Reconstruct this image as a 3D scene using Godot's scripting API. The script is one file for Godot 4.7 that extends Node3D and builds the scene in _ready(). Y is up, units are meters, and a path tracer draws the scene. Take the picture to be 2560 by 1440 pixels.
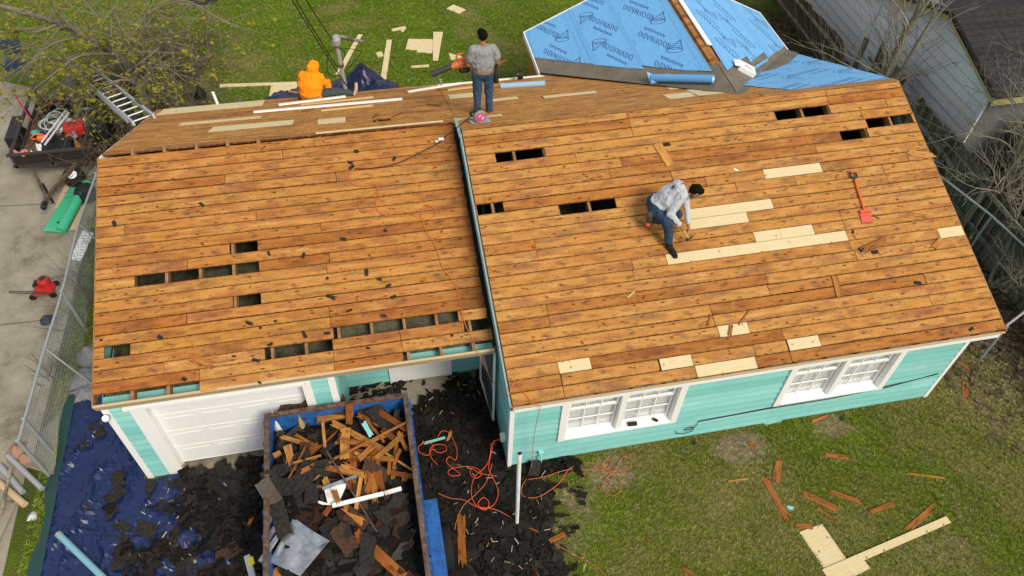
extends Node3D

class MB:
	var p := PackedVector3Array()
	var n := PackedVector3Array()
	var t := PackedVector2Array()
	var c := PackedColorArray()
	var col := Color.WHITE
	func vert(a: Vector3, nn: Vector3, uv := Vector2.ZERO) -> void:
		p.append(a); n.append(nn); t.append(uv); c.append(col)
	func tri(a: Vector3, b: Vector3, d: Vector3, ua := Vector2.ZERO, ub := Vector2.ZERO, ud := Vector2.ZERO) -> void:
		var nn := (b - a).cross(d - a).normalized()
		vert(a, nn, ua); vert(d, nn, ud); vert(b, nn, ub)
	func quad(a: Vector3, b: Vector3, d: Vector3, e: Vector3) -> void:
		var w := a.distance_to(b)
		var h := b.distance_to(d)
		tri(a, b, d, Vector2.ZERO, Vector2(w, 0), Vector2(w, h))
		tri(a, d, e, Vector2.ZERO, Vector2(w, h), Vector2(0, h))
	func quv(a: Vector3, b: Vector3, d: Vector3, e: Vector3, ua: Vector2, ub: Vector2, ud: Vector2, ue: Vector2) -> void:
		tri(a, b, d, ua, ub, ud)
		tri(a, d, e, ua, ud, ue)
	func box(xf: Transform3D, s: Vector3, bev := 0.0) -> void:
		var h := s * 0.5
		if bev <= 0.0:
			for ax in 3:
				for sg in [-1.0, 1.0]:
					var nn := Vector3.ZERO
					nn[ax] = sg
					var u := Vector3.ZERO
					u[(ax + 1) % 3] = 1.0
					var w := Vector3.ZERO
					w[(ax + 2) % 3] = sg
					var o := nn * h
					var a := u * h
					var b := w * h
					quad(xf * (o - a - b), xf * (o + a - b), xf * (o + a + b), xf * (o - a + b))
			return
		bev = minf(bev, minf(h.x, minf(h.y, h.z)) * 0.95)
		var i := h - Vector3(bev, bev, bev)
		for ax in 3:
			var a1 := (ax + 1) % 3
			var a2 := (ax + 2) % 3
			for sg in [-1.0, 1.0]:
				var q: Array[Vector3] = []
				for k in [[-1.0, -1.0], [1.0, -1.0], [1.0, 1.0], [-1.0, 1.0]]:
					var v := Vector3.ZERO
					v[ax] = sg * h[ax]
					v[a1] = k[0] * i[a1]
					v[a2] = k[1] * sg * i[a2]
					q.append(xf * v)
				quad(q[0], q[1], q[2], q[3])
				for sk in [-1.0, 1.0]:
					var e: Array[Vector3] = []
					for m in [[0, -1.0], [0, 1.0], [1, 1.0], [1, -1.0]]:
						var v := Vector3.ZERO
						v[ax] = sg * (h[ax] if m[0] == 0 else i[ax])
						v[a1] = sk * (i[a1] if m[0] == 0 else h[a1])
						v[a2] = m[1] * i[a2]
						e.append(xf * v)
					if sg * sk > 0.0:
						quad(e[0], e[3], e[2], e[1])
					else:
						quad(e[0], e[1], e[2], e[3])
		for sx in [-1.0, 1.0]:
			for sy in [-1.0, 1.0]:
				for sz in [-1.0, 1.0]:
					var a := xf * Vector3(sx * h.x, sy * i.y, sz * i.z)
					var b := xf * Vector3(sx * i.x, sy * h.y, sz * i.z)
					var d := xf * Vector3(sx * i.x, sy * i.y, sz * h.z)
					if sx * sy * sz > 0.0:
						tri(a, b, d)
					else:
						tri(a, d, b)
	func bx(x0: float, x1: float, y0: float, y1: float, z0: float, z1: float, bev := 0.0) -> void:
		box(Transform3D(Basis(), Vector3((x0 + x1) / 2, (y0 + y1) / 2, (z0 + z1) / 2)), Vector3(absf(x1 - x0), absf(y1 - y0), absf(z1 - z0)), bev)
	func beam(a: Vector3, b: Vector3, up: Vector3, w: float, th: float, bev := 0.0) -> void:
		var x := (b - a).normalized()
		var z := x.cross(up).normalized()
		var y := z.cross(x)
		box(Transform3D(Basis(x, y, z), (a + b) / 2), Vector3(a.distance_to(b), th, w), bev)
	func prism(pts: PackedVector2Array, y0: float, y1: float, xf: Transform3D) -> void:
		var q := pts
		if not Geometry2D.is_polygon_clockwise(q):
			q = q.duplicate()
			q.reverse()
		var ix := Geometry2D.triangulate_polygon(q)
		for k in range(0, ix.size(), 3):
			var a := q[ix[k]]
			var b := q[ix[k + 1]]
			var d := q[ix[k + 2]]
			if (b - a).cross(d - a) > 0.0:
				var w := b
				b = d
				d = w
			tri(xf * Vector3(a.x, y1, a.y), xf * Vector3(b.x, y1, b.y), xf * Vector3(d.x, y1, d.y), a, b, d)
			tri(xf * Vector3(a.x, y0, a.y), xf * Vector3(d.x, y0, d.y), xf * Vector3(b.x, y0, b.y), a, d, b)
		for k in q.size():
			var a := q[k]
			var b := q[(k + 1) % q.size()]
			quad(xf * Vector3(a.x, y0, a.y), xf * Vector3(a.x, y1, a.y), xf * Vector3(b.x, y1, b.y), xf * Vector3(b.x, y0, b.y))
			# outward check is not needed: both sides are drawn
	func tube(path: Array, r, sides := 8, cap := true) -> void:
		var m := path.size()
		var ref := Vector3.UP
		var rings: Array = []
		var u := Vector3.ZERO
		for k in m:
			var d: Vector3 = (path[mini(k + 1, m - 1)] - path[maxi(k - 1, 0)]).normalized()
			if k == 0:
				ref = Vector3.UP if absf(d.y) < 0.9 else Vector3.RIGHT
				u = d.cross(ref).normalized()
			else:
				u = (u - d * u.dot(d)).normalized()
			var w := d.cross(u)
			var ring: Array[Vector3] = []
			for s in sides:
				var a := TAU * s / sides
				ring.append(u * cos(a) + w * sin(a))
			rings.append(ring)
		for k in m - 1:
			var r0: float = r[k] if r is Array else r
			var r1: float = r[k + 1] if r is Array else r
			for s in sides:
				var s2 := (s + 1) % sides
				var a: Vector3 = rings[k][s]
				var b: Vector3 = rings[k][s2]
				var d: Vector3 = rings[k + 1][s2]
				var e: Vector3 = rings[k + 1][s]
				var P: Vector3 = path[k]
				var Q: Vector3 = path[k + 1]
				vert(P + a * r0, a); vert(Q + d * r1, d); vert(P + b * r0, b)
				vert(P + a * r0, a); vert(Q + e * r1, e); vert(Q + d * r1, d)
		if cap:
			for k in [0, m - 1]:
				var rr: float = r[k] if r is Array else r
				var P: Vector3 = path[k]
				for s in sides:
					var a: Vector3 = P + rings[k][s] * rr
					var b: Vector3 = P + rings[k][(s + 1) % sides] * rr
					if k == 0:
						tri(P, b, a)
					else:
						tri(P, a, b)
	func lathe(prof: Array, sides: int, xf: Transform3D) -> void:
		for k in prof.size() - 1:
			var a: Vector2 = prof[k]
			var b: Vector2 = prof[k + 1]
			var nn := Vector2(b.y - a.y, a.x - b.x).normalized()
			for s in sides:
				var q0 := TAU * s / sides
				var q1 := TAU * (s + 1) / sides
				var d0 := Vector3(cos(q0), 0, sin(q0))
				var d1 := Vector3(cos(q1), 0, sin(q1))
				var n0 := (xf.basis * (d0 * nn.x + Vector3(0, nn.y, 0))).normalized()
				var n1 := (xf.basis * (d1 * nn.x + Vector3(0, nn.y, 0))).normalized()
				var A := xf * (d0 * a.x + Vector3(0, a.y, 0))
				var B := xf * (d1 * a.x + Vector3(0, a.y, 0))
				var D := xf * (d1 * b.x + Vector3(0, b.y, 0))
				var E := xf * (d0 * b.x + Vector3(0, b.y, 0))
				vert(A, n0); vert(B, n1); vert(D, n1)
				vert(A, n0); vert(D, n1); vert(E, n0)
	func mesh() -> ArrayMesh:
		var a := []
		a.resize(Mesh.ARRAY_MAX)
		a[Mesh.ARRAY_VERTEX] = p
		a[Mesh.ARRAY_NORMAL] = n
		a[Mesh.ARRAY_TEX_UV] = t
		a[Mesh.ARRAY_COLOR] = c
		var m := ArrayMesh.new()
		m.add_surface_from_arrays(Mesh.PRIMITIVE_TRIANGLES, a)
		return m

var rng := RandomNumberGenerator.new()
var M := {}
var names := {}
var house: Node3D

func V(x: float, y: float, z: float) -> Vector3:
	return Vector3(x, y, z)

func rf(a: float, b: float) -> float:
	return rng.randf_range(a, b)

func numbered(s: String) -> String:
	var k: int = names.get(s, 0)
	names[s] = k + 1
	return s if k == 0 else "%s_%03d" % [s, k]

func tag(o: Node, label: String, category: String, group := "") -> Node:
	o.set_meta("label", label)
	o.set_meta("category", category)
	if group:
		o.set_meta("group", group)
	return o

func thing(called: String, label: String, category: String, at := Vector3.ZERO, turn := 0.0, group := "") -> Node3D:
	var o := Node3D.new()
	o.name = numbered(called)
	add_child(o, true)
	o.position = at
	o.rotation.y = turn
	tag(o, label, category, group)
	return o

func obj(called: String, b: MB, m: Material, parent: Node = null, xf := Transform3D()) -> MeshInstance3D:
	var o := MeshInstance3D.new()
	o.mesh = b.mesh()
	o.material_override = m
	if parent == null:
		o.name = numbered(called)
		add_child(o, true)
	else:
		o.name = called
		parent.add_child(o, true)
	o.transform = xf
	return o

func struct(called: String, b: MB, m: Material) -> MeshInstance3D:
	var o := obj(called, b, m)
	o.set_meta("kind", "structure")
	return o

func lin(r: float, g: float, b: float) -> Color:
	return Color(r, g, b).linear_to_srgb()

func mat(r: float, g: float, b: float, rough := 0.8, metal := 0.0) -> StandardMaterial3D:
	var m := StandardMaterial3D.new()
	m.albedo_color = lin(r, g, b)
	m.roughness = rough
	m.metallic = metal
	m.metallic_specular = 0.22 if rough > 0.6 else 0.45
	m.vertex_color_use_as_albedo = true
	return m

func noise(freq: float, sd: int, oct := 4, type := FastNoiseLite.TYPE_SIMPLEX_SMOOTH) -> FastNoiseLite:
	var f := FastNoiseLite.new()
	f.noise_type = type
	f.seed = sd
	f.frequency = freq
	f.fractal_octaves = oct
	return f

func grey(f: FastNoiseLite, w: int, h: int, sx := 1, sy := 1) -> PackedByteArray:
	var im := f.get_seamless_image(w / sx, h / sy)
	im.convert(Image.FORMAT_L8)
	if sx > 1 or sy > 1:
		im.resize(w, h, Image.INTERPOLATE_CUBIC)
	return im.get_data()

# a mottled texture between a few colours, with noise of several sizes
func mottle(w: int, sd: int, cols: Array, freqs: Array, weights: Array, contrast := 1.0, sx := 1, sy := 1) -> ImageTexture:
	var ns: Array = []
	for k in freqs.size():
		ns.append(grey(noise(freqs[k], sd + k * 7), w, w, sx if k == 0 else 1, sy if k == 0 else 1))
	var lut: Array = []
	for k in 256:
		var x := clampf((k / 255.0 - 0.5) * contrast + 0.5, 0, 1) * (cols.size() - 1)
		var i := mini(int(x), cols.size() - 2)
		var q: Color = cols[i].lerp(cols[i + 1], x - i).linear_to_srgb()
		lut.append([int(q.r * 255), int(q.g * 255), int(q.b * 255)])
	var out := PackedByteArray()
	out.resize(w * w * 3)
	for i in w * w:
		var x := 0.0
		for k in ns.size():
			x += ns[k][i] * weights[k]
		var l = lut[clampi(int(x), 0, 255)]
		out[i * 3] = l[0]; out[i * 3 + 1] = l[1]; out[i * 3 + 2] = l[2]
	return ImageTexture.create_from_image(Image.create_from_data(w, w, false, Image.FORMAT_RGB8, out))

func normal_tex(w: int, f: FastNoiseLite, strength: float, sx := 1, sy := 1) -> ImageTexture:
	var im := f.get_seamless_image(w / sx, w / sy)
	im.convert(Image.FORMAT_RGBA8)
	if sx > 1 or sy > 1:
		im.resize(w, w, Image.INTERPOLATE_CUBIC)
	im.bump_map_to_normal_map(strength)
	return ImageTexture.create_from_image(im)

func tri_map(m: StandardMaterial3D, scale: float, world := false) -> void:
	m.uv1_triplanar = true
	m.uv1_world_triplanar = world
	m.uv1_scale = Vector3(scale, scale, scale)

func tex_mat(tx: Texture2D, scale: float, rough := 0.85, world := false) -> StandardMaterial3D:
	var m := mat(1, 1, 1, rough)
	m.albedo_texture = tx
	tri_map(m, scale, world)
	return m


func _ready() -> void:
	rng.seed = 20240
	var cam := Camera3D.new()
	cam.name = "camera"
	cam.fov = 40.728
	cam.position = V(-1.4686, 11.6372, 5.9547)
	cam.rotation_degrees = V(-49.3102, -13.198, 2.5563)
	cam.near = 0.1
	cam.far = 300.0
	add_child(cam)
	var env := Environment.new()
	env.background_mode = Environment.BG_SKY
	var sk := ProceduralSkyMaterial.new()
	sk.sky_top_color = Color(0.72, 0.745, 0.775)
	sk.sky_horizon_color = Color(0.86, 0.865, 0.865)
	sk.ground_bottom_color = Color(0.30, 0.32, 0.26)
	sk.ground_horizon_color = Color(0.55, 0.57, 0.52)
	sk.sky_curve = 0.2
	sk.sky_energy_multiplier = 0.9
	var sky := Sky.new()
	sky.sky_material = sk
	env.sky = sky
	env.tonemap_mode = Environment.TONE_MAPPER_LINEAR
	env.tonemap_exposure = 1.5
	env.sdfgi_enabled = true
	env.ssao_enabled = true
	env.ssil_enabled = true
	var we := WorldEnvironment.new()
	we.name = "world"
	we.environment = env
	add_child(we)
	var sun := DirectionalLight3D.new()
	sun.name = "sun"
	sun.light_energy = 0.68
	sun.light_color = Color(1.0, 0.96, 0.89)
	sun.light_angular_distance = 22.0
	sun.shadow_enabled = true
	add_child(sun)
	sun.look_at_from_position(V(4.2, 8.2, 7.2), Vector3.ZERO)
	materials()
	build_ground()
	build_house()
	build_things()
	build_people()
	build_grass()

func materials() -> void:
	M.plank = plank_material()
	M.rafter = tex_mat(mottle(256, 11, [Color(0.20, 0.10, 0.04), Color(0.40, 0.22, 0.10)], [0.01, 0.05], [0.7, 0.3], 1.4, 4, 1), 1.2)
	M.white = mat(0.87, 0.87, 0.855, 0.5)
	M.dirty_white = tex_mat(mottle(256, 12, [Color(0.58, 0.55, 0.50), Color(0.82, 0.81, 0.79), Color(0.85, 0.85, 0.83)], [0.012, 0.04], [0.6, 0.4], 1.6), 0.8, 0.55)
	M.teal = tex_mat(mottle(512, 13, [Color(0.19, 0.53, 0.50), Color(0.255, 0.62, 0.59), Color(0.36, 0.71, 0.68)], [0.006, 0.02, 0.09], [0.7, 0.2, 0.1], 1.3, 16, 1), 0.5, 0.6)
	M.teal_grey = tex_mat(mottle(256, 14, [Color(0.16, 0.27, 0.28), Color(0.28, 0.42, 0.44)], [0.01, 0.06], [0.6, 0.4], 1.5, 4, 1), 0.9, 0.7)
	M.dark = mat(0.02, 0.017, 0.014, 0.9)
	M.felt = mat(0.012, 0.012, 0.012, 0.9)
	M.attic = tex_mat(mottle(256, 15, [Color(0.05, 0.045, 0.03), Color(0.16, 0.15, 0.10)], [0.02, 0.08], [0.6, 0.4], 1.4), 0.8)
	M.glass = StandardMaterial3D.new()
	M.glass.albedo_color = Color(0.9, 0.95, 1.0, 0.12)
	M.glass.transparency = BaseMaterial3D.TRANSPARENCY_ALPHA
	M.glass.roughness = 0.05
	M.blind = mat(0.72, 0.71, 0.68, 0.7)
	M.plywood = ply_material(0.70, 0.57, 0.36, 21)
	M.old_ply = ply_material(0.56, 0.42, 0.27, 22)
	M.blue_roll = mat(0.12, 0.37, 0.72, 0.45)
	M.underlay = print_material()
	M.grey_under = tex_mat(mottle(256, 23, [Color(0.13, 0.11, 0.085), Color(0.22, 0.19, 0.15)], [0.01, 0.1], [0.5, 0.5], 1.6), 0.7, 0.8)
	M.shingle = tex_mat(mottle(256, 24, [Color(0.012, 0.011, 0.010), Color(0.028, 0.025, 0.023), Color(0.055, 0.051, 0.047)], [0.03, 0.25], [0.45, 0.55], 1.5), 1.6, 0.85)
	M.brown_shingle = tex_mat(mottle(256, 25, [Color(0.03, 0.018, 0.012), Color(0.10, 0.055, 0.035)], [0.03, 0.25], [0.45, 0.55], 1.5), 1.6, 0.9)
	M.roof_dark = tex_mat(mottle(512, 26, [Color(0.022, 0.020, 0.021), Color(0.042, 0.039, 0.041), Color(0.07, 0.065, 0.065)], [0.02, 0.2], [0.45, 0.55], 1.6, 1, 1), 0.6, 0.9)
	M.nbr_wall = mat(0.74, 0.75, 0.79, 0.7)
	M.soffit = mat(0.42, 0.38, 0.16, 0.7)
	M.grey_wood = tex_mat(mottle(256, 27, [Color(0.07, 0.055, 0.042), Color(0.175, 0.148, 0.115), Color(0.30, 0.26, 0.21)], [0.012, 0.06], [0.6, 0.4], 1.7, 1, 4), 0.9, 0.95)
	M.bark = tex_mat(mottle(256, 28, [Color(0.08, 0.065, 0.045), Color(0.20, 0.175, 0.13), Color(0.30, 0.27, 0.22)], [0.03, 0.12], [0.6, 0.4], 1.5), 1.5, 0.95)
	M.twig = mat(0.27, 0.24, 0.185, 0.9)
	M.wood = tex_mat(mottle(256, 29, [Color(0.15, 0.05, 0.016), Color(0.32, 0.14, 0.045), Color(0.46, 0.23, 0.08)], [0.012, 0.06], [0.6, 0.4], 1.6, 6, 1), 1.3, 0.75)
	M.metal = tex_mat(mottle(256, 30, [Color(0.30, 0.31, 0.33), Color(0.62, 0.64, 0.67)], [0.012, 0.05], [0.7, 0.3], 1.5), 1.0, 0.35)
	M.metal.metallic = 0.75
	M.rust = tex_mat(mottle(256, 31, [Color(0.05, 0.03, 0.022), Color(0.12, 0.075, 0.055), Color(0.19, 0.15, 0.125)], [0.02, 0.12], [0.5, 0.5], 1.6), 1.4, 0.85)
	M.blue_steel = tex_mat(mottle(512, 32, [Color(0.07, 0.035, 0.02), Color(0.018, 0.10, 0.33), Color(0.025, 0.14, 0.44), Color(0.03, 0.17, 0.50)], [0.012, 0.05, 0.2], [0.5, 0.3, 0.2], 1.5), 0.9, 0.5)
	M.black = mat(0.012, 0.012, 0.013, 0.5)
	M.rubber = mat(0.02, 0.02, 0.02, 0.85)
	M.red = mat(0.45, 0.018, 0.018, 0.4)
	M.orange = mat(0.72, 0.13, 0.015, 0.45)
	M.cord = mat(0.75, 0.09, 0.025, 0.5)
	M.green = mat(0.05, 0.42, 0.23, 0.35)
	M.tarp = mat(0.010, 0.021, 0.088, 0.36)
	M.tarp.normal_enabled = true
	M.tarp.normal_texture = normal_tex(512, noise(0.012, 61, 5, FastNoiseLite.TYPE_SIMPLEX), 2.5, 1, 2)
	tri_map(M.tarp, 0.9)
	M.grey_tarp = mat(0.20, 0.20, 0.205, 0.5)
	M.concrete = tex_mat(mottle(1024, 33, [Color(0.15, 0.13, 0.095), Color(0.26, 0.23, 0.175), Color(0.32, 0.285, 0.225), Color(0.37, 0.335, 0.275)], [0.004, 0.02, 0.15], [0.5, 0.25, 0.25], 1.8), 0.16, 0.9, true)
	M.galv = mat(0.36, 0.375, 0.39, 0.5, 0.3)
	M.alu = mat(0.52, 0.54, 0.57, 0.4, 0.3)
	M.nbr_front_shade = mat(0.17, 0.175, 0.19, 0.8)  # pale wall darkened to grey: its shade is put into the colour
	M.door = mat(0.83, 0.83, 0.82, 0.5)

func plank_material() -> StandardMaterial3D:
	var W := 2048
	var H := 1024
	var g := grey(noise(0.022, 3, 5), W, H, 16, 1)
	var g2 := grey(noise(0.008, 4, 4), W, H, 2, 1)
	var g3 := grey(noise(0.11, 5, 3), W, H, 4, 1)
	var out := PackedByteArray()
	out.resize(W * H * 3)
	var lut: Array = []
	for k in 256:
		var x := clampf((k / 255.0 - 0.5) * 1.35 + 0.52, 0, 1)
		var q := Color(0.28, 0.115, 0.030).lerp(Color(0.47, 0.226, 0.062), smoothstep(0.0, 0.5, x)).lerp(Color(0.58, 0.325, 0.108), smoothstep(0.5, 1.0, x))
		lut.append(q.linear_to_srgb())
	for i in W * H:
		var y := (i / W) % 128
		var k := int(g[i] * 0.42 + g2[i] * 0.40 + g3[i] * 0.18)
		var q: Color = lut[k]
		var e := clampf(minf(y, 127 - y) / 13.0 + 0.05 + (g3[i] - 110) / 160.0, 0.0, 1.0)
		out[i * 3] = int(q.r * 255 * (0.72 + 0.28 * e)); out[i * 3 + 1] = int(q.g * 255 * (0.68 + 0.32 * e)); out[i * 3 + 2] = int(q.b * 255 * (0.68 + 0.32 * e))
	var im := Image.create_from_data(W, H, false, Image.FORMAT_RGB8, out)
	var r := RandomNumberGenerator.new()
	r.seed = 77
	for b in 8:
		# weathering blotches where the shingles' joints let water in, rust at each rafter's nails, knots and tar specks
		for k in 46:
			stamp(im, r.randf() * W, b * 128 + r.randf_range(4, 124), r.randf_range(18, 70), r.randf_range(9, 36), Color(0.45, 0.29, 0.22), r.randf_range(0.10, 0.40), b)
		for k in 16:
			stamp(im, r.randf() * W, b * 128 + r.randf_range(4, 124), r.randf_range(8, 34), r.randf_range(8, 26), Color(0.34, 0.25, 0.23), r.randf_range(0.2, 0.55), b)
		for k in 14:
			stamp(im, r.randf() * W, b * 128 + r.randf_range(0, 127), r.randf_range(60, 190), r.randf_range(28, 80), [Color(0.52, 0.33, 0.23), Color(0.74, 0.48, 0.22), Color(0.44, 0.31, 0.26), Color(0.80, 0.54, 0.27)][k % 4], r.randf_range(0.15, 0.42), b)
		for k in 6:
			var x := r.randf() * W
			var y := b * 128 + r.randf_range(20, 108)
			stamp(im, x, y, r.randf_range(14, 26), r.randf_range(9, 16), Color(0.52, 0.26, 0.10), 0.8, b)
			stamp(im, x, y, r.randf_range(5, 11), r.randf_range(5, 9), Color(0.26, 0.11, 0.05), 1.1, b)
		for k in 10:
			for yy in [22.0, 64.0, 106.0]:
				if r.randf() < 0.55:
					stamp(im, k * 204.8 + 12 + r.randf_range(-5, 5), b * 128 + yy + r.randf_range(-9, 9), r.randf_range(2, 6), r.randf_range(2, 5), Color(0.17, 0.10, 0.07), 0.9, b)
		for k in 130:
			var q := r.randf_range(1.5, 4.0)
			stamp(im, r.randf() * W, b * 128 + r.randf_range(2, 126), q * r.randf_range(1.0, 2.6), q, Color(0.20, 0.11, 0.07), r.randf_range(0.5, 1.1), b)
		for k in 8:
			stamp(im, r.randf() * W, b * 128 + r.randf_range(2, 126), r.randf_range(10, 50), r.randf_range(1.2, 2.2), Color(0.20, 0.10, 0.06), 0.9, b)
		for k in 9:
			stamp(im, r.randf() * W, b * 128 + r.randf_range(2, 126), r.randf_range(4, 24), r.randf_range(1.2, 3.2), Color(0.90, 0.68, 0.42), 0.8, b)
	var m := mat(1, 1, 1, 0.75)
	m.albedo_texture = ImageTexture.create_from_image(im)
	return m

func stamp(im: Image, cx: float, cy: float, rx: float, ry: float, q: Color, a: float, band: int) -> void:
	for y in range(maxi(band * 128, int(cy - ry)), mini(band * 128 + 128, int(cy + ry) + 1)):
		for x in range(int(cx - rx), int(cx + rx) + 1):
			var d := Vector2((x - cx) / rx, (y - cy) / ry).length()
			if d < 1.0:
				var xx := posmod(x, im.get_width())
				var k := clampf(a * (1.0 - d * d), 0, 1)
				im.set_pixel(xx, y, im.get_pixel(xx, y).lerp(q, k))

func ply_material(r: float, g: float, b: float, sd: int) -> StandardMaterial3D:
	var W := 512
	var n1 := noise(0.006, sd, 2)
	var fine := grey(noise(0.06, sd + 1, 3), W, W, 8, 1)
	var out := PackedByteArray()
	out.resize(W * W * 3)
	for i in W * W:
		var x := i % W
		var y := i / W
		var k := n1.get_noise_2d(x * 0.35, y * 1.6)
		var ring := absf(sin(k * 26.0))
		var s := 1.0 - 0.16 * pow(1.0 - ring, 4.0) - 0.10 * (fine[i] / 255.0)
		var q := Color(r * s, g * (s * 1.02 - 0.02), b * (s * s)).linear_to_srgb()
		out[i * 3] = int(q.r * 255); out[i * 3 + 1] = int(q.g * 255); out[i * 3 + 2] = int(q.b * 255)
	var im := Image.create_from_data(W, W, false, Image.FORMAT_RGB8, out)
	var rr := RandomNumberGenerator.new()
	rr.seed = sd
	for k in 9:
		var x := rr.randf() * W
		var y := rr.randf() * W
		stamp(im, x, y, 11, 8, Color(0.62, 0.42, 0.24), 0.9, int(y) / 128)
		stamp(im, x, y, 5, 4, Color(0.35, 0.2, 0.11), 1.0, int(y) / 128)
	var m := tex_mat(ImageTexture.create_from_image(im), 0.85, 0.65)
	return m

func line_on(im: Image, a: Vector2, b: Vector2, w: float, q: Color) -> void:
	var m := int(a.distance_to(b) * 1.5) + 2
	for k in m + 1:
		var p := a.lerp(b, float(k) / m)
		for y in range(int(p.y - w), int(p.y + w) + 1):
			for x in range(int(p.x - w), int(p.x + w) + 1):
				if Vector2(x - p.x, y - p.y).length() <= w:
					im.set_pixel(posmod(x, im.get_width()), posmod(y, im.get_height()), q)

# the glyphs of a word as a mask, drawn with a given frame (origin, x axis, y axis in pixels per em)
func word(mask: PackedByteArray, W: int, s: String, o: Vector2, ax: Vector2, ay: Vector2, bold := 700) -> void:
	var f := SystemFont.new()
	f.font_names = PackedStringArray(["Droid Sans"])
	f.font_weight = bold
	var tm := TextMesh.new()
	tm.text = s
	tm.font = f
	tm.font_size = 64
	tm.pixel_size = 1.0 / 64.0
	tm.depth = 0.0
	tm.horizontal_alignment = HORIZONTAL_ALIGNMENT_CENTER
	var a := tm.get_mesh_arrays()
	var v: PackedVector3Array = a[Mesh.ARRAY_VERTEX]
	var ix: PackedInt32Array = a[Mesh.ARRAY_INDEX] if a[Mesh.ARRAY_INDEX] else PackedInt32Array()
	var cnt := ix.size() if ix.size() else v.size()
	for k in range(0, cnt, 3):
		var q: Array[Vector2] = []
		for j in 3:
			var w: Vector3 = v[ix[k + j]] if ix.size() else v[k + j]
			q.append(o + ax * w.x - ay * w.y)
		var x0 := int(minf(q[0].x, minf(q[1].x, q[2].x)))
		var x1 := int(maxf(q[0].x, maxf(q[1].x, q[2].x))) + 1
		var y0 := int(minf(q[0].y, minf(q[1].y, q[2].y)))
		var y1 := int(maxf(q[0].y, maxf(q[1].y, q[2].y))) + 1
		for y in range(y0, y1 + 1):
			for x in range(x0, x1 + 1):
				var p := Vector2(x + 0.5, y + 0.5)
				if Geometry2D.point_is_inside_triangle(p, q[0], q[1], q[2]):
					mask[posmod(y, W) * W + posmod(x, W)] = 1

func print_material() -> StandardMaterial3D:
	# one repeat of the sheet's print: across the roll (x) 1 m, along it (y) 1.05 m
	var W := 640
	var base := grey(noise(0.01, 41, 4), W, W)
	var im := Image.create(W, W, false, Image.FORMAT_RGB8)
	for i in W * W:
		var k := 0.94 + 0.12 * base[i] / 255.0
		im.set_pixel(i % W, i / W, lin(0.15 * k, 0.42 * k, 0.76 * k))
	var ink := lin(0.012, 0.05, 0.22)
	var ax := Vector2(45, 88) * 1.05
	var ay := Vector2(-62, 100) * 1.1
	var mid0 := Vector2(340, 340)
	var mask := PackedByteArray()
	mask.resize(W * W)
	word(mask, W, "ROOFNADO", mid0, ax, ay)
	for y in W:
		for x in W:
			if mask[y * W + x] == 1:
				for d in [[-5, 0], [5, 0], [0, -5], [0, 5], [4, 4], [-4, -4], [4, -4], [-4, 4]]:
					if mask[posmod(y + d[1], W) * W + posmod(x + d[0], W)] == 0:
						im.set_pixel(x, y, ink)
						break
	var m2 := PackedByteArray()
	m2.resize(W * W)
	word(m2, W, "AnchorDeck", mid0 + ay * 0.95 + ax * 0.3, ax * 0.62, ay * 0.6)
	for i in W * W:
		if m2[i] == 1:
			im.set_pixel(i % W, i / W, ink)
	# the whirlwind: an ellipse that narrows in jagged turns to a point, and a bolt behind the word
	var o := mid0 - ax * 3.5 - ay * 0.25
	var ue := Vector2(78, 62)
	var ve := Vector2(-34, 26)
	var prev := Vector2.ZERO
	for k in 25:
		var a := TAU * k / 24.0
		var p := o + ue * cos(a) + ve * sin(a)
		var p2 := o + (ue * cos(a) + ve * sin(a)) * 0.45
		if k > 0:
			line_on(im, prev, p, 4.5, ink)
		prev = p
	var tip := o + Vector2(-120, 130)
	for k in 6:
		var f := k / 6.0
		var g := (k + 1) / 6.0
		var l := (o - ue).lerp(tip, f)
		var l2 := (o - ue).lerp(tip, g) + Vector2(-6, 2)
		var rr := (o + ue).lerp(tip, f)
		var r2 := (o + ue).lerp(tip, g) + Vector2(10, 6) * (1 - f)
		line_on(im, l, l2, 4.5, ink)
		line_on(im, rr, r2, 4.5, ink)
		var mid := (l2 + r2) / 2 + ve * -0.6 * (1 - f)
		line_on(im, l2, mid, 3.5, ink)
		line_on(im, mid, r2, 3.5, ink)
	line_on(im, o + ue * 0.9, o + ue * 1.5 + ve * 1.2, 4.0, ink)
	line_on(im, o + ue * 1.5 + ve * 1.2, o + ue * 1.2 + ve * 1.8, 4.0, ink)
	# the line near each edge with small marks, and the nail dots
	for x in [36.0, 604.0]:
		line_on(im, Vector2(x, 0), Vector2(x, W - 1), 1.2, ink)
	for k in 16:
		for x in [14.0, 626.0]:
			line_on(im, Vector2(x - 4, k * 40 + 12), Vector2(x + 4, k * 40 + 12), 2.4, ink)
	for q in [[70.0, 90.0, 20.0], [70.0, 130.0, 34.0], [70.0, 190.0, 60.0], [572.0, 420.0, 26.0], [572.0, 470.0, 70.0]]:
		line_on(im, Vector2(q[0], q[1]), Vector2(q[0], q[1] + q[2]), 5.0 if q[2] < 30 else 1.5, ink)
	for q in [[220, 60], [420, 120], [560, 220], [120, 480], [300, 540], [480, 560], [200, 420], [540, 60]]:
		line_on(im, Vector2(q[0] - 3, q[1]), Vector2(q[0] + 4, q[1] - 3), 3.2, ink)
	var m := mat(1, 1, 1, 0.5)
	m.albedo_texture = ImageTexture.create_from_image(im)
	return m


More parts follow.
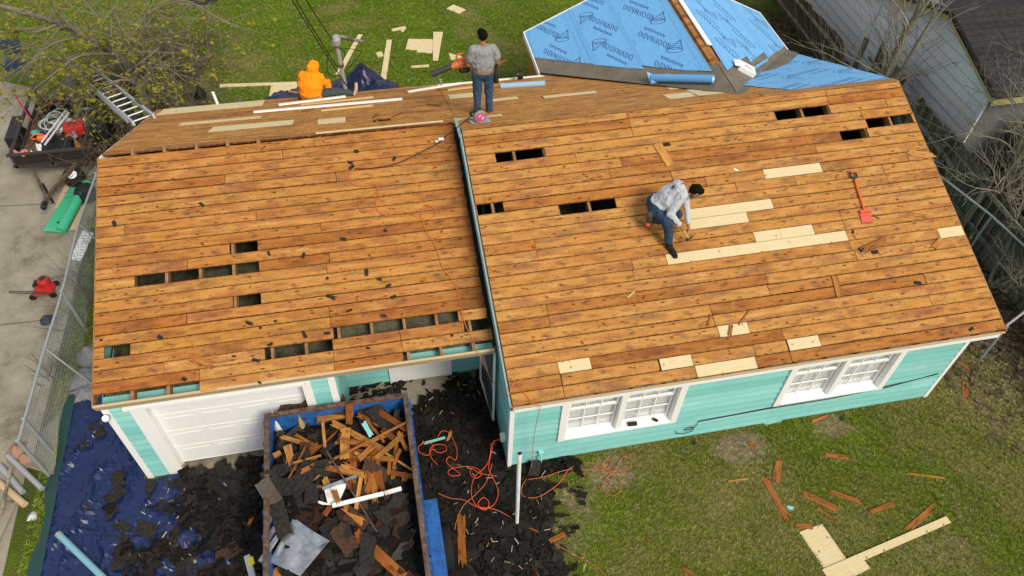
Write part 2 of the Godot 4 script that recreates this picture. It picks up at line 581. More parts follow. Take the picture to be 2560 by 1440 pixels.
# a roof slope: ridge points at its two ends, eave points at its two ends
func slope(rl: Vector3, rr: Vector3, el: Vector3, er: Vector3) -> Dictionary:
	var q := {"rl": rl, "rr": rr, "el": el, "er": er, "x0": rl.x, "x1": rr.x}
	q.L = (rl.distance_to(el) + rr.distance_to(er)) / 2
	var n := (rr - rl).cross(el - rl).normalized()
	q.n = n if n.y > 0 else -n
	return q

func RP(q: Dictionary, x: float, s: float, h := 0.0) -> Vector3:
	var tx: float = (x - q.x0) / (q.x1 - q.x0)
	var a: Vector3 = q.rl.lerp(q.rr, tx)
	var b: Vector3 = q.el.lerp(q.er, tx)
	return a.lerp(b, s / q.L) + q.n * h

func tone_of(k: float) -> Color:
	# single boards differ in age: reddish brown, ochre, pale
	if k < 0.10:
		return Color(0.80, 0.68, 0.61)
	if k < 0.32:
		return Color(0.96, 0.90, 0.85)
	if k < 0.9:
		return Color(1.02 + rf(-0.03, 0.05), 1.02 + rf(-0.04, 0.05), 1.0 + rf(-0.1, 0.06))
	return Color(1.12, 1.13, 1.08)

func board_mesh(q: Dictionary, x0: float, x1: float, s0: float, s1: float, th: float, tone: Color, gap := 0.0035, uo := -1.0) -> MB:
	var b := MB.new()
	b.col = tone
	var a0 := x0 + gap * 0.7
	var a1 := x1 - gap * 0.7
	var t0 := s0 + gap
	var t1 := s1 - gap
	var lift := rf(0.0, 0.003)
	var c0 := rf(-0.002, 0.0025)
	var c1 := rf(-0.002, 0.0025)
	var bev := 0.004
	var ring := [[a0, t0], [a1, t0], [a1, t1], [a0, t1]]
	var inn := [[a0 + bev, t0 + bev], [a1 - bev, t0 + bev], [a1 - bev, t1 - bev], [a0 + bev, t1 - bev]]
	var up := [th + lift + c0, th + lift + c1, th + lift + c1, th + lift + c0]
	var T: Array[Vector3] = []
	var O: Array[Vector3] = []
	var B: Array[Vector3] = []
	var uT: Array[Vector2] = []
	var band := rng.randi() % 8
	var off := rng.randf() if uo < 0 else uo
	var fl := rng.randi() % 2
	for k in 4:
		T.append(RP(q, inn[k][0], inn[k][1], up[k]))
		O.append(RP(q, ring[k][0], ring[k][1], up[k] - 0.004))
		B.append(RP(q, ring[k][0], ring[k][1], -0.004))
		var v: float = 0.02 if k < 2 else 0.98
		if fl:
			v = 1.0 - v
		uT.append(Vector2((ring[k][0] - 0.21) / 5.0 + off, (band + v) / 8.0))
	# the order that shows its front from above depends on the way the slope faces
	var o := [0, 3, 2, 1]
	if (T[3] - T[0]).cross(T[2] - T[0]).dot(q.n) < 0:
		o = [0, 1, 2, 3]
	if q.has("soil") and x1 > q.x1 - 0.3 and x1 - x0 > 0.6:
		# the end under the step has soaked up tar and dirt
		var f := 1.0 - rf(0.30, 0.75) / (x1 - x0)
		var N0 := T[0].lerp(T[1], f)
		var N1 := T[3].lerp(T[2], f)
		var w0 := uT[0].lerp(uT[1], f)
		var w1 := uT[3].lerp(uT[2], f)
		var dk := Color(tone.r * 0.40, tone.g * 0.38, tone.b * 0.42)
		for e in [[T[0], T[3], N1, N0, uT[0], uT[3], w1, w0, tone, tone], [N0, N1, T[2], T[1], w0, w1, uT[2], uT[1], tone, dk]]:
			for i in [0, 2, 1, 0, 3, 2]:
				b.col = e[8] if i < 2 else e[9]
				b.vert(e[i], q.n, e[4 + i])
		b.col = tone
	else:
		b.quv(T[o[0]], T[o[1]], T[o[2]], T[o[3]], uT[o[0]], uT[o[1]], uT[o[2]], uT[o[3]])
	for k in 4:
		var i: int = o[k]
		var j: int = o[(k + 1) % 4]
		b.quv(O[i], O[j], T[j], T[i], uT[i], uT[j], uT[j], uT[i])
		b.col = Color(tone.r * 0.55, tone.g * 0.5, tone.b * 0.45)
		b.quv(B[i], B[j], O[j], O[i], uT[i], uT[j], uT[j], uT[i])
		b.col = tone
	return b

# rows: where each course starts; joints, holes and new boards are given per row
func deck(q: Dictionary, parent: Node, rows: Array, joints: Dictionary, holes: Dictionary, news: Dictionary, raft0: float, dx: float, tint := Color.WHITE, tones := {}) -> void:
	for r in rows.size() - 1:
		var cuts: Array = [q.x0 + 0.0, q.x1 + 0.0]
		var given: Array = joints.get(r, [])
		cuts.append_array(given)
		var spans: Array = []
		for h in holes.get(r, []):
			cuts.append_array(h)
			spans.append([h[0], h[1], "hole"])
		for h in news.get(r, []):
			cuts.append_array([h[0], h[1]])
			spans.append([h[0], h[1], h[2]])
		# further joints fall on rafters, so that no board is longer than about 4.5 m
		cuts.sort()
		var k := 0
		while k < cuts.size() - 1:
			var w: float = cuts[k + 1] - cuts[k]
			if w > 7.2:
				var x: float = raft0 + dx * roundf((cuts[k] + w * rf(0.4, 0.6) - raft0) / dx)
				cuts.insert(k + 1, x)
			else:
				k += 1
		for i in cuts.size() - 1:
			var x0: float = cuts[i]
			var x1: float = cuts[i + 1]
			if x1 - x0 < 0.03:
				continue
			var kind := ""
			for s in spans:
				if (x0 + x1) / 2 > s[0] and (x0 + x1) / 2 < s[1]:
					kind = s[2]
			if kind == "hole":
				continue
			var tone := tone_of(rng.randf()) * tint
			for tt in tones.get(r, []):
				if (x0 + x1) / 2 > tt[0] and (x0 + x1) / 2 < tt[1]:
					tone = tt[2]
			var gap := 0.0032 + (rf(0.0, 0.005) if rng.randf() < 0.3 else 0.0)
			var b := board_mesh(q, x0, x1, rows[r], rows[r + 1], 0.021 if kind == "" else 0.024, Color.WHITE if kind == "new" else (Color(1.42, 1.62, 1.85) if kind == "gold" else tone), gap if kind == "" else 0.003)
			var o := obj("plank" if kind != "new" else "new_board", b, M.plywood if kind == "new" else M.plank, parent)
			if kind == "new":
				o.set_meta("label", "pale new plywood board nailed into the old deck")

func rafters(q: Dictionary, parent: Node, raft0: float, dx: float, s0: float, s1: float) -> void:
	var x := raft0
	while x > q.x0 + 0.05:
		x -= dx
	x += dx
	while x < q.x1 - 0.04:
		var b := MB.new()
		b.beam(RP(q, x, s0, -0.078), RP(q, x, s1, -0.078), q.n, 0.042, 0.145)
		obj("rafter", b, M.rafter, parent)
		x += dx

func siding(parent: Node, a: Vector3, e: Vector3, y0: float, y1: float, exp := 0.16) -> void:
	# a wall of lapped boards from a to e (seen from outside, left to right)
	var d := (e - a).normalized()
	var n := V(-d.z, 0, d.x)
	var y := y0
	while y < y1 - 0.01:
		var t := minf(y + exp, y1)
		var b := MB.new()
		var k := rf(0.90, 1.06)
		b.col = Color(k, k, k)
		var p0 := a + V(0, y, 0) + n * 0.028
		var p1 := e + V(0, y, 0) + n * 0.028
		var q0 := a + V(0, t, 0) + n * 0.007
		var q1 := e + V(0, t, 0) + n * 0.007
		var m0 := p0.lerp(q0, 0.07)
		var m1 := p1.lerp(q1, 0.07)
		b.quad(m0, m1, q1, q0)
		# lap shade, with a little grime, painted along the lower edge
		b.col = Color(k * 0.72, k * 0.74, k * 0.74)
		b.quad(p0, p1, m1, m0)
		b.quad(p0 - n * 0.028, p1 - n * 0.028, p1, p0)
		b.quad(a + V(0, y, 0), p0, q0, a + V(0, t, 0))
		b.quad(p1, e + V(0, y, 0), e + V(0, t, 0), q1)
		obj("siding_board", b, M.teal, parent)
		y += exp

func wall(called: String, a: Vector3, e: Vector3, y0: float, y1: float, th := 0.1) -> MeshInstance3D:
	var d := (e - a).normalized()
	var n := V(-d.z, 0, d.x)
	var b := MB.new()
	b.box(Transform3D(Basis(d, Vector3.UP, n), (a + e) / 2 + V(0, (y0 + y1) / 2, 0) - n * th / 2), V(a.distance_to(e), y1 - y0, th))
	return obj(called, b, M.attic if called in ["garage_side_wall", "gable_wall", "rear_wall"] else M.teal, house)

func trim(called: String, x0: float, x1: float, y0: float, y1: float, z0: float, z1: float, m: Material = null, parent: Node = null, bev := 0.004) -> MeshInstance3D:
	var b := MB.new()
	b.bx(x0, x1, y0, y1, z0, z1, bev)
	return obj(called, b, m if m else M.white, parent if parent else house)

func twin_window(x0: float, x1: float, y0: float, y1: float, z: float, lab: String) -> void:
	# casing, sill and mullion round two sash windows of six panes over six
	var f := MB.new()
	var cw := 0.115
	f.bx(x0, x0 + cw, y0, y1, z, z + 0.045, 0.004)
	f.bx(x1 - cw, x1, y0, y1, z, z + 0.045, 0.004)
	f.bx(x0 + cw, x1 - cw, y0, y0 + 0.07, z, z + 0.043, 0.004)
	f.bx(x0 + cw, x1 - cw, y1 - cw, y1, z, z + 0.043, 0.004)
	var mx := (x0 + x1) / 2
	f.bx(mx - 0.05, mx + 0.05, y0 + 0.07, y1 - cw, z - 0.10, z + 0.03, 0.004)
	f.bx(x0 + cw - 0.012, x0 + cw + 0.006, y0 + 0.06, y1 - cw, z - 0.13, z + 0.03)
	f.bx(x1 - cw - 0.006, x1 - cw + 0.012, y0 + 0.06, y1 - cw, z - 0.13, z + 0.03)
	var w := obj("window", f, M.white, house)
	w.set_meta("label", lab)
	var s := MB.new()
	s.box(Transform3D(Basis(Vector3.RIGHT, 0.22), V(mx, y0 + 0.075, z - 0.035)), V(x1 - x0 - 2 * cw, 0.03, 0.19), 0.004)
	obj("sill", s, M.white, w)
	for side in 2:
		var a := x0 + cw + 0.02 if side == 0 else mx + 0.06
		var c := mx - 0.06 if side == 0 else x1 - cw - 0.02
		for sash in 2:
			var b := MB.new()
			var ya := y0 + 0.10 if sash == 0 else y0 + 0.10 + (y1 - y0 - 0.22) * 0.5
			var yb := ya + (y1 - y0 - 0.22) * 0.5 + 0.02
			var zz := z - 0.075 if sash == 0 else z - 0.05
			b.bx(a, a + 0.035, ya, yb, zz - 0.02, zz + 0.012)
			b.bx(c - 0.035, c, ya, yb, zz - 0.02, zz + 0.012)
			b.bx(a + 0.035, c - 0.035, ya, ya + 0.045, zz - 0.02, zz + 0.014)
			b.bx(a + 0.035, c - 0.035, yb - 0.04, yb, zz - 0.02, zz + 0.014)
			var so := obj("sash", b, M.white, w)
			so.name = "sash" if side + sash == 0 else "sash_%03d" % (side * 2 + sash)
			for k in [1, 2]:
				var m := MB.new()
				var x := lerpf(a + 0.035, c - 0.035, k / 3.0)
				m.bx(x - 0.009, x + 0.009, ya + 0.045, yb - 0.04, zz - 0.012, zz + 0.008)
				obj("muntin", m, M.white, w)
			var h := MB.new()
			h.bx(a + 0.035, c - 0.035, (ya + yb) / 2 - 0.009, (ya + yb) / 2 + 0.009, zz - 0.010, zz + 0.006)
			obj("muntin", h, M.white, w)
			for i in 3:
				for j in 2:
					var p := MB.new()
					var xa := lerpf(a + 0.035, c - 0.035, i / 3.0)
					var xb := lerpf(a + 0.035, c - 0.035, (i + 1) / 3.0)
					var y2 := lerpf(ya + 0.045, yb - 0.04, j / 2.0)
					var y3 := lerpf(ya + 0.045, yb - 0.04, (j + 1) / 2.0)
					p.bx(xa + 0.003, xb - 0.003, y2 + 0.003, y3 - 0.003, zz - 0.006, zz - 0.003)
					obj("pane", p, M.glass, w)
		var bl := MB.new()
		var sl := y0 + 0.12
		while sl < y1 - 0.13:
			bl.bx(a + 0.01, c - 0.01, sl, sl + 0.046, z - 0.122, z - 0.117)
			sl += 0.05
		bl.bx(a, c, y0 + 0.1, y1 - 0.1, z - 0.135, z - 0.13)
		obj("blind", bl, M.blind, w)

func build_house() -> void:
	house = thing("house", "teal single storey house with its roof stripped to bare wooden boards", "house")
	var R := slope(V(-0.055, 3.66, -4.174), V(7.76, 3.785, -4.174), V(-0.055, 2.287, 0.306), V(7.76, 2.287, 0.306))
	var L := slope(V(-5.765, 3.53, -4.584), V(-0.10, 3.52, -4.584), V(-5.765, 2.272, -0.748), V(-0.10, 2.272, -0.748))
	L.soil = true
	var BL := slope(V(-5.74, 3.53, -4.584), V(-0.055, 3.487, -4.584), V(-5.56, 2.2, -7.6), V(-0.055, 2.2, -7.6))
	var BR := slope(V(-0.055, 3.66, -4.174), V(7.76, 3.785, -4.174), V(-0.055, 2.2, -7.6), V(7.76, 2.2, -7.6))
	house.set_meta("kind", "")
	house.remove_meta("kind")
	var SR := [0.0, 0.135]
	for k in 25:
		SR.append(0.135 + 0.182 * (k + 1))
	var SL: Array = []
	for k in 24:
		SL.append(k * 0.1756 + 0.02)
	# ---- right slope
	var fr := MB.new()
	var rt := V(0, -0.02, 0)
	fr.beam(RP(R, -0.055, 0.0, -0.09), RP(R, -0.055, R.L, -0.09), R.n, 0.03, 0.16)
	fr.beam(RP(R, 7.76, 0.0, -0.055), RP(R, 7.76, R.L, -0.055), R.n, 0.02, 0.15)
	fr.beam(RP(R, 0, 0.03, -0.1), RP(R, 7.7, 0.03, -0.1), R.n, 0.04, 0.15)
	var ro := obj("right_roof", fr, M.rafter, house)
	deck(R, ro, SR,
		{0: [2.74, 6.34], 1: [2.75, 6.33], 2: [2.75, 7.37], 3: [6.83], 5: [2.43], 6: [2.19, 5.79], 7: [3.19], 8: [3.73, 7.34], 9: [6.82], 10: [6.82], 12: [0.74], 13: [0.74, 5.78], 16: [2.14, 5.75], 18: [0.71, 4.21], 19: [0.71, 4.18], 20: [3.18, 6.77], 21: [3.18], 22: [6.72], 24: [0.70, 4.18], 25: [0.70, 4.18], 17: [5.78], 14: [5.78], 4: [1.7], 23: [4.17]},
		{2: [[5.27, 6.30]], 3: [[0.41, 1.22]], 4: [[6.86, 7.72]], 5: [[6.31, 6.81]], 8: [[-0.03, 0.37]], 9: [[1.23, 2.16]]},
		{8: [[4.74, 5.76, "new"]], 11: [[3.26, 4.71, "new"]], 12: [[3.20, 4.23, "new"]], 14: [[4.23, 5.24, "new"]], 15: [[2.17, 2.72, "gold"], [2.72, 5.76, "new"]], 16: [[7.32, 7.76, "new"]], 22: [[3.20, 3.68, "new"]], 24: [[0.71, 2.17, "gold"], [2.19, 2.68, "new"], [3.66, 4.18, "gold"], [4.20, 4.71, "new"]], 23: [[0.70, 1.18, "new"]], 25: [[2.69, 3.63, "new"]], 9: [[4.2, 5.24, "gold"]]},
		0.21, 0.508, Color(1, 1, 1), {8: [[-1.0, 3.7, Color(0.86, 0.72, 0.6)]], 12: [[-1.0, 0.74, Color(0.86, 0.74, 0.64)]], 25: [[3.7, 4.2, Color(0.7, 0.58, 0.52)]], 23: [[1.2, 4.0, Color(0.72, 0.60, 0.54)]], 1: [[6.3, 7.4, Color(0.82, 0.66, 0.56)]]})
	rafters(R, ro, 0.21, 0.508, 0.06, R.L - 0.02)
	# ---- left slope
	var fl := MB.new()
	fl.beam(RP(L, -5.765, 0.0, -0.06), RP(L, -5.765, L.L, -0.06), L.n, 0.022, 0.15)
	fl.beam(RP(L, -5.7, 0.03, -0.1), RP(L, -0.1, 0.03, -0.1), L.n, 0.04, 0.15)
	var lo := obj("left_roof", fl, M.rafter, house)
	deck(L, lo, SL,
		{7: [-5.36, -3.42], 9: [-2.46], 12: [-2.38], 13: [-2.44], 17: [-2.46], 18: [-2.46], 20: [-2.46], 22: [-2.47], 0: [-2.44], 1: [-2.95], 11: [-4.46], 16: [-4.49], 21: [-4.33], 4: [-2.15]},
		{10: [[-3.84, -3.43]], 12: [[-5.21, -3.43]], 15: [[-3.83, -3.43]], 18: [[-5.62, -5.27]], 20: [[-3.40, -2.47], [-0.52, -0.12]], 19: [[-2.43, -0.58]], 22: [[-5.74, -4.35], [-1.47, -0.10]]},
		{3: [[-3.86, -3.42, "gold"]], 20: [[-4.81, -3.42, "gold"], [-1.47, -0.55, ""]], 21: [[-4.33, -2.46, "gold"], [-1.46, -0.12, "gold"]], 22: [[-4.34, -2.47, "gold"]], 19: [[-0.54, -0.10, "gold"]]},
		-5.25, 0.4825, Color(0.91, 0.85, 0.81), {3: [[-5.8, -3.9, Color(0.82, 0.66, 0.56)]], 21: [[-5.8, -4.4, Color(0.80, 0.60, 0.52)]], 16: [[-5.8, -4.4, Color(0.82, 0.62, 0.52)]], 22: [[-2.4, -1.4, Color(0.8, 0.64, 0.56)]]})
	rafters(L, lo, -5.25, 0.4825, 0.06, L.L - 0.02)
	var sf := MB.new()
	sf.beam(RP(L, -5.765, L.L + 0.006, -0.05), RP(L, -0.12, L.L + 0.006, -0.05), L.n, 0.04, 0.15, 0.005)
	var sub := obj("eave_board", sf, M.rafter, house)
	sub.material_override = M.old_ply
	# ---- back slope, long boards seen at a shallow angle
	var bb := MB.new()
	bb.beam(RP(BR, -0.05, BR.L + 0.01, -0.05), RP(BR, 7.7, BR.L + 0.01, -0.05), BR.n, 0.022, 0.13)
	bb.beam(RP(BL, -5.56, BL.L + 0.01, -0.05), RP(BL, -0.06, BL.L + 0.01, -0.05), BL.n, 0.022, 0.13)
	bb.beam(RP(BL, -5.74, 0.0, -0.05), RP(BL, -5.74, BL.L, -0.05), BL.n, 0.022, 0.13)
	bb.beam(RP(BR, 7.76, 0.0, -0.05), RP(BR, 7.76, BR.L, -0.05), BR.n, 0.022, 0.13)
	var bo := obj("rear_roof", bb, M.white, house)
	var SB: Array = []
	for k in 21:
		SB.append(minf(k * 0.178, BR.L))
	var SBL: Array = [0.10]
	for k in 18:
		SBL.append(minf(0.10 + (k + 1) * 0.178, BL.L))
	var grey_tint := Color(1.02, 1.10, 1.42)
	deck(BL, bo, SBL, {6: [-2.44], 10: [-2.6], 3: [-4.3, -2.9]}, {3: [[-1.46, -1.16]]}, {5: [[-4.30, -2.86, "new"], [-2.44, -1.94, "new"]], 6: [[-4.28, -2.86, "new"]], 4: [[-2.42, -1.94, "new"]], 9: [[-4.95, -3.5, "new"]], 15: [[-5.62, -3.61, "new"]], 16: [[-5.6, -3.61, "new"]], 17: [[-5.6, -3.61, "new"]]}, -5.25, 0.4825, grey_tint)
	deck(BR, bo, SB, {3: [0.7], 8: [1.68, 3.2], 9: [1.68]}, {}, {10: [[0.66, 1.26, "new"]], 9: [[1.70, 2.73, "new"]], 3: [[3.72, 4.22, "new"], [4.24, 4.88, "new"]], 4: [[3.72, 4.22, "new"], [4.24, 4.88, "new"]], 5: [[4.24, 4.88, "new"]], 7: [[4.0, 4.5, "new"]], 13: [[0.03, 0.64, "new"]], 14: [[0.03, 0.64, "new"]]}, 0.21, 0.508, grey_tint)
	rafters(BL, bo, -5.25, 0.4825, 0.08, BL.L - 0.03)
	# the open slit along the left ridge, with the ridge board and blocks in it
	for x in [-5.25, -4.77, -4.28, -3.8, -3.32]:
		var k := MB.new()
		k.beam(RP(L, x, -0.11, 0.004), RP(L, x, 0.03, 0.004), L.n, 0.045, 0.03)
		obj("rafter_end", k, M.rafter, bo)
	var slv := MB.new()
	slv.beam(V(-2.4, 3.56, -4.63), V(-0.3, 3.555, -4.63), Vector3.UP, 0.03, 0.012)
	obj("ridge_strip", slv, M.plywood, bo)
	# ---- the step between the two slopes: weathered rake board and a black edge of old felt below it
	var rk := MB.new()
	rk.beam(RP(R, -0.085, 0.10, -0.085), RP(R, -0.085, R.L - 0.01, -0.085), R.n, 0.026, 0.20, 0.003)
	rk.beam(V(-0.10, 3.60, -4.60), RP(R, -0.085, 0.10, -0.02), Vector3.UP, 0.05, 0.05, 0.003)
	obj("rake_board", rk, M.teal_grey, house)
	var fe := MB.new()
	var pts: Array = []
	for k in 40:
		var s := 0.1 + k * 0.1
		var w := 0.030 + rf(0, 0.028)
		pts.append([RP(L, -0.105, s, 0.028), RP(L, -0.105 - w, s, 0.027)])
	for k in pts.size() - 1:
		if k > 34:
			break
		fe.quad(pts[k][1], pts[k + 1][1], pts[k + 1][0], pts[k][0])
		fe.quad(pts[k][0], pts[k + 1][0], pts[k + 1][0] + V(0.006, 0.05, 0), pts[k][0] + V(0.006, 0.05, 0))
	obj("felt_edge", fe, M.felt, house)
	# ---- eave of the right wing
	trim("fascia", -0.03, 7.72, 2.125, 2.25, 0.275, 0.298)
	trim("drip_edge", -0.055, 7.76, 2.245, 2.272, 0.285, 0.318, M.old_ply, null, 0.002)
	trim("soffit", -0.03, 7.70, 2.165, 2.18, -0.02, 0.272)
	trim("soffit", -5.72, -0.12, 2.105, 2.12, -1.0, -0.80, M.teal)
	trim("fascia", -5.45, -2.93, 2.03, 2.10, -0.80, -0.755)
	# ---- attic floor and the dark inside
	var at := MB.new()
	at.bx(-5.66, 0.0, 2.05, 2.08, -7.4, -0.95)
	at.bx(0.02, 7.6, 2.05, 2.08, -7.4, -0.12)
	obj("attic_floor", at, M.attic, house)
	var ins := MB.new()
	ins.box(Transform3D(Basis(Vector3.RIGHT, -0.32), V(-3.9, 2.62, -2.55)), V(1.0, 0.03, 0.8))
	ins.box(Transform3D(Basis(Vector3.RIGHT, 0.3), V(-1.5, 2.27, -1.42)), V(2.0, 0.02, 0.9))
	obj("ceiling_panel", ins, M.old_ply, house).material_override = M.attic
	# ---- walls: right wing
	var w := wall("front_wall", V(0, 0, 0), V(0.78, 0, 0), 0.0, 2.2)
	siding(w, V(0.04, 0, 0), V(0.78, 0, 0), 0.06, 2.17)
	w = wall("front_wall", V(2.77, 0, 0), V(4.5, 0, 0), 0.0, 2.2)
	siding(w, V(2.77, 0, 0), V(4.5, 0, 0), 0.06, 2.17)
	w = wall("front_wall", V(6.49, 0, 0), V(7.62, 0, 0), 0.0, 2.2)
	siding(w, V(6.49, 0, 0), V(7.58, 0, 0), 0.06, 2.17)
	for q in [[0.78, 2.77], [4.5, 6.49]]:
		w = wall("front_wall", V(q[0], 0, 0), V(q[1], 0, 0), 0.0, 0.62)
		siding(w, V(q[0], 0, 0), V(q[1], 0, 0), 0.06, 0.62)
		w = wall("front_wall", V(q[0], 0, -0.14), V(q[1], 0, -0.14), 0.6, 2.2, 0.04)
	twin_window(0.775, 2.775, 0.62, 2.16, 0.005, "white twin sash window left on the teal front wall, shingle scraps on its sill")
	twin_window(4.49, 6.495, 0.61, 2.16, 0.005, "white twin sash window nearest the right end of the teal front wall")
	trim("corner_trim", -0.025, 0.05, 0.02, 2.16, -0.05, 0.03)
	trim("corner_trim", 7.57, 7.65, 0.02, 2.16, -0.05, 0.03)
	w = wall("side_wall", V(0.0, 0, -7.3), V(0.0, 0, 0.0), 0.0, 2.2)
	siding(w, V(0, 0, -1.98), V(0, 0, -0.05), 0.06, 2.2)
	w = wall("gable_wall", V(7.62, 0, -0.02), V(7.62, 0, -7.4), 0.0, 2.2)
	siding(w, V(7.62, 0, -0.05), V(7.62, 0, -7.4), 0.06, 2.2)
	for q in [[7.60, 0.1, -7.4, 3.68, -4.174, 2.2], [-0.03, 0.15, -7.4, 3.55, -4.174, 2.2], [-5.70, -0.85, -7.4, 3.42, -4.584, 2.15]]:
		var g := MB.new()
		g.tri(V(q[0], q[5], q[1]), V(q[0], q[5], q[2]), V(q[0], q[3], q[4]))
		obj("gable_panel", g, M.teal, house)
		g = MB.new()
		var inx: float = q[0] - 0.12 if q[0] > 0.0 else q[0] + 0.12
		g.tri(V(inx, q[5] - 0.12, q[1]), V(inx, q[5] - 0.12, q[2]), V(inx, q[3], q[4]))
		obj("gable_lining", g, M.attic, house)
	wall("rear_wall", V(7.6, 0, -7.4), V(-5.7, 0, -7.4), 0.0, 2.15)
	# ---- garage front, alcove
	w = wall("garage_wall", V(-5.72, 0, -0.845), V(-5.29, 0, -0.845), 0.0, 2.045)
	siding(w, V(-5.66, 0, -0.845), V(-5.38, 0, -0.845), 0.03, 2.04, 0.165)
	w = wall("garage_wall", V(-2.98, 0, -0.845), V(-2.53, 0, -0.845), 0.0, 2.045)
	siding(w, V(-2.88, 0, -0.845), V(-2.60, 0, -0.845), 0.03, 2.04, 0.165)
	wall("garage_wall", V(-5.3, 0, -0.86), V(-2.97, 0, -0.86), 1.98, 2.045)
	trim("corner_trim", -5.745, -5.65, 0.0, 2.1, -0.9, -0.815)
	trim("corner_trim", -2.61, -2.505, 0.0, 2.1, -0.9, -0.815)
	trim("door_casing", -5.40, -5.18, 0.0, 2.03, -0.99, -0.81)
	trim("door_casing", -2.99, -2.86, 0.0, 2.03, -0.99, -0.81)
	w = wall("garage_side_wall", V(-5.70, 0, -7.4), V(-5.70, 0, -0.845), 0.0, 2.045)
	siding(w, V(-5.70, 0, -7.4), V(-5.70, 0, -0.9), 0.03, 2.04, 0.165)
	w = wall("alcove_side_wall", V(-2.50, 0, -0.86), V(-2.50, 0, -1.98), 0.0, 2.045)
	siding(w, V(-2.50, 0, -0.9), V(-2.50, 0, -1.98), 0.03, 2.04, 0.165)
	w = wall("alcove_wall", V(-2.50, 0, -1.98), V(0.0, 0, -1.98), 0.0, 2.045)
	siding(w, V(-2.48, 0, -1.98), V(-1.74, 0, -1.98), 0.08, 2.04, 0.165)
	siding(w, V(-0.66, 0, -1.98), V(-0.02, 0, -1.98), 0.08, 2.04, 0.165)
	# alcove window, low and wide
	var aw := MB.new()
	aw.bx(-1.75, -1.60, 0.03, 2.0, -1.99, -1.93, 0.004)
	aw.bx(-0.80, -0.65, 0.03, 2.0, -1.99, -1.93, 0.004)
	aw.bx(-1.60, -0.80, 0.03, 0.60, -1.985, -1.945, 0.004)
	aw.bx(-1.60, -0.80, 0.70, 0.74, -1.985, -1.95, 0.004)
	aw.bx(-1.60, -0.80, 1.3, 1.34, -1.985, -1.95, 0.004)
	for x in [-1.34, -1.07]:
		aw.bx(x - 0.012, x + 0.012, 0.60, 2.0, -1.98, -1.955)
	var ao := obj("door", aw, M.white, house)
	ao.set_meta("label", "white half glazed door in the alcove")
	for k in 3:
		var p := MB.new()
		p.bx(-1.59 + k * 0.265, -1.35 + k * 0.265, 0.6, 2.0, -1.972, -1.968)
		obj("pane", p, M.glass, ao)
	# garage door of four rows of raised panels
	var gd := MB.new()
	gd.bx(-5.18, -2.99, 0.12, 2.0, -1.0, -0.96)
	var go := obj("garage_door", gd, M.door, house)
	for r in 4:
		var y0 := 0.14 + r * 0.465
		for k in 4:
			var x0 := -5.13 + k * 0.535
			var b := MB.new()
			b.box(Transform3D(Basis(), V(x0 + 0.25, y0 + 0.225, -0.958)), V(0.42, 0.27, 0.007), 0.004)
			obj("door_panel", b, M.door, go)
		var s := MB.new()
		s.bx(-5.18, -2.99, y0 - 0.012, y0 - 0.006, -0.96, -0.952)
		obj("door_seam", s, M.blind, go)
	# corner lamp under the eave
	var lm := MB.new()
	lm.lathe([Vector2(0, 0.07), Vector2(0.042, 0.07), Vector2(0.05, 0.05), Vector2(0.05, 0.0), Vector2(0, 0.0)], 16, Transform3D(Basis(Vector3.RIGHT, 0.5), V(-5.70, 1.93, -0.76)))
	var lmo := obj("corner_cap", lm, M.white, house)
	var lr := MB.new()
	lr.lathe([Vector2(0.054, 0.03), Vector2(0.054, 0.0), Vector2(0.045, -0.02), Vector2(0, -0.02)], 16, Transform3D(Basis(Vector3.RIGHT, 0.5), V(-5.70, 1.93, -0.76)))
	obj("cap_rim", lr, M.galv, lmo)
	build_wing(BR)
	# screen door folded open against the side wall
	var sd := MB.new()
	for q in [[-0.16, -1.75, -0.16, -0.75]]:
		sd.beam(V(-0.17, 0.05, -1.72), V(-0.17, 2.0, -1.72), Vector3.FORWARD, 0.03, 0.06)
		sd.beam(V(-0.10, 0.05, -0.86), V(-0.10, 2.0, -0.86), Vector3.FORWARD, 0.03, 0.06)
		sd.beam(V(-0.17, 0.08, -1.72), V(-0.10, 0.08, -0.86), Vector3.UP, 0.03, 0.08)
		sd.beam(V(-0.17, 1.05, -1.72), V(-0.10, 1.05, -0.86), Vector3.UP, 0.03, 0.06)
		sd.beam(V(-0.17, 1.98, -1.72), V(-0.10, 1.98, -0.86), Vector3.UP, 0.03, 0.06)
	var sdo := obj("screen_door", sd, M.white, house)
	sdo.set_meta("label", "white framed screen door standing open on the side wall")
	var sp := MB.new()
	sp.beam(V(-0.135, 0.12, -1.29), V(-0.135, 1.95, -1.29), V(0, 0, 1), 0.006, 0.8)
	var scr := StandardMaterial3D.new()
	scr.albedo_color = Color(0.35, 0.37, 0.37, 0.55)
	scr.transparency = BaseMaterial3D.TRANSPARENCY_ALPHA
	scr.roughness = 0.6
	obj("screen", sp, scr, sdo)
	# outlet, tap and vent on the walls
	trim("outlet_box", -0.10, 0.0, 0.48, 0.60, -0.30, -0.18, M.white, null, 0.01)
	var tp := MB.new()
	tp.tube([V(0.52, 0.34, 0.02), V(0.52, 0.30, 0.10), V(0.52, 0.1, 0.12)], 0.018, 8)
	tp.bx(0.48, 0.56, 0.36, 0.40, 0.02, 0.09, 0.006)
	obj("water_tap", tp, M.teal, house)
	# two cables stapled along the front wall, with a loose coil
	var cb := MB.new()
	cb.tube([V(7.5, 0.80, 0.03), V(6.6, 0.62, 0.035), V(5.5, 0.57, 0.05), V(4.42, 0.55, 0.035), V(3.2, 0.50, 0.035), V(3.18, 0.42, 0.05), V(3.10, 0.30, 0.05), V(2.98, 0.32, 0.05), V(3.02, 0.38, 0.05), V(3.15, 0.36, 0.05), V(3.14, 0.24, 0.05), V(3.0, 0.19, 0.05), V(2.86, 0.24, 0.05), V(2.85, 0.31, 0.04)], 0.007, 5)
